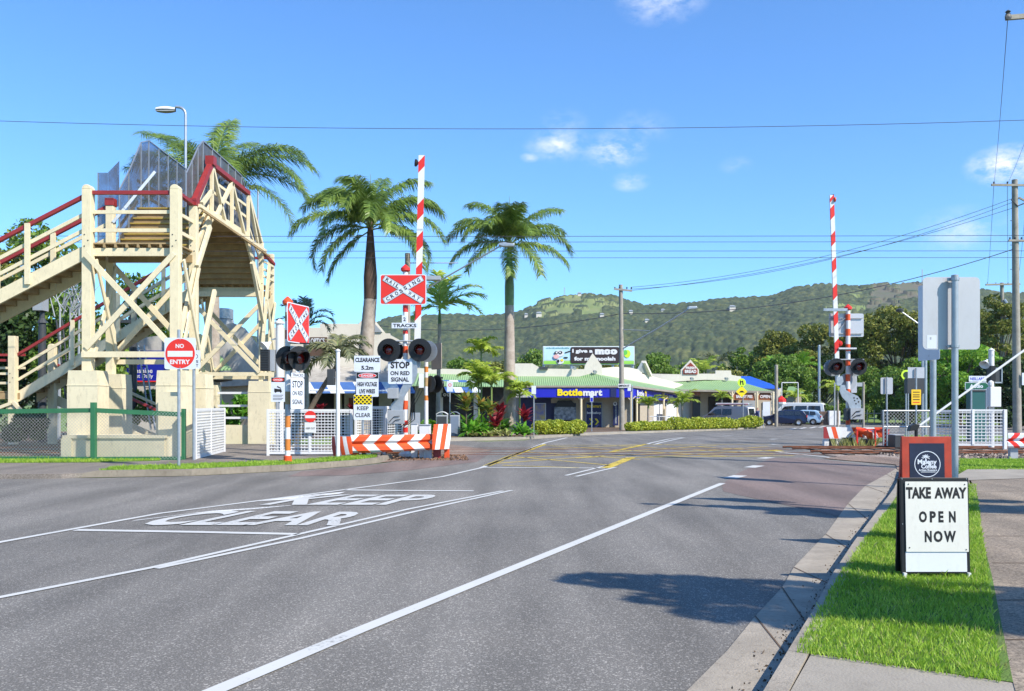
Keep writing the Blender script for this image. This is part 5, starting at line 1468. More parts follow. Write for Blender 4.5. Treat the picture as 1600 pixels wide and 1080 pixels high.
mb = MB(); striped_beam(mb, [(xx(1573.5, YQ), YQ), (xx(1650, YQ), YQ)], [.42, .42], (SIGNW, BRED), .17, [zz(700, YQ)] * 2, .06, 1.2); q_ = mb.part('rail', t); mod = q_.modifiers.new('thick', 'SOLIDIFY'); mod.thickness = .012
mb = MB(); mb.bb(xx(1581, YQ), xx(1593, YQ), YQ + .07, YQ + .2, 0, zz(699, YQ), GREYP); mb.part('leg', t)

# ---------------- right side furniture
# A-frame boards
def aframe(name, label, px0, px1, ytop, Y, dz, face, frame, depth=.035, h=None):
    X0, X1 = xx(px0, Y), xx(px1, Y); h = h or (zz(ytop, Y) - dz); Xc = (X0 + X1) / 2; w = X1 - X0
    t = thing(name, label, 'sign board', (Xc, Y, dz), 'pavement sign boards')
    tilt = depth / h; up = Vector((0, tilt, 1)).normalized()
    f = Fr((Xc, Y, dz), (1, 0, 0), up)
    mb = MB(); fw = frame
    H_ = h / up.z
    f.rect(mb, -w / 2, w / 2, 0.03, H_, -.022, 0, face)
    mb.part('front_panel', t, bevel=.004)
    return t, f, w, H_
YS = G(1464, 902, .12).y
t, f, w, hh = aframe('sandwich_board', 'TAKE AWAY OPEN NOW letter board with black frame on the grass verge', 1409, 1516.5, 747, YS, .12, BLACK, .04)
mb = MB(); X = w / 107.5
fx_ = lambda px: (px - 1462.7) * X; fv = lambda py: hh * (901.5 - py) / (901.5 - 747)
f.rect(mb, fx_(1415.5), fx_(1511), fv(893), fv(861.5), .001, .004, mat('white_panel', (.64, .65, .68), .3, var=.03, dirt=.1))
f.rect(mb, fx_(1416), fx_(1513.5), fv(862), fv(753), .005, .012, mat('letter_board', (.66, .64, .57), .4, var=.04, dirt=.15), r=.006)
LT = .0135
f.text(mb, 'TAKE', fx_(1417), fx_(1456), fv(779.5), fv(761.5), LT, INK, .045); f.text(mb, 'AWAY', fx_(1461.5), fx_(1512), fv(779.5), fv(762), LT, INK, .045)
for ch, a, b in (('O', 1436.5, 1449), ('P', 1453.5, 1463), ('E', 1467, 1475), ('N', 1483.5, 1494)): f.text(mb, ch, fx_(a), fx_(b), fv(816.5), fv(799), LT, INK, .045)
for ch, a, b in (('N', 1445, 1456), ('O', 1459, 1473), ('W', 1475, 1494)): f.text(mb, ch, fx_(a), fx_(b), fv(847), fv(829.5), LT, INK, .045)
for a, b in ((1421, 757), (1509, 757.5), (1421, 855.5), (1509.5, 858.5)): f.disc(mb, fx_(a), fv(b), .005, .012, .016, INK, 8)
for a, b in ((1412, 749), (1459, 749), (1513, 749), (1411.5, 819), (1514.5, 820), (1411, 896), (1514, 898)): f.disc(mb, fx_(a), fv(b), .004, 0, .004, GALV, 8)
mb.part('lettering_panel', t)
for s in (-1, 1):
    mb = MB(); mb.bb(f.o.x + s * (w / 2 - .02) - .012, f.o.x + s * (w / 2 - .02) + .012, YS - .03, YS + .0, .10, .16, WHITE); mb.part('foot', t)
b0 = f.p(0, hh - .01, -.03)
mb = MB(); mb.prism([(f.o.x - w / 2, b0.y + .01, b0.z), (f.o.x + w / 2, b0.y + .01, b0.z), (f.o.x + w / 2, b0.y + .05, .15), (f.o.x - w / 2, b0.y + .05, .15)], (0, .02, 0), BLACK); mb.part('back_panel', t)
# coffee board behind, red frame
YM = 9.6
t, f, w, hh = aframe('sandwich_board', 'navy coffee board in a worn red frame, behind the TAKE AWAY board', 1411, 1489, 682.5, YM, .12, mat('worn_red_wood', (.42, .045, .02), .6, var=.2, vs=4, dirt=.45), .04)
mb = MB(); km = YM / F; fu = lambda px: (px - 1450) * km; fv = lambda py: f_z(py)
f_z = lambda py: (zz(py, YM) - .12) * hh / (zz(682.5, YM) - .12)
NAVYB = mat('navy_board', (.012, .018, .05), .45, var=.25, vs=3)
f.rect(mb, fu(1423), fu(1477.5), f_z(860), f_z(693), .001, .004, NAVYB)
cu, cv = fu(1450.5), f_z(725.5)
f.ring(mb, cu, cv, 19.3 * km, 20.4 * km, .006, SIGNW, 40)
def arc(pts, wd_=.9):
    for a, b in zip(pts[:-1], pts[1:]): mb.beam(f.p(cu + a[0] * km, cv + a[1] * km, .007), f.p(cu + b[0] * km, cv + b[1] * km, .007), wd_ * km, .001, SIGNW, up=f.n)
arc([(-3, 4), (-2.7, 8), (-2.6, 10.5)], 1.3)
for a in range(-20, 201, 20):
    r_ = 6.6 if a % 40 else 5.2; arc([(-2.6, 10), (-2.6 + r_ * .6 * math.cos(R(a)), 10 + r_ * .65 * math.sin(R(a)) + .8), (-2.6 + r_ * math.cos(R(a)), 10 + r_ * .8 * math.sin(R(a)) - .3)], .7)
T_ = lambda s, a, b, c, d, bo=.03: f.text(mb, s, fu(a), fu(b), f_z(d), f_z(c), .008, SIGNW, bo)
T_('Maleny', 1435, 1465, 718, 728); T_('Coffee', 1440.5, 1464.5, 725.5, 732.5); T_('Artisan Roasters', 1436.5, 1465, 733, 736.5, .02)
f.rect(mb, fu(1440), fu(1463), f_z(738.3), f_z(737.5), .006, .0075, SIGNW)
mb.part('logo_panel', t)
for s in (-1, 1):
    mb = MB(); a = f.p(s * (w / 2 - .03), hh, -.03); mb.beam(a, (a.x, a.y + .12, .12), .04, .04, RED); mb.part('back_leg', t)

# big plate on the pole, seen from behind
YP = 12.6; x = xx(1492, YP); kp_ = YP / F
t = thing('road_sign', 'large rectangular grey sign back on a thick galvanised pole, behind the coffee board', 'road sign', (x, YP, .1), 'sign backs')
mb = MB(); pole(mb, x, YP, .05, zz(430, YP), .045, GALV, 16); mb.lathe((x, YP, zz(430, YP)), (0, 0, 1), [(.05, -.04), (.05, 0), (.0, .01)], GREYP, 14); mb.part('pole', t, smooth=True)
f = Fr((xx(1492, YP), YP + .1, 0)); mb = MB(); f.rect(mb, xx(1447, YP) - x, xx(1537, YP) - x, zz(545.5, YP), zz(431.5, YP), -.005, 0, ALUM, r=.065)
f.rect(mb, xx(1453.5, YP) - x, xx(1468.5, YP) - x, zz(544, YP), zz(523, YP), .001, .002, SIGNW); f.rect(mb, xx(1458, YP) - x, xx(1460.5, YP) - x, zz(530, YP), zz(526, YP), .002, .003, GREYP)
mb.part('sign_board', t)
for py in (436, 541):
    mb = MB(); mb.lathe((x, YP, zz(py, YP)), (0, 0, 1), [(.052, -.022), (.054, -.02), (.054, .02), (.052, .022)], GALV, 14); mb.bb(x - .085, x + .085, YP + .03, YP + .06, zz(py, YP) - .02, zz(py, YP) + .02, GALV); mb.part('clamp', t)
# second pole with narrow blade
YP2 = 16.5; x = xx(1458, YP2)
t = thing('road_sign', 'second thick grey pole with a narrow blade edge-on, left of the large sign back', 'road sign', (x, YP2, .1), 'sign backs')
mb = MB(); pole(mb, x, YP2, 0, zz(440, YP2), .055, GALV, 14); mb.part('pole', t, smooth=True)
mb = MB(); f = Fr(W(1451, 520, YP2), yaw(-84)); f.rect(mb, -.35, .35, (520 - 563) * YP2 / F, .9, -.004, 0, SIGNW, r=.03); mb.beam(W(1451, 556, YP2), W(1458, 556, YP2), .03, .03, GREYP); mb.part('sign_board', t)

def small_sign(name, label, px, ytop, ybot, wpx, ybase, yp_top=None, m=ALUM, dz=0, r=.03, cat='road sign', group=None, pr=.03, parts=None, Y=None, pm=GALV, back=True, poff=0, off=0):
    Y = Y or GY(ybase, dz); X = xx(px, Y); kz = Y / F; z0 = zg(Y) + dz
    t = thing(name, label, cat, (X, Y, z0), group)
    mb = MB(); pole(mb, X + poff * kz, Y, z0 - .05, zz(yp_top or ytop, Y), pr, pm, 10); mb.part('pole', t, smooth=True)
    f = Fr(W(px + off, (ytop + ybot) / 2, Y + (.06 if back else -.05))); h = (ybot - ytop) * kz; w = wpx * kz
    if wpx:
        mb = MB(); f.rect(mb, -w / 2, w / 2, -h / 2, h / 2, -.004, 0, m, r=r); 
        if parts: parts(mb, f, kz)
        mb.part('sign_board', t)
    return t, f, kz
small_sign('road_sign', 'plain grey sign back on a slim pole, left end of the pipe fence', 1385.5, 590, 616, 19, 697, 589, group='sign backs', r=.05)
t, f, kz = small_sign('road_sign', 'pole with white sign back, yellow notice below and dark box behind it', 1431.5, 574, 591, 26, 700, 575, group='sign backs', r=.01)
mb = MB(); f2 = Fr(W(1431.5, 621, 30.1)); f2.rect(mb, -7 * kz, 7 * kz, -11 * kz, 11.5 * kz, 0, .006, mat('amber_notice', (.80, .50, .02), .5, var=.05), r=.02)
for v in (7, 3, 0, -4, -8): f2.rect(mb, -5 * kz, 5 * kz, v * kz, (v + 1.3) * kz, .007, .008, BRED if v < -6 else INK)
mb.part('yellow_notice', t)
mb = MB(); Yb = 36.; mb.bb(xx(1418, Yb), xx(1444.5, Yb), Yb, Yb + .3, zz(615, Yb), zz(591, Yb), DGREY); pole(mb, xx(1444, Yb), Yb + .15, 0, zz(558, Yb), .04, GALV); mb.thing('signal_cabinet', 'dark box on a thin pole behind the pole with the yellow notice', 'signal box')
small_sign('road_sign', 'blue round sign edge beside the dark box on a low pole', 1419, 596, 611, 8, 668, 610, m=mat('pale_blue', (.2, .35, .7), .5), group='sign backs', r=.04, Y=38.5)
mb = MB(); Yd = 40; f = Fr(W(1416, 586, Yd)); f.disc(mb, 0, 0, 8 * Yd / F, 0, .01, YGRN, 20); f.disc(mb, 0, 0, 5.2 * Yd / F, .011, .013, DARK := mat('dark_green_disc', (.02, .05, .02), .5), 20); mb.tube([f.p(0, -1.25, -.03), f.p(0, .1, -.03)], .03, GALV, 8); pole(mb, f.o.x, Yd + .03, zg(Yd), f.o.z, .03); mb.thing('crossing_sign', 'round lime green sign half hidden behind the dark signal box', 'road sign')
# pipe fence with mesh
t = thing('pipe_fence', 'galvanised pipe fence with chain mesh between the right boom gate and white grid fence', 'fence', (xx(1418, 29.5), 29.5 + 2, 0))
YE = 32.9
for px in (1380, 1386, 1453.5):
    mb = MB(); pole(mb, xx(px, YE), YE, 0, zz(641, YE), .035, GALV); mb.part('post', t, smooth=True)
for py in (642, 667):
    mb = MB(); mb.tube([W(1379, py, YE), W(1455, py, YE)], .03, GALV, 8); mb.part('rail', t, smooth=True)
mb = MB(); diamond(mb, xx(1380, YE), xx(1453, YE), YE, YE, zz(694, YE), zz(643, YE), .13, .008, WIRE); mb.part('wire_mesh', t)
mb = MB(); mb.bb(xx(1398.5, 31), xx(1412.5, 31), 31, 31.6, 0, zz(680.5, 31), DGREY); mb.bb(xx(1398, 31), xx(1413, 31), 30.98, 31.62, zz(680.5, 31), zz(679.5, 31), GREYP); mb.thing('cable_box', 'low black box beside the rails next to the red barrier posts', 'box', bevel=.02)
# white grid fence right
grid_panel('grid_fence', 'short white grid fence panel between the two thick sign poles', (xx(1460, 29.9), 29.9), (xx(1490, 29.6), 29.6), .2, zz(641, 29.6), px=.10, pz=.09, cat='fence', r=.018, group='white grid panels on the right')
grid_panel('grid_fence', 'wide white grid fence panel right of the large sign pole', (xx(1492, 29.4), 29.4), (xx(1570, 29.2), 29.2), .22, zz(640, 29.3), px=.115, pz=.10, cat='fence', mid=.36, r=.017, group='white grid panels on the right', fr=.075)
# crossing mast with loudspeaker, white cabinet and louvred box
YH = 31.0; x = xx(1549, YH)
t = thing('loudspeaker_mast', 'white post with horn speaker and white cabinet behind the wide grid fence', 'mast', (x, YH, 0))
mb = MB(); pole(mb, x, YH, 0, zz(548, YH), .09, WHITE); mb.lathe((x, YH, zz(548, YH)), (0, 0, 1), [(.1, 0), (.1, .03), (.04, .07), (0, .1)], WHITE, 12); mb.part('pole', t, smooth=True)
mb = MB(); mb.lathe(W(1541, 565, YH - .1), (-.6, -.5, -.6), [(.02, -.1), (.05, 0), (.17, .2), (.16, .205), (.04, .02)], WHITE, 12); mb.beam(W(1541, 562, YH), W(1549, 562, YH), .04, .04, GALV); mb.part('horn_speaker', t, smooth=True)
mb = MB(); mb.bb(xx(1544, YH), xx(1551, YH), YH - .2, YH + .1, zz(596, YH), zz(572, YH), BLACK); mb.bb(xx(1552.5, YH), xx(1562, YH), YH - .1, YH + .1, zz(598, YH), zz(576, YH), DGREY)
for a, b, c, d in ((1551.5, 1563, 575, 577), (1551.5, 1563, 597, 599), (1561.5, 1563, 576, 598)): mb.bb(xx(a, YH), xx(b, YH), YH - .14, YH - .1, zz(d, YH), zz(c, YH), GALV)
mb.part('louvred_box', t)
mb = MB(); mb.bb(xx(1539, YH), xx(1556, YH), YH - .35, YH - .1, zz(636, YH), zz(605, YH), WHITE); mb.lathe(W(1548, 602, YH - .2), (0, 0, 1), [(.1, 0), (.09, .1), (.04, .16), (0, .17)], WHITE, 10); mb.part('white_cabinet', t, bevel=.02)
# street name and green sign
YI = 34.5
t = thing('street_name_sign', 'white street name blade above a green Audio arrow board', 'road sign', (xx(1529, YI), YI, 0))
mb = MB(); pole(mb, xx(1517.5, YI), YI, 0, zz(587, YI), .035); pole(mb, xx(1541, YI), YI, 0, zz(600, YI), .035); mb.part('pole', t)
mb = MB(); f = Fr(W(1528, 592, YI - .05)); ki = YI / F; f.rect(mb, -14 * ki, 13 * ki, -4.5 * ki, 4.5 * ki, -.01, 0, SIGNW); f.text(mb, 'NEILLARD', -12 * ki, 11 * ki, -2.3 * ki, 2.3 * ki, .003, BLUE, .02); mb.part('name_blade', t)
mb = MB(); f = Fr(W(1525, 603.5, YI - .05)); P = [(-17, -5.5), (16, -5.5), (22, 0), (16, 6), (-17, 6)]; f.poly(mb, [(a * ki, b * ki) for a, b in P], -.01, 0, SIGNW); f.poly(mb, [(a * ki * .96, b * ki * .86) for a, b in P], .001, .003, SGREEN); f.text(mb, 'Audio', -10 * ki, 11 * ki, -2.8 * ki, 3 * ki, .005, SIGNW, .03); mb.part('arrow_board', t)
mb = MB(); YJ = 37; mb.bb(xx(1519, YJ), xx(1540, YJ), YJ, YJ + .5, zg(YJ), zz(612, YJ), mat('teal_cabinet', (.02, .10, .095), .5, var=.06)); mb.bb(xx(1518, YJ), xx(1541, YJ), YJ - .03, YJ + .53, zz(612, YJ), zz(610, YJ), DGREY); mb.thing('equipment_cabinet', 'tall teal equipment cabinet under the green arrow board', 'cabinet', bevel=.01)
# ================================================================== SHOPS
def P3(*a): return [W(*q) for q in a]
def quad(mb, pts, m, th=.05):
    pts = [Vector(p) for p in pts]; n = (pts[1] - pts[0]).cross(pts[2] - pts[0]).normalized()
    mb.prism(pts, -n * th if n.y < 0 else n * th, m)
def wallf(mb, px, Y, m, th=.2):    # facade outline at depth Y, thickness th
    mb.prism([W(a, b, Y) for a, b in px], (0, th, 0), m)
def corrugated():
    m = bpy.data.materials.new('green_corrugated_roof'); m.use_nodes = True
    L = m.node_tree.links; b = m.node_tree.nodes['Principled BSDF']; b.inputs['Roughness'].default_value = .5
    g = nd(m, 'ShaderNodeNewGeometry'); w = nd(m, 'ShaderNodeTexWave'); w.inputs['Scale'].default_value = 1.9; w.bands_direction = 'X'
    L.new(g.outputs['Position'], w.inputs['Vector'])
    n = nd(m, 'ShaderNodeTexNoise'); n.inputs['Scale'].default_value = .7; n.inputs['Detail'].default_value = 7; L.new(g.outputs['Position'], n.inputs['Vector'])
    x = nd(m, 'ShaderNodeMix'); x.data_type = 'RGBA'; x.inputs[6].default_value = (.17, .30, .12, 1); x.inputs[7].default_value = (.26, .39, .18, 1); L.new(n.outputs[0], x.inputs[0])
    L.new(x.outputs[2], b.inputs['Base Color']); bp = nd(m, 'ShaderNodeBump'); bp.inputs['Strength'].default_value = .7; bp.inputs['Distance'].default_value = .05
    L.new(w.outputs[0], bp.inputs['Height']); L.new(bp.outputs[0], b.inputs['Normal']); return m
CORR = corrugated()
POSTER = mat('poster_print', (.55, .42, .05), .4, var=.3, vs=1.5, col2=(.05, .10, .45))
WINP = mat('poster_covered_window', (.35, .38, .42), .25, var=.4, vs=5, col2=(.05, .06, .09))
SHADE_ = mat('shaded_shop_interior', (.05, .045, .04), .9, var=.3)  # near-black colour stands for the shade inside the shops
Y7 = 70.
t = thing('liquor_shop', 'corner shop with green verandah roof and blue Bottlemart fascia', 'shop', (xx(905, Y7), Y7 + 3, -.5), 'shops across the railway')
mb = MB()
mb.prism([W(803, 568, 73.2), W(832, 568, 73.2), W(846, 576, 73.2), W(913, 577, 73.2), W(914, 571, 73.2), W(926, 552, 73.2), W(940, 571, 73.2), W(941, 575, 73.2), W(941, 680, 73.2), W(803, 680, 73.2)], (0, .25, 0), WARMW)
for (pa, ya, Ya_, pb, yb_, Yb_) in ((941, 575, 74.2, 962, 573.5, 76.4), (962, 573.5, 76.4, 984, 574.5, 78.8), (984, 574.5, 78.8, 1003, 579, 80.9), (1003, 584, 80.9, 1068, 601, 88.4)):
    A, B = W(pa, ya, Ya_), W(pb, yb_, Yb_); mb.prism([A, B, Vector((B.x, B.y, -.6)), Vector((A.x, A.y, -.6))], (-.12, .25, 0), WARMW)
mb.part('wall', t)
mb = MB(); mb.prism([W(998, 580, 80.4), W(1006, 566, 80.4), W(1015, 586, 82), W(1013, 587, 82)], (-.25, .0, 0), GREYP); mb.beam(W(1005.5, 565.5, 80.4), W(1015.5, 587, 82), .4, .25, WARMW); mb.part('gable', t)
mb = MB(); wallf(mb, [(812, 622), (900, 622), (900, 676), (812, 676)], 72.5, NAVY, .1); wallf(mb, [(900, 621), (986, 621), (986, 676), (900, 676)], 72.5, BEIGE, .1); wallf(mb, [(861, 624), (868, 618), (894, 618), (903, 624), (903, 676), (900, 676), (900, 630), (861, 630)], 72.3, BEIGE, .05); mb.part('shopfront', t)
mb = MB(); wallf(mb, [(868, 657), (868, 632), (872, 626), (893, 626), (899, 632), (899, 657)], 72.1, BLACK, .05); f = Fr(W(883, 645, 72.08)); kk_ = 72.1 / F
f.rect(mb, -17 * kk_, 17 * kk_, -11 * kk_, 9 * kk_, 0, .02, WINP); mb.part('window', t)
mb = MB(); f = Fr(W(844, 643, 72.4)); f.rect(mb, -9 * kk_, 9 * kk_, -14 * kk_, 13 * kk_, 0, .03, SIGNW); f.rect(mb, -8 * kk_, 8 * kk_, -13 * kk_, 12 * kk_, .031, .04, POSTER); mb.part('poster', t)
mb = MB(); f = Fr(W(928, 649, 72.35)); f.rect(mb, -13 * kk_, 13 * kk_, -20 * kk_, 21 * kk_, 0, .03, GREYP); f.rect(mb, -12 * kk_, 12 * kk_, -19 * kk_, 20 * kk_, .031, .04, NAVY)
f.text(mb, 'Bottlemart', -11 * kk_, 11 * kk_, 12 * kk_, 17 * kk_, .06, YEL, .03); f.text(mb, 'bottleshop', -11 * kk_, 11 * kk_, 1 * kk_, 6 * kk_, .06, WHITE, .03)
for u in (-8, 1): f.poly(mb, [(u * kk_, -5 * kk_), ((u + 3) * kk_, -5 * kk_), ((u + 7) * kk_, -10 * kk_), ((u + 3) * kk_, -15 * kk_), (u * kk_, -15 * kk_), ((u + 4) * kk_, -10 * kk_)], .041, .05, YEL)
mb.part('door_panel', t)
mb = MB(); f = Fr(W(962, 647, 72.3)); f.rect(mb, -4 * kk_, 4 * kk_, -18 * kk_, 18 * kk_, 0, .05, NAVY); f.rect(mb, -1 * kk_, 1.5 * kk_, -15 * kk_, 12 * kk_, .051, .06, WINP); f.ring(mb, -1 * kk_, 16 * kk_, 1.5 * kk_, 3.4 * kk_, .06, WHITE, 12); mb.part('banner', t)
mb = MB()
mb.prism([W(798, 603.5, 70), W(985, 603.5, 70), W(927, 583, 73.2), W(905, 588.5, 73.2), W(798, 588, 73.2)], (0, 0, -.06), CORR)
mb.prism([W(985, 603.5, 70), W(1079, 614.5, 86), W(1068, 610, 88), W(927, 583, 73.2)], (0, 0, -.06), CORR)
mb.part('verandah_roof', t)
mb = MB(); mb.beam(W(798, 604, 70), W(985, 604, 70), .12, .14, CONCL); mb.beam(W(985, 604, 70), W(1079, 615.5, 86), .12, .16, CONCL); mb.part('gutter', t)
mb = MB(); fs_ = [(826, 606.5), (985, 606.5), (985, 621), (826, 621)]; wallf(mb, fs_, 70.05, BLUE, .12); wallf(mb, [(800, 606.5), (825.5, 606.5), (825.5, 621), (800, 621)], 70.05, mat('photo_panel', (.75, .75, .75), .5, var=.6, vs=2.5, col2=(.02, .02, .02)), .12)
f = Fr(W(906, 613.5, 70.0)); k7 = 70 / F; f.text(mb, 'Bottle', -35 * k7, 4.5 * k7, -5.2 * k7, 5.6 * k7, .02, YEL, .05); f.text(mb, 'mart', 5 * k7, 35 * k7, -5.2 * k7, 4.6 * k7, .02, WHITE, .05)
f.rect(mb, 48 * k7, 57 * k7, -7.4 * k7, 7 * k7, .0, .02, NAVY)
A, B = W(987, 606.5, 70.3), W(1063, 618.5, 86); C, D = W(1061, 628, 86), W(987, 621, 70.3); mb.prism([A, B, C, D], (-.1, .1, 0), BLUE)
ux = (B - A).normalized(); f2 = Fr(A + Vector((.06, -.06, -.35)), ux); Ls = (B - A).length
f2.text(mb, 'Bottle', Ls * .08, Ls * .20, -.2, .25, 0, WHITE, .03); f2.ring(mb, Ls * .235, .02, .14, .3, 0, YEL, 14); f2.text(mb, 'Bottle', Ls * .57, Ls * .70, -.15, .3, 0, YEL, .03); f2.text(mb, 'mart', Ls * .71, Ls * .80, -.15, .3, 0, WHITE, .03)
mb.part('fascia_sign', t)
for px, Yp in ((908, 70.2), (986, 70.3), (995, 72), (1037, 80), (1058, 85)):
    mb = MB(); mb.tube([(xx(px, Yp), Yp, -.5), (xx(px, Yp), Yp, zz(606, Yp) - .3)], .09, CREAM, 8)
    mb.beam((xx(px, Yp) - .35, Yp, 2.15), (xx(px, Yp), Yp, 1.8), .06, .06, CREAM); mb.beam((xx(px, Yp) + .35, Yp, 2.15), (xx(px, Yp), Yp, 1.8), .06, .06, CREAM); mb.part('post', t)
mb = MB(); mb.prism([W(1000, 622, 75), W(1062, 630, 88), W(1062, 662, 88), W(1000, 668, 75)], (-.1, .1, 0), BEIGE); mb.part('side_wall', t)
for a, b in ((1021, 1036), (1042, 1057)):
    mb = MB(); mb.prism([W(a, 631, 79), W(b, 632, 81), W(b, 660, 81), W(a, 661, 79)], (-.05, .0, 0), WHITE); mb.part('window', t)
mb = MB(); wallf(mb, [(843, 573), (856, 573), (856, 577.5), (843, 577.5)], 73.0, DGREY, .3); mb.part('air_vent', t)
for px, py in ((928, 580), (896, 574)):
    mb = MB(); c = W(px, py, 73); mb.lathe(c, (.5, -1, -.5), [(.03, -.1), (.1, 0), (.16, .25), (0, .24)], GREYP, 8); mb.part('floodlight', t)
# low cafe barrier fence pieces
mb = MB(); Yw = 66; 
for px in (1012, 1020, 1030, 1040, 1050):
    mb.tube([(xx(px, Yw), Yw, zg(Yw)), (xx(px, Yw), Yw, zz(651, Yw))], .03, WHITE, 6)
mb.tube([W(1012, 651, Yw), W(1050, 651, Yw)], .03, WHITE, 6); mb.tube([W(1012, 658, Yw), W(1050, 658, Yw)], .03, WHITE, 6); mb.thing('cafe_barrier', 'low white rail barrier between the small palms in front of the shop', 'barrier')

# billboard
YB2 = 82.; kb2 = YB2 / F
t = thing('billboard', 'long billboard with a cartoon cow, I give a moo on a brown panel', 'billboard', (xx(920, YB2), YB2, -.5))
mb = MB(); f = Fr(W(920, 556, YB2)); f.rect(mb, -71.5 * kb2, 71.5 * kb2, -14 * kb2, 15 * kb2, -.3, 0, WHITE)
f.rect(mb, -70.5 * kb2, 70.5 * kb2, -7 * kb2, 14 * kb2, .001, .02, mat('poster_sky', (.50, .72, .78), .5, var=.1, vs=.3)); f.rect(mb, -70.5 * kb2, 70.5 * kb2, -13.2 * kb2, -8 * kb2, .001, .03, mat('poster_grass', (.30, .62, .08), .5, var=.1, vs=.5))
f.rect(mb, -28.5 * kb2, 47.5 * kb2, -12 * kb2, 13.6 * kb2, .04, .07, mat('poster_brown', (.035, .02, .018), .5), r=.15)
WL = WHITE
f.text(mb, 'I give a', -26 * kb2, 6 * kb2, 3 * kb2, 10.5 * kb2, .09, WL, .05); f.text(mb, 'moo', 9.5 * kb2, 44.5 * kb2, 1.8 * kb2, 10.5 * kb2, .09, WL, .08); f.text(mb, 'for my moolah', -23 * kb2, 41.5 * kb2, -9.5 * kb2, -1.5 * kb2, .09, WL, .05)
el = lambda u, v, a, b, d, m: f.poly(mb, [((u + a * math.cos(q * .42)) * kb2, (v + b * math.sin(q * .42)) * kb2) for q in range(15)], d, d + .02, m)
el(-46, 3.5, 7, 5, .05, WHITE); el(-51, 4.5, 3, 2.4, .08, INK); el(-44.5, 5, 3, 2.6, .08, INK); el(-50.5, 4.8, 1.4, 1.4, .11, WHITE); el(-45, 5.2, 1.4, 1.4, .11, WHITE); el(-51, -1.5, 4.6, 3.4, .11, mat('poster_pink', (.75, .42, .40), .5)); el(-45, -9, 6, 4, .05, WHITE); el(-48, -8.5, 2, 2.6, .08, INK); el(-42, -7, 2.2, 2, .08, YEL)
for i in range(4): el(-36 + 2.2 * i, 5 + i * .7, 1.3, .9, .05, INK)
el(-36, -3, 3.5, 1.2, .05, INK); el(60, 3, 5.2, 6.2, .05, YGRN); el(57, 5, 3.2, 4, .06, mat('poster_tree_green', (.12, .5, .08), .5)); el(50, -6, 1.2, 3, .08, INK)
for i in range(16): f.rect(mb, (-67 + i * 2.3) * kb2, (-65.6 + i * 2.3) * kb2, 11 * kb2, (12.3 + (i * 7 % 3) * .4) * kb2, .03, .04, mat('poster_teal', (.1, .3, .35), .5) if i == 0 else bpy.data.materials['poster_teal'])
mb.part('advert_panel', t)
for px in (850, 893, 958, 989):
    mb = MB(); mb.tube([(xx(px, YB2), YB2 + .2, -.5), (xx(px, YB2), YB2 + .2, zz(568, YB2))], .12, GALV, 8); mb.part('support_pole', t)

# bakery
Y8 = 86.; 
t = thing('bakery', 'shop with hipped green verandah roof and FRESH BREAD on its gable', 'shop', (xx(1120, Y8), Y8 + 3, -.5), 'shops across the railway')
mb = MB(); wallf(mb, [(1014, 584), (1064, 585), (1064, 578), (1079, 562), (1092, 578), (1092, 584), (1118, 584), (1118, 579), (1142, 579), (1143, 586), (1158, 588.5), (1158, 665), (1014, 665)], 89.5, WARMW, .3); mb.part('wall', t)
mb = MB(); wallf(mb, [(1067.5, 585), (1067.5, 577.5), (1079, 566.5), (1090, 577.5), (1090, 585)], 89.4, mat('brick_red_panel', (.30, .05, .03), .7, var=.2), .08); f = Fr(W(1079, 577, 89.35)); k8 = 89.4 / F
f.text(mb, 'FRESH', -7.5 * k8, 7.5 * k8, 0 * k8, 4 * k8, .02, WHITE, .04); f.text(mb, 'BREAD', -9 * k8, 9 * k8, -6 * k8, -1 * k8, .02, WHITE, .04); mb.part('gable_sign', t)
mb = MB(); mb.prism([W(1062, 609, 86), W(1208, 611.5, 86), W(1155, 596, 89.5), W(1130, 594, 89.5), W(1101, 593.5, 89.5), W(1030, 598, 89.5)], (0, 0, -.08), CORR); mb.part('verandah_roof', t)
mb = MB(); mb.beam(W(1062, 610, 86), W(1209, 612.5, 86), .12, .18, CONCL); mb.part('gutter', t)
mb = MB(); wallf(mb, [(1080, 613), (1205, 614), (1205, 662), (1080, 662)], 89, BEIGE, .1)
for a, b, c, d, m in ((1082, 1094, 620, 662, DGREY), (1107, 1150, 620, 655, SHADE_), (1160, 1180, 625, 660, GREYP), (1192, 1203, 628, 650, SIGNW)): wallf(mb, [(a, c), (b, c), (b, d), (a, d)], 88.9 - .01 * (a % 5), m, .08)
mb.part('shopfront', t)
BRN = mat('brown_sign', (.28, .09, .03), .6, var=.15)
for a, b, s in ((1146, 1180, 'BAKERY PIES'), (1185, 1206, 'OPEN')):
    mb = MB(); wallf(mb, [(a, 614), (b - 2, 614), (b, 626), (a - 1, 625)], 86.1, BRN, .06); f = Fr(W((a + b) / 2, 619.5, 86.05)); 
    f.text(mb, s, -(b - a) * .36 * k8, (b - a) * .36 * k8, -2.5 * k8, 2 * k8, .02, WHITE, .03); mb.part('hanging_sign', t)
for px in (1144, 1183, 1208):
    mb = MB(); mb.tube([(xx(px, 86), 86, -.5), (xx(px, 86), 86, zz(612, 86))], .1, CREAM, 8); mb.beam(W(px - 4, 613, 86), W(px, 620, 86), .07, .07, CREAM); mb.beam(W(px + 4, 613, 86), W(px, 620, 86), .07, .07, CREAM); mb.part('post', t)
mb = MB(); wallf(mb, [(1080, 612), (1094, 612), (1094, 618), (1080, 618)], 86.3, BRN, .05); mb.part('hanging_sign', t)
for px in (1079, 1133):
    mb = MB(); mb.lathe(W(px, 591, 89.2), (.5, -1, -.5), [(.03, -.1), (.1, 0), (.2, .3), (0, .28)], GREYP, 8); mb.part('floodlight', t)
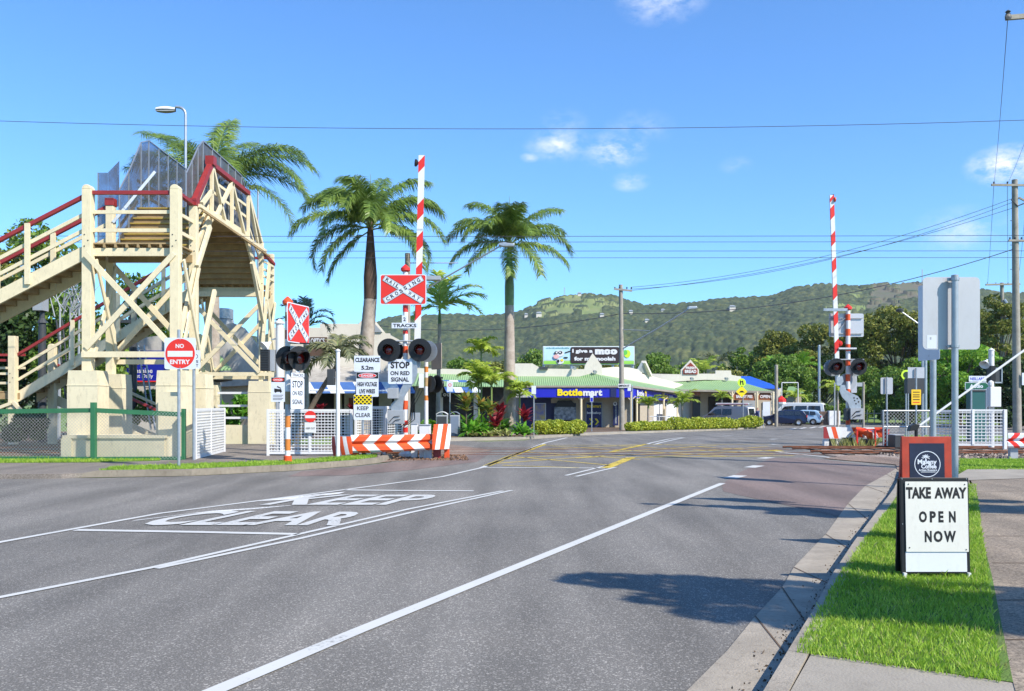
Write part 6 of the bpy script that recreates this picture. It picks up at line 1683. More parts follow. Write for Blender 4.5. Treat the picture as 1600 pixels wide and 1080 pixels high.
# blue roofed shop behind
t = thing('blue_roofed_shop', 'low shop with a bright blue roof behind the bakery', 'shop', (xx(1190, 100), 100, -.5))
BLR = mat('blue_roof', (.02, .10, .55), .4, var=.12, dirt=.15)
mb = MB(); mb.prism([W(1155, 604, 98), W(1150, 588, 102), W(1172, 588, 102), W(1205, 600, 102), W(1218, 607, 98)], (0, 0, -.1), BLR); mb.part('roof', t)
mb = MB(); wallf(mb, [(1155, 604), (1222, 607), (1222, 655), (1155, 655)], 99, WARMW, .3); mb.part('wall', t)
t = thing('green_roofed_house', 'low house with green roof behind the white van', 'house', (xx(1245, 105), 105, -.5))
mb = MB(); mb.prism([W(1228, 614, 103), W(1232, 604, 107), W(1240, 604, 107), W(1256, 613, 103)], (0, 0, -.1), CORR); mb.part('roof', t); mb = MB(); wallf(mb, [(1230, 614), (1252, 614), (1252, 650), (1230, 650)], 104, BEIGE, .3); mb.part('wall', t)
# red cafe umbrella, white frame arch
t = thing('cafe_umbrella', 'small red and white umbrella beside the grey timber pole', 'umbrella', (xx(1221, 84), 84, -.5))
mb = MB(); mb.lathe(W(1221, 624, 84), (0, 0, 1), [(.45, -.25), (.42, .0), (0, .35)], BRED, 8); mb.lathe(W(1221, 628, 84), (0, 0, 1), [(.44, -.18), (.44, .0)], WHITE, 8); mb.part('canopy', t); mb = MB(); mb.tube([(xx(1221, 84), 84, -.5), W(1221, 624, 84)], .03, GREYP, 6); mb.part('pole', t)
mb = MB(); Yq = 95
for a, b in ((1221.5, 598), (1247, 598)): mb.tube([(xx(a, Yq), Yq, -.5), W(a, b, Yq)], .05, WHITE, 6)
mb.tube([W(1221.5, 598, Yq), W(1247, 598, Yq)], .05, WHITE, 6); mb.thing('goal_arch', 'thin white pipe frame above the parked white van', 'arch')
# left strip of shops
Y6 = 66.
t = thing('garden_side_shops', 'row of shops with pale green roof and blue striped awnings behind the garden', 'shop', (xx(730, Y6), Y6 + 3, -.5), 'shops across the railway')
mb = MB(); wallf(mb, [(640, 575), (737, 577.5), (737, 582), (803, 582), (803, 690), (640, 690)], 69, WARMW, .3); mb.part('wall', t)
mb = MB(); mb.prism([W(625, 602, 66), W(806, 604, 66), W(806, 588, 69), W(640, 583, 69)], (0, 0, -.06), CORR); mb.part('verandah_roof', t)
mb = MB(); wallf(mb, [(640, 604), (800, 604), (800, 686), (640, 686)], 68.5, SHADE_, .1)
for a, b, m in ((648, 666, BEIGE), (684, 692, WARMW), (740, 748, WARMW)): wallf(mb, [(a, 604), (b, 604), (b, 686), (a, 686)], 68.3, m, .1)
wallf(mb, [(690, 614), (706, 614), (706, 621), (690, 621)], 68.1, BLACK, .1); f = Fr(W(698, 617, 68.0)); f.ring(mb, -.15, 0, .06, .12, .02, WHITE, 12); f.ring(mb, .12, 0, .06, .12, .02, WHITE, 12); mb.part('shopfront', t)
AWB = mat('awning_blue', (.06, .14, .36), .6, var=.1); AWW = mat('awning_white', (.62, .65, .68), .6, var=.08)
def awning(parent, x0, x1, yt, yb, Ya, Yb, n):
    mb = MB()
    for i in range(n):
        a, b = x0 + (x1 - x0) * i / n, x0 + (x1 - x0) * (i + 1) / n; sl = 10
        mb.prism([W(a + sl, yb, Ya), W(b + sl, yb, Ya), W(b, yt, Yb), W(a, yt, Yb)], (0, 0, -.03), AWB if i % 2 == 0 else AWW)
    mb.part('awning', parent)
awning(t, 688, 742, 594, 613, 65, 67.5, 4)
# near left cream building
Y5 = 50.
t = thing('cream_shop_building', 'large cream rendered building with awnings behind the level crossing signs', 'building', (xx(540, Y5), Y5 + 3, -.2))
mb = MB(); wallf(mb, [(425, 512), (500, 512), (500, 506), (560, 506), (576, 490), (602, 521), (609, 521), (609, 523), (640, 540), (640, 690), (425, 690)], Y5 + 3, WARMW, .3); mb.part('wall', t)
mb = MB(); mb.prism([W(578, 497, Y5 + 2.9), W(578, 519, Y5 + 2.9), W(597, 519, Y5 + 2.9)], (0, .1, 0), GREYP); mb.part('gable_panel', t)
mb = MB(); wallf(mb, [(484, 527), (511, 527), (511, 556), (484, 556)], Y5 + 2.9, mat('brown_shop_sign', (.10, .06, .04), .6), .08); f = Fr(W(494, 534, Y5 + 2.85)); f.text(mb, 'OPTICS', -.32, .5, -.12, .2, .02, AWW, .02); mb.part('wall_sign', t)
mb = MB(); mb.prism([W(448, 606, Y5 - .5), W(640, 603, Y5 - .5), W(640, 583, Y5 + 2.9), W(462, 566, Y5 + 2.9)], (0, 0, -.08), mat('shade_streaked_canopy', (.46, .43, .38), .8, var=.25, vs=1.1, dirt=.4)); mb.part('canopy_roof', t)  # darker beige and streaks put the palm shade into the canopy colour
awning(t, 440, 640, 597, 614, Y5 - 1.4, Y5 - .5, 9)
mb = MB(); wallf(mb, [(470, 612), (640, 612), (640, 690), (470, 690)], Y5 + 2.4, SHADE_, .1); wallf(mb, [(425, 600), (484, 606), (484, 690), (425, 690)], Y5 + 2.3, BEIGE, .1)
for a, b, m in ((522, 534, CREAM), (538, 552, WARMW), (592, 612, BEIGE), (616, 622, WHITE)): wallf(mb, [(a, 612), (b, 612), (b, 690), (a, 690)], Y5 + 2.2, m, .1)
wallf(mb, [(545, 622), (556, 622), (556, 636), (545, 636)], Y5 + 2.1, BRN, .08)
mb.part('shopfront', t)
mb = MB(); mb.tube([W(486, 610, Y5 - 1.2), W(560, 612, Y5 - 1.2), W(640, 611, Y5 - 1.2)], .08, AWW, 6); mb.part('gutter', t)
# hall behind the bridge
t = thing('arched_hall', 'pale building with rounded parapet and newspaper sign behind the footbridge', 'building', (xx(300, 42), 45, 0))
mb = MB(); wallf(mb, [(150, 560), (195, 530), (255, 524), (262, 690), (150, 690)], 44.5, mat('weathered_grey_render', (.50, .47, .42), .85, var=.12, dirt=.3), .3); mb.part('wall', t)
mb = MB(); wallf(mb, [(332, 590), (332, 528), (345, 510), (362, 504), (380, 512), (398, 535), (412, 560), (440, 568), (440, 600), (332, 605)], 44, mat('patchy_grey_render', (.55, .53, .50), .85, var=.25, vs=.8, dirt=.4), .3); wallf(mb, [(330, 590), (440, 598), (440, 690), (330, 690)], 44.3, BEIGE, .3); mb.part('wall', t)
mb = MB(); mb.prism([W(333, 578, 41.5), W(362, 577, 41.5), W(345, 556, 43.5), (W(333, 556, 43.5))], (0, 0, -.05), CORR); mb.prism([W(333, 588, 41), W(366, 588, 41), W(362, 593, 42), W(333, 597, 42)], (0, 0, -.06), DGREY); mb.part('porch_roof', t)
BLUS = mat('newspaper_blue', (.012, .02, .30), .4, var=.06)
mb = MB(); f = Fr(W(224, 572, 44.4)); k4 = 44.4 / F; f.rect(mb, -32 * k4, 38 * k4, -23 * k4, 24 * k4, 0, .05, BLUS); f.rect(mb, -32 * k4, 38 * k4, -25 * k4, -23 * k4, 0, .05, BRED)
f.text(mb, 'Sunshine', -22 * k4, 15 * k4, -11 * k4, -3.5 * k4, .06, WHITE, .01); f.text(mb, 'Coast Daily', -25 * k4, 16 * k4, -20.5 * k4, -12.5 * k4, .06, WHITE, .01)
f.disc(mb, -8 * k4, 6 * k4, 4 * k4, .051, .056, YEL, 16); mb.part('newspaper_sign', t)
mb = MB(); c = W(346, 503, 47); mb.lathe((c.x, c.y, 0), (0, 0, 1), [(.62, 0), (.62, zz(500, 47))], GREYP, 16); mb.lathe((c.x, c.y, 0), (0, 0, 1), [(.6, zz(499, 47)), (.60, zz(484, 47)), (.55, zz(483, 47)), (0, zz(482, 47))], GALV, 20); mb.thing('water_tank', 'round grey tank on a tower above the pale hall', 'water tank', smooth=True)

# ================================================================== VEHICLES
def car(name, label, loc, rz, L, Wd, prof, belt, Hh, paint, wins, ends, wheels, wr, group=None, trim=None, tum=.16):
    t = thing(name, label, 'van' if 'van' in name else 'car', (0, 0, 0), group)
    hw = lambda z: Wd / 2 * (1 - tum * max(0, (z - belt) / (Hh - belt))) * (1 if z > .35 else .96)
    mb = MB(); n = len(prof); vs = [(x, -hw(z), z) for x, z in prof] + [(x, hw(z), z) for x, z in prof]
    fs = [tuple(range(n)), tuple(range(2 * n - 1, n - 1, -1))] + [(i, i + n, (i + 1) % n + n, (i + 1) % n) for i in range(n)]
    mb.add(vs, fs, paint); mb.part('body', t, bevel=.05)
    for w in wins:
        for s in (-1, 1):
            mb = MB(); mb.add([(x, s * (hw(z) + .006), z) for x, z in w], [tuple(range(len(w)))], GLASS); mb.part('window', t)
    for (x0, z0, x1, z1, fr) in ends:
        mb = MB(); dx, dz = x1 - x0, z1 - z0; l = math.hypot(dx, dz); nx, nz_ = -dz / l * .012, dx / l * .012
        if (nx > 0) != (x0 > 0): nx, nz_ = -nx, -nz_
        a, b = hw(z0) * fr, hw(z1) * fr
        mb.add([(x0 + nx, -a, z0 + nz_), (x0 + nx, a, z0 + nz_), (x1 + nx, b, z1 + nz_), (x1 + nx, -b, z1 + nz_)], [(0, 1, 2, 3)], GLASS); mb.part('windscreen', t)
    for x in wheels:
        for s in (-1, 1):
            mb = MB(); c = (x, s * (Wd / 2 - .08), wr)
            mb.lathe((x, s * (Wd / 2 - .2), wr), (0, s, 0), [(0, 0), (wr * 1.14, 0), (wr * 1.14, .206), (0, .206)], BLACK, 20)
            mb.lathe((x, s * (Wd / 2 - .18), wr), (0, s, 0), [(0, 0), (wr, 0), (wr, .2), (wr * .66, .215), (wr * .62, .19)], TYRE, 20); w_ = mb.part('wheel', t)
            mb = MB(); mb.lathe((x, s * (Wd / 2 - .18), wr), (0, s, 0), [(wr * .62, .19), (wr * .55, .22), (wr * .2, .205), (0, .215)], RIM, 10); mb.part('rim', w_)
    xb = min(p[0] for p in prof); xf = max(p[0] for p in prof)
    for s in (-1, 1):
        zt = trim['tail']; mb = MB(); mb.bb(xb - .015 + trim.get('tx', 0), xb + .06 + trim.get('tx', 0), s * (Wd / 2 - .24), s * (Wd / 2 + .005), zt[0], zt[1], BRED); mb.part('tail_lamp', t)
        mb = MB(); mb.bb(xf - .1, xf - .02, s * (Wd / 2 - .35), s * (Wd / 2 - .06), .62, .76, SIGNW); mb.part('headlight', t)
        mb = MB(); mb.bb(trim['mx'], trim['mx'] + .16, s * (Wd / 2 + .02), s * (Wd / 2 + .2), belt, belt + .14, BLACK); mb.part('mirror', t)
    mb = MB(); mb.bb(xb - .05, xb + .02, -Wd / 2 + .05, Wd / 2 - .05, .3, .46, trim.get('bump', DGREY)); mb.part('bumper', t)
    mb = MB(); mb.bb(xb - .06, xb - .045, -.22, .22, .52 if 'pz' not in trim else trim['pz'], (.52 if 'pz' not in trim else trim['pz']) + .11, WHITE); mb.part('number_plate', t)
    t.location = loc; t.rotation_euler.z = rz
    return t
DBLUE = mat('dark_blue_car_paint', (.012, .02, .06), .22, .3, var=.03, spec=.7)
SILV = mat('silver_van_paint', (.30, .31, .34), .3, .5, var=.03, spec=.6)
WCAR = mat('white_car_paint', (.78, .78, .76), .25, var=.02, spec=.6)
LBLUE = mat('pale_blue_car_paint', (.42, .58, .72), .28, .2, var=.02, spec=.6)
hatch_p = [(-2.05, .35), (-2.1, .75), (-2.02, .98), (-1.75, 1.36), (-1.3, 1.47), (-.2, 1.49), (.35, 1.38), (1.05, .98), (1.75, .84), (2.05, .66), (2.08, .35), (1.9, .22), (-1.9, .22)]
hatch_w = [[(-1.55, .98), (-.95, .98), (-.95, 1.36), (-1.45, 1.33)], [(-.88, .98), (-.05, .98), (-.05, 1.38), (-.88, 1.37)], [(.02, .98), (.92, .98), (.35, 1.30), (.02, 1.37)]]
def place(px, py, Y=None):
    Y = Y or GY(py); return (xx(px, Y), Y, zg(Y))
yaw_l = R(180)
car('parked_car', 'dark blue hatchback parked nose-in past the end of the hedge', place(1224, 0, 84), R(180 - 14), 4.1, 1.72, hatch_p, .95, 1.5, DBLUE, hatch_w, [(-2.0, 1.0, -1.76, 1.34, .84), (1.03, 1.0, .38, 1.35, .86)], (-1.3, 1.3), .31, None, {'tail': (.78, 1.0), 'mx': .75, 'tx': .03})
car('parked_car', 'pale blue small car mostly hidden behind the dark blue hatchback', place(1252, 0, 87), R(180 - 26), 3.9, 1.65, [(a * .93, b * .97) for a, b in hatch_p], .92, 1.45, LBLUE, [[(a * .93, b * .97) for a, b in w] for w in hatch_w], [(-1.86, .98, -1.64, 1.3, .84)], (-1.2, 1.2), .29, None, {'tail': (.72, .92), 'mx': .7, 'tx': .03})
van_p = [(a * 1.06, b * 1.09) for a, b in [(-2.35, .35), (-2.38, 1.0), (-2.25, 1.85), (-2.1, 1.95), (1.0, 1.97), (1.35, 1.88), (2.05, 1.18), (2.38, .98), (2.4, .4), (2.2, .28), (-2.2, .28)]]
van_w = [[(a * 1.06, b * 1.09) for a, b in w] for w in [[(-2.05, 1.15), (-.95, 1.15), (-.95, 1.68), (-2.0, 1.68)], [(-.8, 1.15), (.25, 1.15), (.25, 1.68), (-.8, 1.68)], [(.4, 1.15), (1.65, 1.15), (1.22, 1.62), (.4, 1.68)]]]
car('white_van', 'white passenger van with grey lower trim behind the dark blue hatchback', place(1249, 0, 90), R(180 - 27), 5.0, 1.8, van_p, 1.15, 2.15, WCAR, van_w, [(-2.51, 1.3, -2.41, 1.92, .84), (2.13, 1.36, 1.47, 2.02, .88)], (-1.45, 1.45), .33, None, {'tail': (.85, 1.15), 'mx': 1.5, 'bump': GREYP})
work_p = [(-2.1, .35), (-2.14, .9), (-2.0, 1.72), (-1.85, 1.82), (.6, 1.84), (1.0, 1.72), (1.6, 1.12), (2.1, .92), (2.15, .4), (2.0, .26), (-2.0, .26)]
wv = car('work_van', 'silver trade van with roof rack and white rear doors parked behind the long hedge', place(1138, 0, 78), R(180 - 36), 4.3, 1.72, work_p, 1.05, 1.85, SILV, [[(.35, 1.08), (1.35, 1.08), (.92, 1.55), (.35, 1.6)], [(-.6, 1.08), (.22, 1.08), (.22, 1.6), (-.6, 1.6)]], [(-2.12, 1.1, -2.02, 1.62, .84), (1.56, 1.18, 1.02, 1.70, .88)], (-1.35, 1.3), .32, None, {'tail': (.7, 1.0), 'mx': 1.25, 'bump': DGREY})
def local_part(mb, name, parent):
    me = mb.mesh(name); o = bpy.data.objects.new(name, me); COL.objects.link(o); o.parent = parent; fin(o, 0, False); return o
mb = MB()
for x in (-1.6, -.4, .7): mb.beam((x, -.75, 1.93), (x, .75, 1.93), .05, .06, GALV)
mb.beam((-1.9, -.72, 1.97), (.9, -.72, 1.97), .04, .05, GALV); mb.beam((-1.9, .72, 1.97), (.9, .72, 1.97), .04, .05, GALV); local_part(mb, 'roof_rack', wv)
mb = MB(); mb.add([(-2.165, -.78, .4), (-2.165, .78, .4), (-2.155, .78, .98), (-2.155, -.78, .98)], [(0, 1, 2, 3)], WCAR); mb.add([(-2.05 - .045, -.76, 1.64), (-2.05 - .045, .76, 1.64), (-2.03, .74, 1.74), (-2.03, -.74, 1.74)], [(0, 1, 2, 3)], WCAR)
for s in (-1, 1): mb.add([(-2.17, s * .70, .98), (-2.17, s * .8, .98), (-2.06, s * .78, 1.66), (-2.06, s * .67, 1.66)], [(0, 1, 2, 3)], WCAR)
local_part(mb, 'rear_doors', wv)
mb = MB(); c = W(1138, 0, 78)
for s in (-.16, .16): mb.beam((-1.8, .35 + s, 2.02), (.8, .35 + s, 2.02), .05, .06, BRED)
for i in range(8): mb.beam((-1.7 + i * .33, .2, 2.02), (-1.7 + i * .33, .5, 2.02), .03, .03, BRED)
mb.tube([(-1.7, -.4, 2.04), (1.3, -.4, 2.04)], .07, AWW, 8)
lo = mb.thing('ladder', 'red ladder strapped on the roof rack of the silver van', 'ladder', org=(0, 0, 0)); lo.location = wv.location; lo.rotation_euler = wv.rotation_euler

# person by the van: one continuous skinned body
def person(label, loc, rz, joints, edges, radii, mats_, cloth):
    me = bpy.data.meshes.new('p'); me.from_pydata(joints, edges, []); o = bpy.data.objects.new('p', me); COL.objects.link(o)
    m = o.modifiers.new('s', 'SKIN'); ss = o.modifiers.new('u', 'SUBSURF'); ss.levels = ss.render_levels = 2
    for v, r in zip(o.data.skin_vertices[0].data, radii): v.radius = (r, r)
    o.data.skin_vertices[0].data[0].use_root = True
    bpy.context.view_layer.update()
    em = bpy.data.meshes.new_from_object(o.evaluated_get(bpy.context.evaluated_depsgraph_get())); bpy.data.objects.remove(o)
    em.name = 'person'; em.materials.clear()
    for q in mats_: em.materials.append(q)
    for p in em.polygons: p.material_index = cloth(p.center); p.use_smooth = True
    o = bpy.data.objects.new('person', em); COL.objects.link(o); o.location = loc; o.rotation_euler.z = rz
    return tag(o, label, 'person')
J = [(0, 0, .95), (0, 0, 1.15), (0, 0, 1.38), (0, .01, 1.5), (0, .03, 1.60), (0, .03, 1.72), (-.2, 0, 1.40), (-.27, .06, 1.12), (-.22, .26, 1.02), (.2, 0, 1.40), (.27, .10, 1.14), (.2, .3, 1.1), (-.1, 0, .88), (-.11, .03, .48), (-.11, -.02, .07), (-.11, .14, .04), (.1, 0, .88), (.12, .04, .48), (.12, -.02, .07), (.12, .14, .04), (-.21, .34, 1.0), (.19, .38, 1.1)]
E = [(0, 1), (1, 2), (2, 3), (3, 4), (4, 5), (2, 6), (6, 7), (7, 8), (2, 9), (9, 10), (10, 11), (0, 12), (12, 13), (13, 14), (14, 15), (0, 16), (16, 17), (17, 18), (18, 19), (8, 20), (11, 21)]
RR_ = [.15, .14, .16, .06, .095, .09, .07, .05, .035, .07, .05, .035, .095, .06, .045, .035, .095, .06, .045, .035, .04, .04]
person('person in a dark blue shirt standing at the rear of the silver van', place(1184, 0, 76.5), R(40), J, E, RR_, [SKIN, NAVY, DGREY, HAIR], lambda c: 3 if c.z > 1.68 and c.y < .06 or c.z > 1.76 else (0 if c.z > 1.46 or (c.y > .17 and c.z > .9) else (1 if c.z > .93 else 2)))
mb = MB(); YL_ = 74
for px in (1186, 1191): mb.tube([(xx(px + 2, YL_), YL_, zg(YL_)), W(px, 641, YL_ + .2)], .03, GALV, 6)
mb.thing('bollard_pair', 'pair of leaning thin grey posts at the right end of the hedge', 'post')
# ================================================================== STREET FURNITURE FURTHER BACK
small_sign('parking_sign', 'small white parking sign with red mark on a thin pole at the grey bins', 703, 595.5, 612, 9.5, 684, 596, m=SIGNW, group='thin pole signs across the rails', r=.02, Y=43, back=False, parts=lambda mb, f, k: (f.ring(mb, 0, 2 * k, 1.6 * k, 2.6 * k, .003, BRED, 14)))
small_sign('parking_sign', 'plain white sign on a thin pole before the left end of the blue fascia', 834, 603, 616, 7, 685, 603, m=SIGNW, group='thin pole signs across the rails', r=.02, Y=44, back=False)
small_sign('parking_sign', 'small blue and white sign on a thin pole before the shop door', 924.5, 617, 628, 5, 677, 618, m=SIGNW, group='thin pole signs across the rails', r=.02, Y=55, back=False, parts=lambda mb, f, k: f.rect(mb, -2 * k, 2 * k, -5 * k, 1 * k, .001, .003, BLUE))
for i, (px, Yq, lab) in enumerate(((691, 42, 'darker of the two grey litter bins beside the garden'), (711, 42.3, 'lighter blue grey litter bin beside the garden'))):
    t = thing('litter_bin', lab, 'bin', (xx(px, Yq), Yq, .0), 'litter bins')
    m_ = DGREY if i == 0 else mat('blue_grey_panel', (.16, .20, .27), .5, var=.06)
    w = 9 if i == 0 else 7.5; kq2 = Yq / F; z1 = zz(648, Yq)
    mb = MB(); mb.bb(xx(px, Yq) - w * kq2, xx(px, Yq) + w * kq2, Yq - .25, Yq + .25, zg(Yq), z1 - .02, GREYP); mb.part('body', t, bevel=.02)
    mb = MB(); mb.bb(xx(px, Yq) - (w - 1.6) * kq2, xx(px, Yq) + (w - 1.6) * kq2, Yq - .27, Yq - .251, zg(Yq) + .05, z1 - .08, m_); mb.part('front_panel', t)
    mb = MB()
    for q in range(7):
        a0, a1 = -1 + 2 * q / 7, -1 + 2 * (q + 1) / 7
        mb.prism([(xx(px, Yq) + a0 * w * kq2, Yq - .25, z1 + .12 * (1 - a0 * a0)), (xx(px, Yq) + a1 * w * kq2, Yq - .25, z1 + .12 * (1 - a1 * a1)), (xx(px, Yq) + a1 * w * kq2, Yq - .25, z1 + .03 + .12 * (1 - a1 * a1)), (xx(px, Yq) + a0 * w * kq2, Yq - .25, z1 + .03 + .12 * (1 - a0 * a0))], (0, .5, 0), WHITE if i == 0 else GALV)
    mb.part('lid', t)
# pedestrian and hump sign
Yq = 75; kq2 = Yq / F
t = thing('crossing_sign', 'round lime walking sign above a yellow diamond hump sign at the hedge', 'road sign', (xx(1161, Yq), Yq, -.5))
mb = MB(); pole(mb, xx(1161, Yq), Yq, -.5, zz(592, Yq), .04, GALV); mb.part('pole', t)
mb = MB(); f = Fr(W(1159, 598, Yq - .06)); f.disc(mb, 0, 0, 6.6 * kq2, -.01, 0, YGRN, 24); f.rect(mb, -3 * kq2, -1.2 * kq2, -3.5 * kq2, 3.5 * kq2, .001, .003, INK); f.poly(mb, [(1 * kq2, -3.5 * kq2), (3.2 * kq2, -3.5 * kq2), (2 * kq2, 3.5 * kq2), (.2 * kq2, 3 * kq2)], .001, .003, INK); f.poly(mb, [(-1.2 * kq2, 0), (1.2 * kq2, 1 * kq2), (1 * kq2, 2.6 * kq2), (-1.5 * kq2, 2 * kq2)], .001, .003, INK); mb.part('walking_disc', t)
mb = MB(); f = Fr(W(1159, 612, Yq - .06)); r_ = 9 * kq2; f.poly(mb, [(r_, 0), (0, r_), (-r_, 0), (0, -r_)], -.01, 0, YEL); f.poly(mb, [(-4.6 * kq2, -1.4 * kq2), (4.6 * kq2, -1.4 * kq2), (1.6 * kq2, 1.4 * kq2), (-1.6 * kq2, 1.4 * kq2)], .001, .004, INK); mb.part('hump_diamond', t)
for px, yt, Yq, m_, lab, r_ in ((1213, 571, 80, WOODP, 'bare grey timber pole at the right corner of the bakery', .15), (1280, 540, 92, GALV, 'tall bare pale steel pole right of the white van', .13), (988, 603, 62, GALV, 'thin steel post between the shop corner and the timber pole', .04), (1304, 600, 40, GREYP, 'thin dark post left of the right boom gate', .03), (1349, 598, 70, WOODP, 'short grey timber post with lamp arm behind the right boom gate', .10)):
    mb = MB(); pole(mb, xx(px, Yq), Yq, zg(Yq), zz(yt, Yq), r_, m_); mb.lathe((xx(px, Yq), Yq, zz(yt, Yq)), (0, 0, 1), [(r_ * 1.05, -.02), (r_ * .8, .04), (0, .06)], m_, 10)
    if px == 1349: mb.beam(W(1337, 601, Yq), W(1349, 601, Yq), .1, .3, GREYP)
    mb.thing('street_pole', lab, 'pole', 'bare poles beyond the rails', smooth=True)

# utility poles, lights and wires
def insul(mb, p, m=None): mb.lathe(p, (0, 0, 1), [(.03, 0), (.06, .03), (.03, .06), (.06, .09), (.03, .12), (0, .14)], m or DGREY, 8)
Yu = 60; x = xx(972, Yu)
t = thing('utility_pole', 'grey timber pole with a long angled street light arm in front of the shop corner', 'utility pole', (x, Yu, zg(Yu)), 'timber utility poles')
mb = MB(); mb.tube([(x, Yu, zg(Yu)), (xx(970, Yu), Yu, zz(445, Yu))], [.19, .13], WOODP, 12); mb.part('pole', t, smooth=True)
mb = MB(); mb.beam((x - .55, Yu - .15, zz(452, Yu)), (x + .65, Yu - .15, zz(455, Yu)), .1, .12, WOODP)
for dx in (-.5, -.2, .3, .6): insul(mb, (x + dx, Yu - .15, zz(452, Yu)))
mb.part('crossarm', t)
mb = MB(); mb.tube([W(973, 545, Yu - .1), W(1030, 512, Yu - 1.2), W(1076, 483, Yu - 2)], .045, GALV, 8); mb.tube([W(973, 515, Yu - .1), W(1015, 517, Yu - .9)], .03, GALV, 6); mb.part('light_arm', t, smooth=True)
mb = MB(); a = W(1074, 482, Yu - 2); mb.prism([a + Vector((0, -.15, -.08)), a + Vector((.62, -.15, -.02)), a + Vector((.6, -.15, .14)), a + Vector((.05, -.15, .12))], (0, .3, 0), GALV); mb.part('lamp_head', t, bevel=.03)
mb = MB(); mb.bb(xx(965, Yu), xx(985, Yu), Yu - .25, Yu - .22, zz(606, Yu), zz(600, Yu), WHITE); mb.bb(xx(980, Yu), xx(985.5, Yu), Yu - .24, Yu - .21, zz(611, Yu), zz(606.3, Yu), SIGNW); f = Fr(W(975, 603, Yu - .26)); f.text(mb, 'SIMPSON ST', -.36, .36, -.07, .08, .005, INK); mb.part('street_name_blade', t)
Yv = 55; x = xx(1587, Yv)
t = thing('utility_pole', 'tall grey timber power pole at the right edge of the picture', 'utility pole', (x, Yv, zg(Yv)), 'timber utility poles')
mb = MB(); mb.tube([(xx(1589.5, Yv), Yv, zg(Yv)), (xx(1585.5, Yv), Yv, zz(281, Yv))], [.25, .17], WOODP, 14); mb.part('pole', t, smooth=True)
for (a, b, py) in ((1549, 1640, 289), (1576, 1640, 376)):
    mb = MB(); mb.beam(W(a, py, Yv - .2), W(b, py + 1, Yv - .2), .1, .13, WOODP)
    for px in ((1553, 1574, 1606, 1632) if py < 300 else (1578, 1586, 1596, 1606)): insul(mb, W(px, py - 2, Yv - .2))
    mb.part('crossarm', t)
mb = MB(); mb.tube([W(1580, 312, Yv - .2), W(1590, 322, Yv - .2), W(1600, 318, Yv - .2)], .04, DGREY, 6); mb.beam(W(1592, 309, Yv - .15), W(1618, 322, Yv - .15), .1, .1, WOODP)
for z_ in range(5): mb.tube([W(1581, 345 + 38 * z_, Yv - .2), W(1578.5, 345 + 38 * z_, Yv - .25)], .02, DGREY, 5)
mb.part('pole_hardware', t)
mb = MB(); mb.bb(xx(1592, Yv), xx(1612, Yv), Yv - .35, Yv - .3, zz(602, Yv), zz(583, Yv), SIGNW); mb.part('notice', t)
Yt = 105
t = thing('utility_pole', 'distant timber pole with crossarm and hanging gear above the trees', 'utility pole', (xx(1565, Yt), Yt, -.5), 'timber utility poles')
mb = MB(); mb.tube([(xx(1567, Yt), Yt, -.5), W(1565.5, 442, Yt)], [.28, .2], WOODP, 10); mb.part('pole', t, smooth=True)
mb = MB(); mb.beam(W(1540, 445, Yt - .3), W(1594, 444, Yt - .3), .15, .2, WOODP); [insul(mb, W(p_, 443, Yt - .3)) for p_ in (1543, 1556, 1575, 1590)]; mb.part('crossarm', t)
mb = MB(); [mb.tube([W(1569, q_, Yt - .2), W(1573 + q_ % 3, q_ + 6, Yt - .3)], .16, GALV, 6) for q_ in (468, 481, 494)]; mb.tube([W(1565, 470, Yt - .3), W(1562, 480, Yt - .3)], .1, DGREY, 6); mb.part('pole_hardware', t)
Yn_ = 20; t = thing('utility_pole', 'near power pole just outside the frame, only its crossarm tip shows at top right', 'utility pole', (xx(1672, Yn_), Yn_, 0), 'timber utility poles')
mb = MB(); mb.tube([(xx(1672, Yn_), Yn_, 0), W(1668, -10, Yn_)], [.2, .15], WOODP, 12); mb.part('pole', t, smooth=True)
mb = MB(); mb.beam(W(1572, 28, Yn_), W(1672, 20, Yn_ + .2), .08, .1, WOODP); insul(mb, W(1575, 25, Yn_)); mb.lathe(W(1574, 28, Yn_), (0, -1, 0), [(.05, -.02), (.07, .06), (0, .07)], DGREY, 8); mb.part('crossarm', t)

def wire(label, pts, r=.011, sag=0, group='overhead wires'):
    a, b = pts; P = []
    for i in range(25):
        q = i / 24; p = Vector(a).lerp(Vector(b), q); p.z -= 4 * sag * q * (1 - q); P.append(p)
    mb = MB(); mb.tube(P, r * .72, CABLE, 5); mb.thing('overhead_wire', label, 'wire', group)
wire('single highest cable sagging across the whole sky', (W(-250, 180, 25), W(1900, 176, 25)), .011, .42)
for n_, (py, Yw_, s_) in enumerate(((368, 28.3, .04), (378, 31.2, .02), (393, 28.3, .0), (403.5, 31.2, .0))):
    wire(['topmost', 'second from top', 'third from top', 'lowest'][n_] + ' of the four parallel railway wires', (W(-300, py, Yw_), W(1900, py - 1, Yw_)), .012, s_)
for n_, (pa, pb, s_) in enumerate((((986, 449), (1583, 310), .9), ((985, 452), (1583, 316), 1.0), ((986, 454), (1583, 325), .7))):
    wire(['upper', 'middle', 'lower'][n_] + ' of three thin cables from the mid pole to the right power pole', (W(*pa, Yu - .15), W(*pb, Yv)), .02, s_)
wire('thick black cable from the right power pole to the mid pole', (W(973, 490, Yu), W(1582, 390, Yv)), .035, 1.1)
wire('thick black cable running left from the mid pole behind the palms', (W(971, 490, Yu), W(560, 505, 66)), .035, .8)
wire('near vertical wire from top right crossarm to the power pole', (W(1575, 24, Yn_), W(1553, 288, Yv - .2)), .011, .3)
wire('second near vertical wire at the right edge of the sky', (W(1672, 10, Yn_ + .2), W(1574, 288, Yv - .2)), .011, .3)
wire('wire running down from the power pole to the distant pole', (W(1553, 288, Yv), W(1543, 443, Yt)), .02, .5)
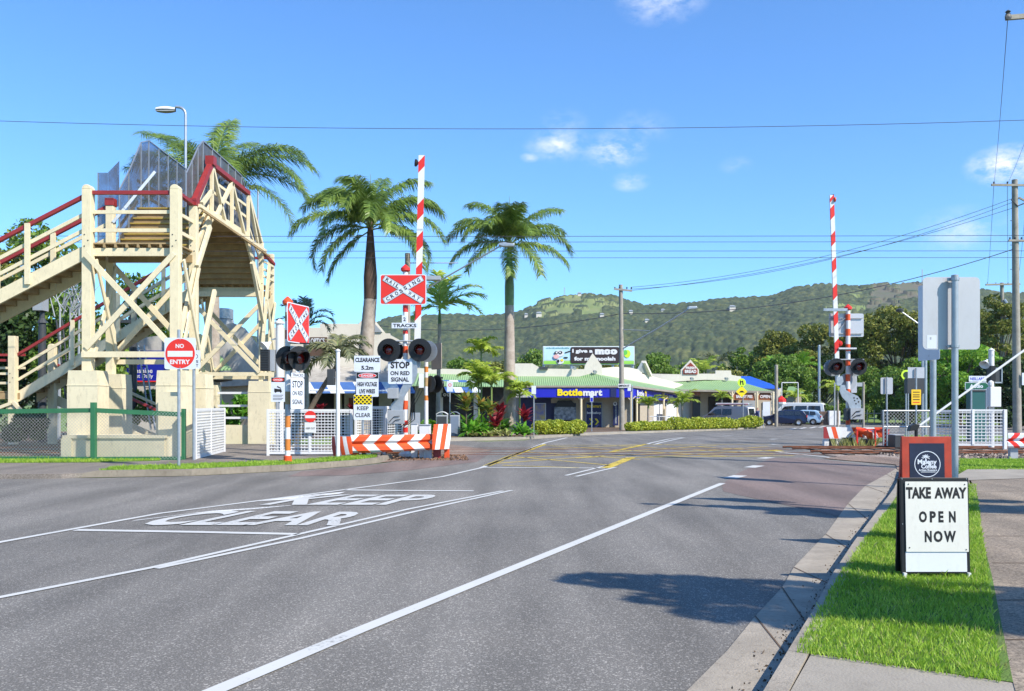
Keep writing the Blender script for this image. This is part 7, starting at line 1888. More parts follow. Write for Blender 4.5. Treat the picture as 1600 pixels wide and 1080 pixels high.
wire('right hand wire from the power pole to the distant pole', (W(1574, 288, Yv), W(1575, 443, Yt)), .02, .5)
wire('short wire from the power pole to the right of the distant pole', (W(1606, 288, Yv), W(1590, 443, Yt)), .02, .5)
# diagonal slim boom with counterweight
t = thing('pedestrian_boom', 'slim white diagonal boom arm with a black weight, rising towards the right edge', 'boom arm', (xx(1431, 27.2), 27.2, 0))
mb = MB(); mb.tube([W(1434, 667, 27.2), W(1640, 519, 27.2)], .035, WHITE, 8); mb.part('arm', t, smooth=True)
mb = MB(); mb.prism([W(1421, 674, 27.1), W(1423, 666, 27.1), W(1431, 662, 27.1), W(1438, 664, 27.1), W(1434, 672, 27.1)], (0, .2, 0), BLACK); mb.part('counterweight', t, bevel=.01)
mb = MB(); pole(mb, xx(1431.5, 27.25), 27.25, 0, zz(665, 27.25), .05, BLACK); mb.part('post', t)

# lamps
def lamp(label, px, ptop, pyend, hx0, hx1, hy, Y, r=.055, hh=9):
    kz = Y / F; X = xx(px, Y); t = thing('street_lamp', label, 'street lamp', (X, Y, zg(Y)), 'street lamps')
    s = -1 if hx0 < px else 1
    R_ = 12 * kz * (hh / 9)
    mb = MB(); P = [(X, Y, zg(Y)), (X, Y, zz(ptop, Y) - R_)] + [(X + s * R_ * (1 - math.cos(R(a))), Y, zz(ptop, Y) - R_ + R_ * math.sin(R(a))) for a in range(15, 91, 15)] + [(xx(hx1 if s < 0 else hx0, Y), Y, zz(ptop, Y) + .01)]
    mb.tube(P, r, GALV, 10); mb.part('pole', t, smooth=True)
    mb = MB(); a0, a1 = xx(hx0, Y), xx(hx1, Y); L_ = a1 - a0; h = hh * kz
    for i in range(10):
        q0, q1 = i / 10, (i + 1) / 10; g = lambda q: (.45 + .55 * math.sin(math.pi * min(1, (q if s < 0 else 1 - q) * .8 + .12)))
        for (zt_, zb2, m_) in ((.5, 0, WHITE), (0, -.42, GREYP)):
            mb.add([(a0 + L_ * q0, Y - .16 * g(q0), zz(hy, Y) + zb2 * h * g(q0)), (a0 + L_ * q1, Y - .16 * g(q1), zz(hy, Y) + zb2 * h * g(q1)), (a0 + L_ * q1, Y - .08 * g(q1), zz(hy, Y) + zt_ * h * g(q1)), (a0 + L_ * q0, Y - .08 * g(q0), zz(hy, Y) + zt_ * h * g(q0)),
                    (a0 + L_ * q0, Y + .16 * g(q0), zz(hy, Y) + zb2 * h * g(q0)), (a0 + L_ * q1, Y + .16 * g(q1), zz(hy, Y) + zb2 * h * g(q1)), (a0 + L_ * q1, Y + .08 * g(q1), zz(hy, Y) + zt_ * h * g(q1)), (a0 + L_ * q0, Y + .08 * g(q0), zz(hy, Y) + zt_ * h * g(q0))],
                   [(0, 1, 2, 3), (4, 7, 6, 5), (3, 2, 6, 7), (0, 4, 5, 1)], m_)
    mb.part('lamp_head', t)
lamp('tall grey street lamp with a curved neck behind the footbridge screens', 290, 167.5, 0, 244, 274, 171.5, 36)
lamp('smaller street lamp right of the footbridge, partly behind the palm fronds', 403, 291, 0, 389, 398, 293, 46, .045, 6)
lamp('distant low street lamp seen through the footbridge bracing', 239, 431, 0, 228, 236, 432, 50, .04, 5)
Yl = 40; t = thing('street_lamp', 'long straight street lamp arm reaching right behind the left RAILWAY CROSSING board', 'street lamp', (xx(637, Yl), Yl, zg(Yl)), 'street lamps')
mb = MB(); pole(mb, xx(637, Yl), Yl, zg(Yl), zz(396, Yl), .12, WOODP); mb.part('pole', t, smooth=True)
mb = MB(); mb.tube([W(640, 470, Yl), W(690, 437, Yl - .4), W(783, 384, Yl - 1)], .035, GALV, 8); mb.tube([W(638, 411, Yl), W(716, 411, Yl + .5)], .025, GALV, 6); mb.tube([W(645, 397, Yl), W(656, 411, Yl)], .02, GALV, 5); mb.part('light_arm', t)
mb = MB(); a = W(779, 383, Yl - 1); mb.prism([a + Vector((0, -.12, -.03)), a + Vector((.2, -.12, -.08)), a + Vector((.68, -.12, -.07)), a + Vector((.70, -.12, .05)), a + Vector((.2, -.12, .10)), a + Vector((0, -.12, .07))], (0, .24, 0), GALV); mb.part('lamp_head', t, bevel=.03)
Yl = 50; t = thing('street_lamp', 'dark headed street lamp on a slanted arm left of the large sign back', 'street lamp', (xx(1445, Yl), Yl, zg(Yl)), 'street lamps')
mb = MB(); pole(mb, xx(1446, Yl), Yl, zg(Yl), zz(500, Yl), .09, GALV); mb.part('pole', t, smooth=True)
mb = MB(); mb.tube([W(1408, 509 - 22, Yl), W(1446, 514, Yl)], .045, GALV, 8); mb.part('light_arm', t)
mb = MB(); mb.lathe(W(1406, 484, Yl), (0, 0, 1), [(.05, -.14), (.2, -.1), (.22, 0), (.12, .06), (0, .08)], DGREY, 10); mb.part('lamp_head', t)

# old signal poles behind the bridge, left
for px, ytop, Yq, lab in ((66, 505, 36.5, 'thick dark pole with a grey box on top, left behind the footbridge stairs'), (208, 455, 37, 'dark signal pole with a leaning ladder before the blue newspaper sign')):
    x = xx(px, Yq); t = thing('signal_pole', lab, 'pole', (x, Yq, 0), 'dark railway signal poles')
    mb = MB(); mb.tube([(x, Yq, 0), (x, Yq, zz(ytop, Yq))], [.17, .14], DGREY, 12); mb.part('pole', t, smooth=True)
    mb = MB()
    if px < 100: mb.bb(xx(57, Yq), xx(72, Yq), Yq - .3, Yq + .2, zz(486, Yq), zz(452, Yq), GREYP); mb.bb(xx(40, Yq), xx(57, Yq), Yq - .1, Yq, zz(480, Yq), zz(475, Yq), DGREY); mb.lathe((x, Yq, zz(505, Yq)), (0, 0, 1), [(.2, 0), (.1, .2), (.08, .5)], DGREY, 10)
    else: mb.bb(xx(190, Yq), xx(208, Yq), Yq - .15, Yq, zz(505, Yq), zz(500, Yq), DGREY); mb.bb(xx(190, Yq), xx(208, Yq), Yq - .15, Yq, zz(517, Yq), zz(513, Yq), DGREY)
    mb.part('signal_box', t)
    mb = MB(); A, B = ((88, 500), (106, 650)) if px < 100 else ((216, 540), (236, 672))
    for o_ in (0, 9): mb.beam(W(A[0] + o_, A[1], Yq - .5), W(B[0] + o_ * .7, B[1], Yq - .9), .05, .05, GALV if px > 100 else DGREY)
    for q in range(1, 12): mb.beam(W(A[0] + (B[0] - A[0]) * q / 12, A[1] + (B[1] - A[1]) * q / 12, Yq - .5 - .4 * q / 12), W(A[0] + (B[0] - A[0]) * q / 12 + 9 - 2.7 * q / 12, A[1] + (B[1] - A[1]) * q / 12, Yq - .5 - .4 * q / 12), .03, .03, DGREY)
    mb.part('ladder', t)

# ================================================================== VEGETATION
def fr(n, e=(.1, 1.1), d=(1.0, 1.7), s=(.8, 1.05), a0=0):
    return [(R(a0 + 360 * i / n + random.uniform(-12, 12)), random.uniform(*e), random.uniform(*d), random.uniform(*s)) for i in range(n)]
G3 = 'royal palms along the railway'
Yp3 = 45.; sc3 = F / Yp3
palm('royal_palm', 'tall royal palm with pale straight trunk rising in front of the shops', (xx(796, Yp3), Yp3, zg(Yp3)), zz(378, Yp3), .27,
     [(R(165), 1.0, 1.6, .9), (R(15), .85, 1.6, .9), (R(75), 1.35, 1.2, .8), (R(255), 1.2, 1.7, .85), (R(285), 1.25, 1.5, .8), (R(155), 1.25, 1.5, .95), (R(22), 1.05, 1.2, .98), (R(172), .7, 1.75, 1.0), (R(5), .6, 1.9, 1.0), (R(190), .15, 1.3, .9), (R(-15), .1, 1.2, .9), (R(95), 1.3, 1.2, .8), (R(250), .9, 1.9, .85), (R(290), .6, 1.7, .85), (R(215), -.25, 1.0, .85), (R(320), -.3, 1.1, .8), (R(60), .8, 1.5, .9), (R(120), .8, 1.6, .9), (R(200), .75, 2.2, .8), (R(270), -.5, .9, .7)],
     PALM_L, PTRUNK, L=3.7, ll=.85, m_leaf=130, shaft=3.2, group=G3, hang=.95, width=.024, bulge=.06)
Yp2 = 40.
palm('royal_palm', 'royal palm with brown upper trunk and long drooping fronds behind the warning signs', (xx(564, Yp2), Yp2, zg(Yp2)), zz(352, Yp2), .34,
     [(R(150), 1.1, 1.9, 1.0), (R(20), .95, 1.8, 1.0), (R(80), 1.4, 1.1, .9), (R(265), 1.2, 1.8, .9), (R(280), .8, 2.2, .9), (R(240), .9, 2.0, .95), (R(170), .95, 1.9, 1.0), (R(8), .95, 1.9, 1.02), (R(140), 1.4, 1.6, .95), (R(30), 1.2, 1.5, .98), (R(175), .2, 2.2, 1.0), (R(5), .2, 2.2, 1.0), (R(160), 1.25, 2.2, .9), (R(188), .45, 1.5, 1.0), (R(-12), .5, 1.9, 1.05), (R(205), -.35, 1.1, .85), (R(-28), .1, 1.7, 1.0), (R(255), .9, 2.2, .9), (R(300), .55, 2.0, .9), (R(95), 1.25, 1.4, .85), (R(230), .6, 2.3, .85), (R(60), .9, 1.6, .9), (R(115), .9, 1.6, .95), (R(195), -.6, .8, .8), (R(335), -.1, 1.5, 1.0)],
     PALM_L, PTRUNK, L=3.8, ll=.9, m_leaf=130, shaft=3.3, group=G3, hang=1.0, width=.024, lean=.42, sm=mat('brown_crownshaft', (.12, .07, .045), .7, var=.25, vs=3), bulge=.04)
Yp1 = 42.
palm('royal_palm', 'royal palm spreading its crown behind the mesh screens of the footbridge', (xx(333, Yp1), Yp1, 0), zz(290, Yp1), .3,
     [(R(168), .95, .9, 1.05), (R(155), 1.05, 1.0, 1.0), (R(175), .7, 1.2, .95), (R(80), 1.45, .9, .85), (R(5), .75, 1.6, 1.1), (R(-5), .35, 1.7, 1.15), (R(15), 1.0, 1.5, 1.0), (R(90), 1.35, .8, .9), (R(70), 1.2, 1.2, .9), (R(182), .6, 1.6, .75), (R(190), .2, 1.2, .7), (R(-20), .1, 1.5, 1.05), (R(260), .9, 1.9, .9), (R(300), .6, 1.9, .9), (R(120), 1.1, 1.4, .95), (R(215), .2, 1.8, .95), (R(340), .7, 2.0, 1.1), (R(195), .8, 1.3, .8), (R(10), .95, 1.9, 1.1), (R(-8), .6, 2.1, 1.15)],
     PALM_L, PTRUNK, L=4.9, ll=1.0, m_leaf=135, shaft=2.2, group=G3, hang=.7, width=.022)
palm('slender_palm', 'slender palm with pale yellow green fronds beside the left boom arm', (xx(684, 48), 48, zg(48)), zz(480, 48), .11,
     [(R(100), 1.45, .5, .8), (R(60), 1.2, .9, .95), (R(10), .75, 1.2, 1.05), (R(-5), .35, 1.4, .95), (R(150), 1.1, 1.2, .8), (R(175), .5, 1.6, .8), (R(200), .1, 1.4, .7), (R(30), 1.0, 1.3, 1.1), (R(280), .6, 1.8, .6), (R(330), .5, 1.6, .8)], PALM_Y, PTRUNK, L=2.6, ll=.75, m_leaf=40, shaft=.9, hang=.35, spear=False, width=.05, lean=.1, sm=CSHAFT)
palm('grey_palm', 'grey green palm with arching fronds behind the left signal post', (xx(478, 43), 43, zg(43)), zz(508, 43), .14,
     [(R(170), 1.0, .9, .8), (R(150), 1.25, .8, .85), (R(120), 1.4, .6, .8), (R(5), 1.0, 2.9, 1.0), (R(20), 1.2, 2.2, .9), (R(90), 1.3, .8, .8), (R(185), .6, 1.2, .75), (R(270), .6, 1.6, .7), (R(340), .8, 2.4, .8)], PALM_D, PTRUNK, L=1.9, ll=.45, m_leaf=44, shaft=.3, hang=.2, spear=False, width=.03)
palm('drooping_palm', 'leaning palm with hanging olive fronds in front of the cream building', (xx(462, 34), 34, 0), zz(560, 34), .10,
     [(R(175), .9, 2.2, 1.0), (R(165), .5, 2.0, 1.0), (R(10), .8, 2.0, .9), (R(0), 1.2, 1.8, 1.0), (R(40), 1.2, 1.6, .9), (R(90), 1.3, 1.2, .8), (R(200), .9, 2.6, .9), (R(260), .7, 2.4, .9), (R(310), .8, 2.4, .9), (R(-15), .3, 2.0, .8), (R(140), 1.1, 1.8, .9)], PALM_D, BARK, L=1.6, ll=.55, m_leaf=42, shaft=.3, hang=.6, spear=False, width=.035, lean=1.55)
for px, pyc, Yq, lab, L_ in ((1013, 632, 64, 'small garden palm left of the white rail barrier', 1.3), (1066, 628, 66, 'small garden palm at the right end of the blue fascia', 1.5), (1128, 620, 80, 'small bushy palm above the silver van', 1.1), (1309, 606, 70, 'small palm with round bright crown left of the right boom gate', 1.6), (1208, 575, 120, 'feathery palm behind the bare timber pole', 2.6), (1255, 572, 115, 'large feathery palm above the white van', 3.2), (1100, 578, 125, 'yellowing palm behind the FRESH BREAD gable', 3.0), (1122, 566, 130, 'tall ragged palm behind the bakery roof', 3.2), (1242, 620, 98, 'low yellow palm behind the white pipe arch', 1.6), (1040, 582, 128, 'pale palm between the two shop roofs', 2.2)):
    palm('garden_palm', lab, (xx(px, Yq), Yq, zg(Yq)), zz(pyc, Yq), .09, fr(10, (.3, 1.3), (1.1, 1.8), (.8, 1.05)), PALM_Y if px not in (1122, 1255, 1208) else PALM_D if px == 1122 else BRITE, PTRUNK, L=L_, ll=L_ * .28, m_leaf=22, shaft=.3, hang=.4, spear=False, width=.035 + L_ * .012, group='small palms around the shops')

# garden between the rails and the shops
def plant(name, label, p, kind, group='garden plants beside the bins'):
    out = []; p = Vector(p); mb = MB()
    if kind[0] == 'cordyline':
        _, h, n, L_, w, m_ = kind
        mb.tube([p, p + Vector((.03, 0, h))], [.03, .025], BARK, 6)
        for q in range(3): rosette(out, (p.x + .03, p.y, p.z + h - .12 * q), n // 3, L_, w, (.3 + .3 * (2 - q), 1.45), (.5, 1.3))
    else:
        _, h, n, L_, w, m_ = kind
        for i in range(n):
            q = (p.x + random.uniform(-h, h), p.y + random.uniform(-.4, .4), p.z); rosette(out, q, 12, L_, w, (.5, 1.4), (.8, 1.9))
    t = thing(name, label, 'plant', p, group)
    if len(mb.v): mb.part('stem', t)
    add_part_mesh('leaves', quads_mesh('leaves', np.array(out, float), [m_]), t)
Yg_ = 43.
gp_ = lambda px, Y: (xx(px, Y), Y, .1)
plant('cordyline', 'tall cordyline with green and orange strap leaves beside the bins', gp_(728, 42.6), ('cordyline', 1.35, 36, .95, .13, ORL))
plant('cordyline', 'cordyline with orange and green leaves second from the bins', gp_(752, 42.8), ('cordyline', 1.3, 30, .85, .11, ORL))
plant('cordyline', 'short stemmed orange cordyline left of the red ones', gp_(764, 42.2), ('cordyline', 1.15, 30, .8, .11, ORL))
plant('cordyline', 'deep red cordyline left of the royal palm trunk', gp_(781, 43.5), ('cordyline', 1.0, 30, .75, .11, REDL))
plant('cordyline', 'low red cordyline at the foot of the royal palm', gp_(774, 42.4), ('cordyline', .6, 30, .75, .13, REDL))
plant('cordyline', 'deep red cordyline right of the royal palm trunk', gp_(818, 43.4), ('cordyline', .85, 27, .75, .11, REDL))
plant('fern', 'bright green fern clump next to the bins', gp_(735, 41.7), ('fern', .45, 7, .95, .11, FERN))
plant('fern', 'bright green fern clump in the middle of the garden', gp_(758, 41.9), ('fern', .45, 7, .9, .11, FERN))
plant('fern', 'green fern clump right of the royal palm trunk', gp_(816, 42.3), ('fern', .3, 6, .85, .10, FERN))
plant('fern', 'broad leafy green clump filling the middle of the garden behind the ferns', gp_(746, 43.6), ('fern', .9, 12, 1.15, .13, BRITE))
plant('fern', 'light green leafy clump just left of the royal palm trunk', gp_(772, 44.4), ('fern', .7, 10, 1.2, .12, FERN))
plant('fern', 'tall leafy clump behind the bins', gp_(722, 44.5), ('fern', .8, 9, 1.25, .14, BRITE))
plant('fern', 'dry grassy clump at the foot of the garden', gp_(776, 41.2), ('fern', .5, 8, .45, .05, DRYG))
plant('fern', 'dry grassy clump right at the garden kerb', gp_(752, 40.9), ('fern', .6, 8, .35, .05, DRYG))
plant('fern', 'green clump in front of the cream building, left of the bins', gp_(672, 44.5), ('fern', .7, 9, 1.1, .12, BRITE))
plant('fern', 'silvery spiky clump behind the striped barrier', (xx(641, 27), 27, .05), ('fern', .12, 3, .45, .04, DRYG))
for px, py, lab, L_, Yq, m_ in ((752, 545, 'lime green palm with bare stem above the garden', 1.25, 46, PALM_Y), (768, 596, 'yellow green bushy palm beside the royal palm trunk', 1.5, 44.3, PALM_Y), (748, 592, 'light green bushy palm in the middle of the garden', 1.35, 45, PALM_Y), (812, 612, 'low yellow palm leaves right of the royal palm trunk', .9, 44.2, PALM_Y)):
    palm('garden_palm', lab, gp_(px, Yq), zz(py, Yq), .05, fr(12, (.2, 1.4), (1.0, 1.9), (.75, 1.05)), m_, RACH, L=L_, ll=.42, m_leaf=26, shaft=.3, hang=.45, spear=False, width=.045, group='small palms around the shops')
plant('bromeliad', 'red bromeliads in the planter of the cream building', (xx(550, 49), 49, .9), ('cordyline', .3, 24, .55, .1, REDL))
plant('bromeliad', 'dark red planter leaves under the awning, near the leaning palm', (xx(500, 48.5), 48.5, .9), ('cordyline', .3, 24, .6, .1, REDL))

# hedges
def hedge(label, pts, h, w, n, ls=.075):
    C = []
    for i in range(len(pts) - 1):
        a, b = np.array(pts[i]), np.array(pts[i + 1]); L_ = np.linalg.norm(b - a); k = max(2, int(L_ / (w * .8)))
        for j in range(k):
            q = a + (b - a) * (j + .5) / k; r = random.uniform(.85, 1.12)
            C.append(((q[0], q[1], zg(q[1]) + .12 + h * .48 * r), (w * .62, w * .62, h * .52 * r)))
    P = clump_pts(n, C)
    o_ = Vector((pts[0][0], pts[0][1], zg(pts[0][1])))
    me = quads_mesh('hedge', leaf_quads(P, ls, .6), [HEDGE]); me.transform(Matrix.Translation(-o_))
    o = bpy.data.objects.new('hedge', me); COL.objects.link(o); o.location = o_; tag(o, label, 'hedge', 'golden green hedges')
hp = lambda px, Y: (xx(px, Y), Y)
hedge('golden green hedge between the garden and the sign pole, left of the shop door', [hp(838, 46.2), hp(868, 47), hp(908, 49.5)], .74, .85, 9000, .06)
hedge('short golden hedge section under the long blue sign corner', [hp(982, 57), hp(1010, 59), hp(1040, 61)], .62, .8, 5500, .07)
hedge('long golden hedge hiding the wheels of the silver van', [hp(1048, 62), hp(1105, 66.5), hp(1150, 71)], .86, .95, 8500, .075)
hedge('darker right end of the hedge past the yellow diamond sign', [hp(1158, 72), hp(1184, 74.5)], .95, 1.1, 3600, .08)

# trees behind the left
tree('shade_tree', 'light leaved tree showing above the footbridge stairs at far left', (xx(60, 46), 46, 0), zz(335, 46), 2.6, 2, MIDL, 5200, .15, 26, .2, .45, group='trees behind the footbridge')
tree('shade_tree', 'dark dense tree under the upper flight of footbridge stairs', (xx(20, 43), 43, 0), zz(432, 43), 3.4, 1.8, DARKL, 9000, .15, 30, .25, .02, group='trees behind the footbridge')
tree('shade_tree', 'dark leafy tree between the two dark signal poles', (xx(130, 42), 42, 0), zz(440, 42), 2.6, 1.8, MIDL, 7500, .14, 28, .2, .05, group='trees behind the footbridge')
tree('shade_tree', 'green tree seen through the bracing of the near footbridge tower', (xx(225, 50), 50, 0), zz(425, 50), 2.6, 1.8, MIDL, 4500, .15, 24, .18, .25, group='trees behind the footbridge')
tree('shade_tree', 'leafy tree cut by the left picture edge behind the footbridge', (xx(-60, 44), 44, 0), zz(360, 44), 3.4, 2, OLIVE, 7000, .16, 28, .25, .1, group='trees behind the footbridge')
shrub('white_flowering_shrub', 'glossy shrub with pale flowers behind the cream front wall', (xx(226, 37), 37, 0), (1.3, .8, 1.35), MIDL, 2600, .11)
sf = [(xx(226, 36.4) + random.uniform(-.9, .9), 36.2, random.uniform(.6, 2.6)) for _ in range(60)]
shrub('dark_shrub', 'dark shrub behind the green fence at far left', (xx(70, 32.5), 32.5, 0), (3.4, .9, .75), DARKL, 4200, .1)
shrub('palm_shrub', 'bright leafy shrub seen through the railed opening of the footbridge wall', (xx(372, 38), 38, 0), (1.3, .8, 1.25), FERN, 1500, .2, asp=.25)
mb = MB(); rb = random.Random(3)
for i in range(26):
    a = W(rb.uniform(85, 130), rb.uniform(470, 500), 39.5); b = a + Vector((rb.uniform(-.9, 1.2), rb.uniform(-.3, .3), rb.uniform(.3, 1.7))); mb.tube([a, a.lerp(b, .5) + Vector((rb.uniform(-.2, .2), 0, .1)), b], [.03, .02, .008], GREYP, 5)
for px in (92, 108, 122): mb.tube([(xx(px, 39.5), 39.5, 0), W(px + 2, 480, 39.5)], [.08, .04], GREYP, 6)
mb.thing('bare_tree', 'bare pale branches beside the grey box left of the footbridge tower', 'tree')

# trees on the right and behind the shops
TG = 'trees beyond the crossing'
for (px, top, hwpx, Yq, m_, lab, n, ls, low) in [
    (1402, 452, 92, 118, OLIVE, 'largest olive green tree, its crown left of the large sign back', 15000, .30, .12),
    (1290, 498, 74, 122, OLIVE, 'broad olive tree behind the right boom gate', 11000, .30, .12),
    (1215, 510, 50, 128, OLIVE, 'rounded olive tree behind the FRESH BREAD shop end', 6500, .30, .15),
    (1165, 535, 48, 135, MIDL, 'pale green tree above the round lime walking sign', 5500, .30, .1),
    (1225, 552, 62, 112, MIDL, 'leafy mid green tree above the dark blue hatchback', 8500, .26, .05),
    (1500, 458, 80, 112, OLIVE, 'olive tree directly behind the large sign back', 9000, .28, .1),
    (1560, 452, 66, 106, OLIVE, 'olive tree around the distant timber pole', 9000, .28, .1),
    (1640, 460, 70, 108, OLIVE, 'olive tree cut by the right picture edge', 7000, .28, .1),
    (1500, 520, 74, 84, BRITE, 'bright green tree between sign back and power pole', 11000, .21, .08),
    (1420, 555, 66, 88, MIDL, 'mid green tree above the pipe fence', 9500, .21, .03),
    (1575, 545, 64, 76, DARKL, 'dark leaved tree behind the tall power pole', 11000, .20, .02),
    (1345, 560, 50, 98, MIDL, 'green tree just right of the right boom gate lamps', 6500, .22, .05),
    (1025, 546, 42, 104, MIDL, 'round dark green tree right of the billboard', 6500, .24, .1),
    (1085, 556, 40, 130, MIDL, 'green tree behind the FRESH BREAD gable', 4200, .28, .05),
    (832, 537, 26, 108, MIDL, 'green tree left of the billboard', 4200, .24, .05),
    (730, 548, 48, 112, MIDL, 'low spreading tree behind the garden side shops', 5500, .26, .05),
    (782, 556, 40, 118, OLIVE, 'olive bush line left of the tall royal palm', 3800, .28, .05),
    (925, 560, 60, 112, OLIVE, 'low olive tree line under the billboard', 5500, .28, .05),
    (1130, 570, 60, 120, OLIVE, 'yellowish trees directly behind the bakery parapet', 6000, .28, .05)]:
    kz = Yq / F
    tree('tree', lab, (xx(px, Yq), Yq, zg(Yq)), zz(top, Yq), hwpx * kz, min(hwpx * kz, 4.5), m_, int(n * 1.7), ls * .72, 60, .3, low, TG, cr=max(hwpx * kz * .21, .9))
for (px, w_, Yq, h, m_, lab) in [(1330, 5.5, 96, 2.4, MIDL, 'low green undergrowth right of the white van'), (1430, 6, 92, 2.6, MIDL, 'undergrowth behind the pipe fence'), (1530, 6, 84, 2.8, DARKL, 'dark undergrowth behind the white grid fence'), (1610, 5, 70, 2.6, DARKL, 'dark undergrowth at the right picture edge'), (1250, 4, 108, 2.6, BRITE, 'bright bushes behind the white van roof')]:
    shrub('bush', lab, (xx(px, Yq), Yq, zg(Yq)), (w_, 1.5, h / 2), m_, 3400, .2, group='bushes beyond the crossing', k=16)
mb = MB()
for i in range(12):
    X = xx(1322 + i * 11, 88); mb.tube([(X, 88, -.5), (X, 88, zz(641, 88))], .05, WOODP, 6)
mb.beam(W(1322, 646, 88), W(1443, 646, 88), .05, .08, WOODP); mb.thing('post_fence', 'low timber post fence on the grass far behind the right boom gate', 'fence')
mb = MB(); mb.bb(xx(1296, 86), xx(1313, 86), 86, 86.6, -.5, zz(642, 86), WHITE); mb.bb(xx(1281, 86.4), xx(1295.8, 86.4), 86.4, 87, -.5, zz(643, 86.4), mat('brown_stone', (.2, .13, .1), .9, var=.3)); mb.thing('low_sign_wall', 'low brown and white wall left of the right boom gate mast', 'wall')
# street trees just outside the frame, whose shade falls over the verge and road
def canopy_tree(label, base, clumps, n, seedm):
    t = thing('shade_tree', label, 'tree', base, 'street trees at the footpath'); b = Vector(base); mb = MB()
    top = b + Vector((.1, 0, 3.0)); mb.tube([b, b + Vector((.05, 0, 1.5)), top], [.2, .16, .12], BARK, 10)
    for c, r in clumps: c = Vector(c); mb.tube([top - Vector((0, 0, .3)), top.lerp(c, .5) + Vector((0, 0, .25)), c], [.07, .05, .02], BARK, 6)
    mb.part('trunk', t, smooth=True)
    add_part_mesh('crown', quads_mesh('crown', leaf_quads(clump_pts(n, clumps), .085, .45), [MIDL]), t)
ofs = lambda X, Y, z: (X + S.x / S.z * z, Y + S.y / S.z * z, z)
cl = []
for X, Y, z, r in [(.9, 8.1, 5.8, .4), (1.5, 7.9, 5.9, .5), (2.2, 7.6, 6.0, .6), (1.9, 7.1, 5.8, .5), (1.3, 7.3, 5.8, .3), (1.6, 6.8, 5.7, .3), (2.2, 6.5, 5.7, .35), (2.7, 6.3, 5.7, .3), (2.6, 7.1, 6.1, .5), (3.1, 6.7, 5.9, .5), (3.3, 6.2, 6.0, .5), (4.0, 6.6, 6.1, .6), (4.3, 6.9, 6.2, .4), (4.8, 6.7, 6.2, .7), (5.4, 6.9, 6.3, .8), (6.2, 6.8, 6.4, .8), (7.0, 6.7, 6.2, .9), (3.1, 6.2, 5.7, .35), (2.3, 6.6, 5.7, .28), (4.4, 6.1, 5.8, .35), (7.8, 6.6, 6.6, 1.0)]:
    cl.append((ofs(X, Y, z), (r * 1.2, r * .85, r * .5)))
canopy_tree('street tree right of the camera shading the grass by the TAKE AWAY board', (13.0, 3.0, .1), cl, 16000, 1)
cl = []
for X, Y, z, r in [(2.2, 14.2, 3.9, .10), (2.7, 14.1, 3.9, .14), (3.2, 13.9, 3.9, .2), (4.0, 13.0, 4.0, .25), (4.6, 12.7, 4.0, .3), (3.6, 13.7, 4.0, .3), (4.3, 13.4, 4.2, .42), (5.0, 12.9, 4.3, .45), (5.7, 12.6, 4.5, .5), (6.6, 12.7, 4.7, .55), (7.5, 12.5, 4.8, .6), (8.2, 11.8, 4.9, .7), (7.2, 13.6, 4.6, .3)]:
    z += 2.2; cl.append((ofs(X, Y, z), (r * 1.25, r * .8, r * .5)))
canopy_tree('street tree at the footpath shading the kerb beyond the TAKE AWAY board', (15.5, 7.8, .1), cl, 8000, 2)

# houses and masts on the hill
bpy.context.view_layer.update()
HILL = bpy.data.objects['hills']
def on_hill(px, py):
    d = (W(px, py, 100) - Vector((0, 0, EYE))).normalized()
    ok, loc, nrm, idx = HILL.ray_cast(Vector((0, 0, EYE)), d)
    return Vector(loc) + Vector((0, -2, .3)) if ok else W(px, py, 1330)

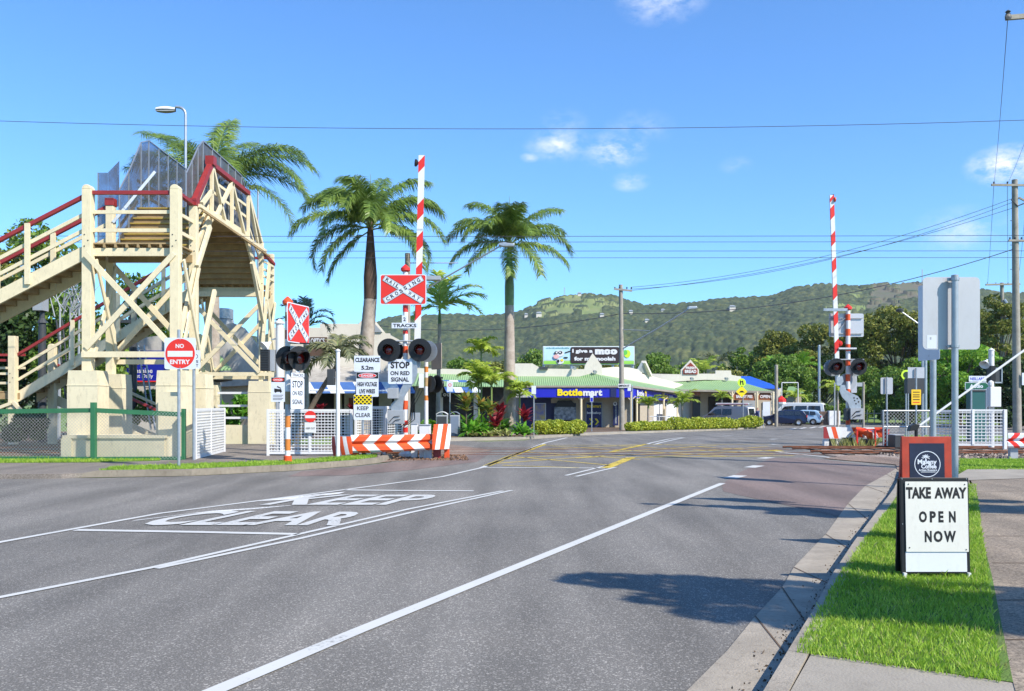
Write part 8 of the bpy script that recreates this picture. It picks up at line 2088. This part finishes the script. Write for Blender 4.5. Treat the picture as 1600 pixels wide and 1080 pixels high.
for (px, py, w_, lab) in [(842, 492, 12, 'white house at the left foot of the grassy hilltop'), (822, 494, 7, 'tiny white house left of the grassy hilltop'), (940, 494, 9, 'small pale house on the slope left of the mid pole'), (985, 489, 8, 'small pale house just right of the mid pole top'), (1143, 482, 13, 'wide pale house high on the wooded hill'), (1010, 503, 9, 'small house low on the wooded slope'), (1035, 487, 8, 'small white house right of the street light arm'), (905, 461, 8, 'tiny house on the very hilltop')]:
    a = on_hill(px, py); Yh = a.y; w = .7 * w_ * Yh / F; t = thing('hill_house', lab, 'house', a, 'houses on the hill')
    mb = MB(); mb.bb(a.x - w / 2, a.x + w / 2, Yh - 4, Yh + 4, a.z - 6, a.z + 1.6, WARMW); mb.part('wall', t)
    mb = MB(); mb.prism([(a.x - w / 2 - .5, Yh - 5, a.z + 1.6), (a.x + w / 2 + .5, Yh - 5, a.z + 1.6), (a.x + w * .3, Yh, a.z + 3.4), (a.x - w * .3, Yh, a.z + 3.4)], (0, .3, 0), GREYP); mb.prism([(a.x - w / 2 - .5, Yh - 5, a.z + 1.6), (a.x - w * .3, Yh, a.z + 3.4), (a.x + w * .3, Yh, a.z + 3.4), (a.x + w / 2 + .5, Yh - 5, a.z + 1.6)], (0, 0, .3), GREYP); mb.part('roof', t)
for px, yt, yb, lab in ((882, 449, 470, 'thin radio mast on the grassy hilltop'), (1441, 421, 450, 'thin radio mast on the right end of the ridge')):
    Yh = 1340; mb = MB()
    for s in (-1, 1): mb.beam(W(px + s, yb, Yh), W(px + s * .35, yt, Yh), .5, .5, GREYP)
    for q in range(6): mb.beam(W(px - 1, yb - (yb - yt) * q / 6, Yh), W(px + 1, yb - (yb - yt) * (q + .8) / 6, Yh), .35, .35, GREYP)
    mb.thing('radio_mast', lab, 'mast', 'radio masts on the ridge')

# haze: even, thin air over the whole scene
hz = bpy.data.materials.new('haze'); hz.use_nodes = True
N, L = hz.node_tree.nodes, hz.node_tree.links; N.remove(N['Principled BSDF'])
pv = N.new('ShaderNodeVolumePrincipled'); pv.inputs['Color'].default_value = (.80, .88, 1.0, 1); pv.inputs['Density'].default_value = .00008; pv.inputs['Anisotropy'].default_value = .1
L.new(pv.outputs[0], N['Material Output'].inputs['Volume'])
mb = MB(); mb.bb(-1400, 1800, -80, 1640, -27, 330, hz); o = mb.thing('haze', None, None, kind='stuff')
SC.cycles.volume_bounces = 0
SC.cycles.volume_step_rate = 1
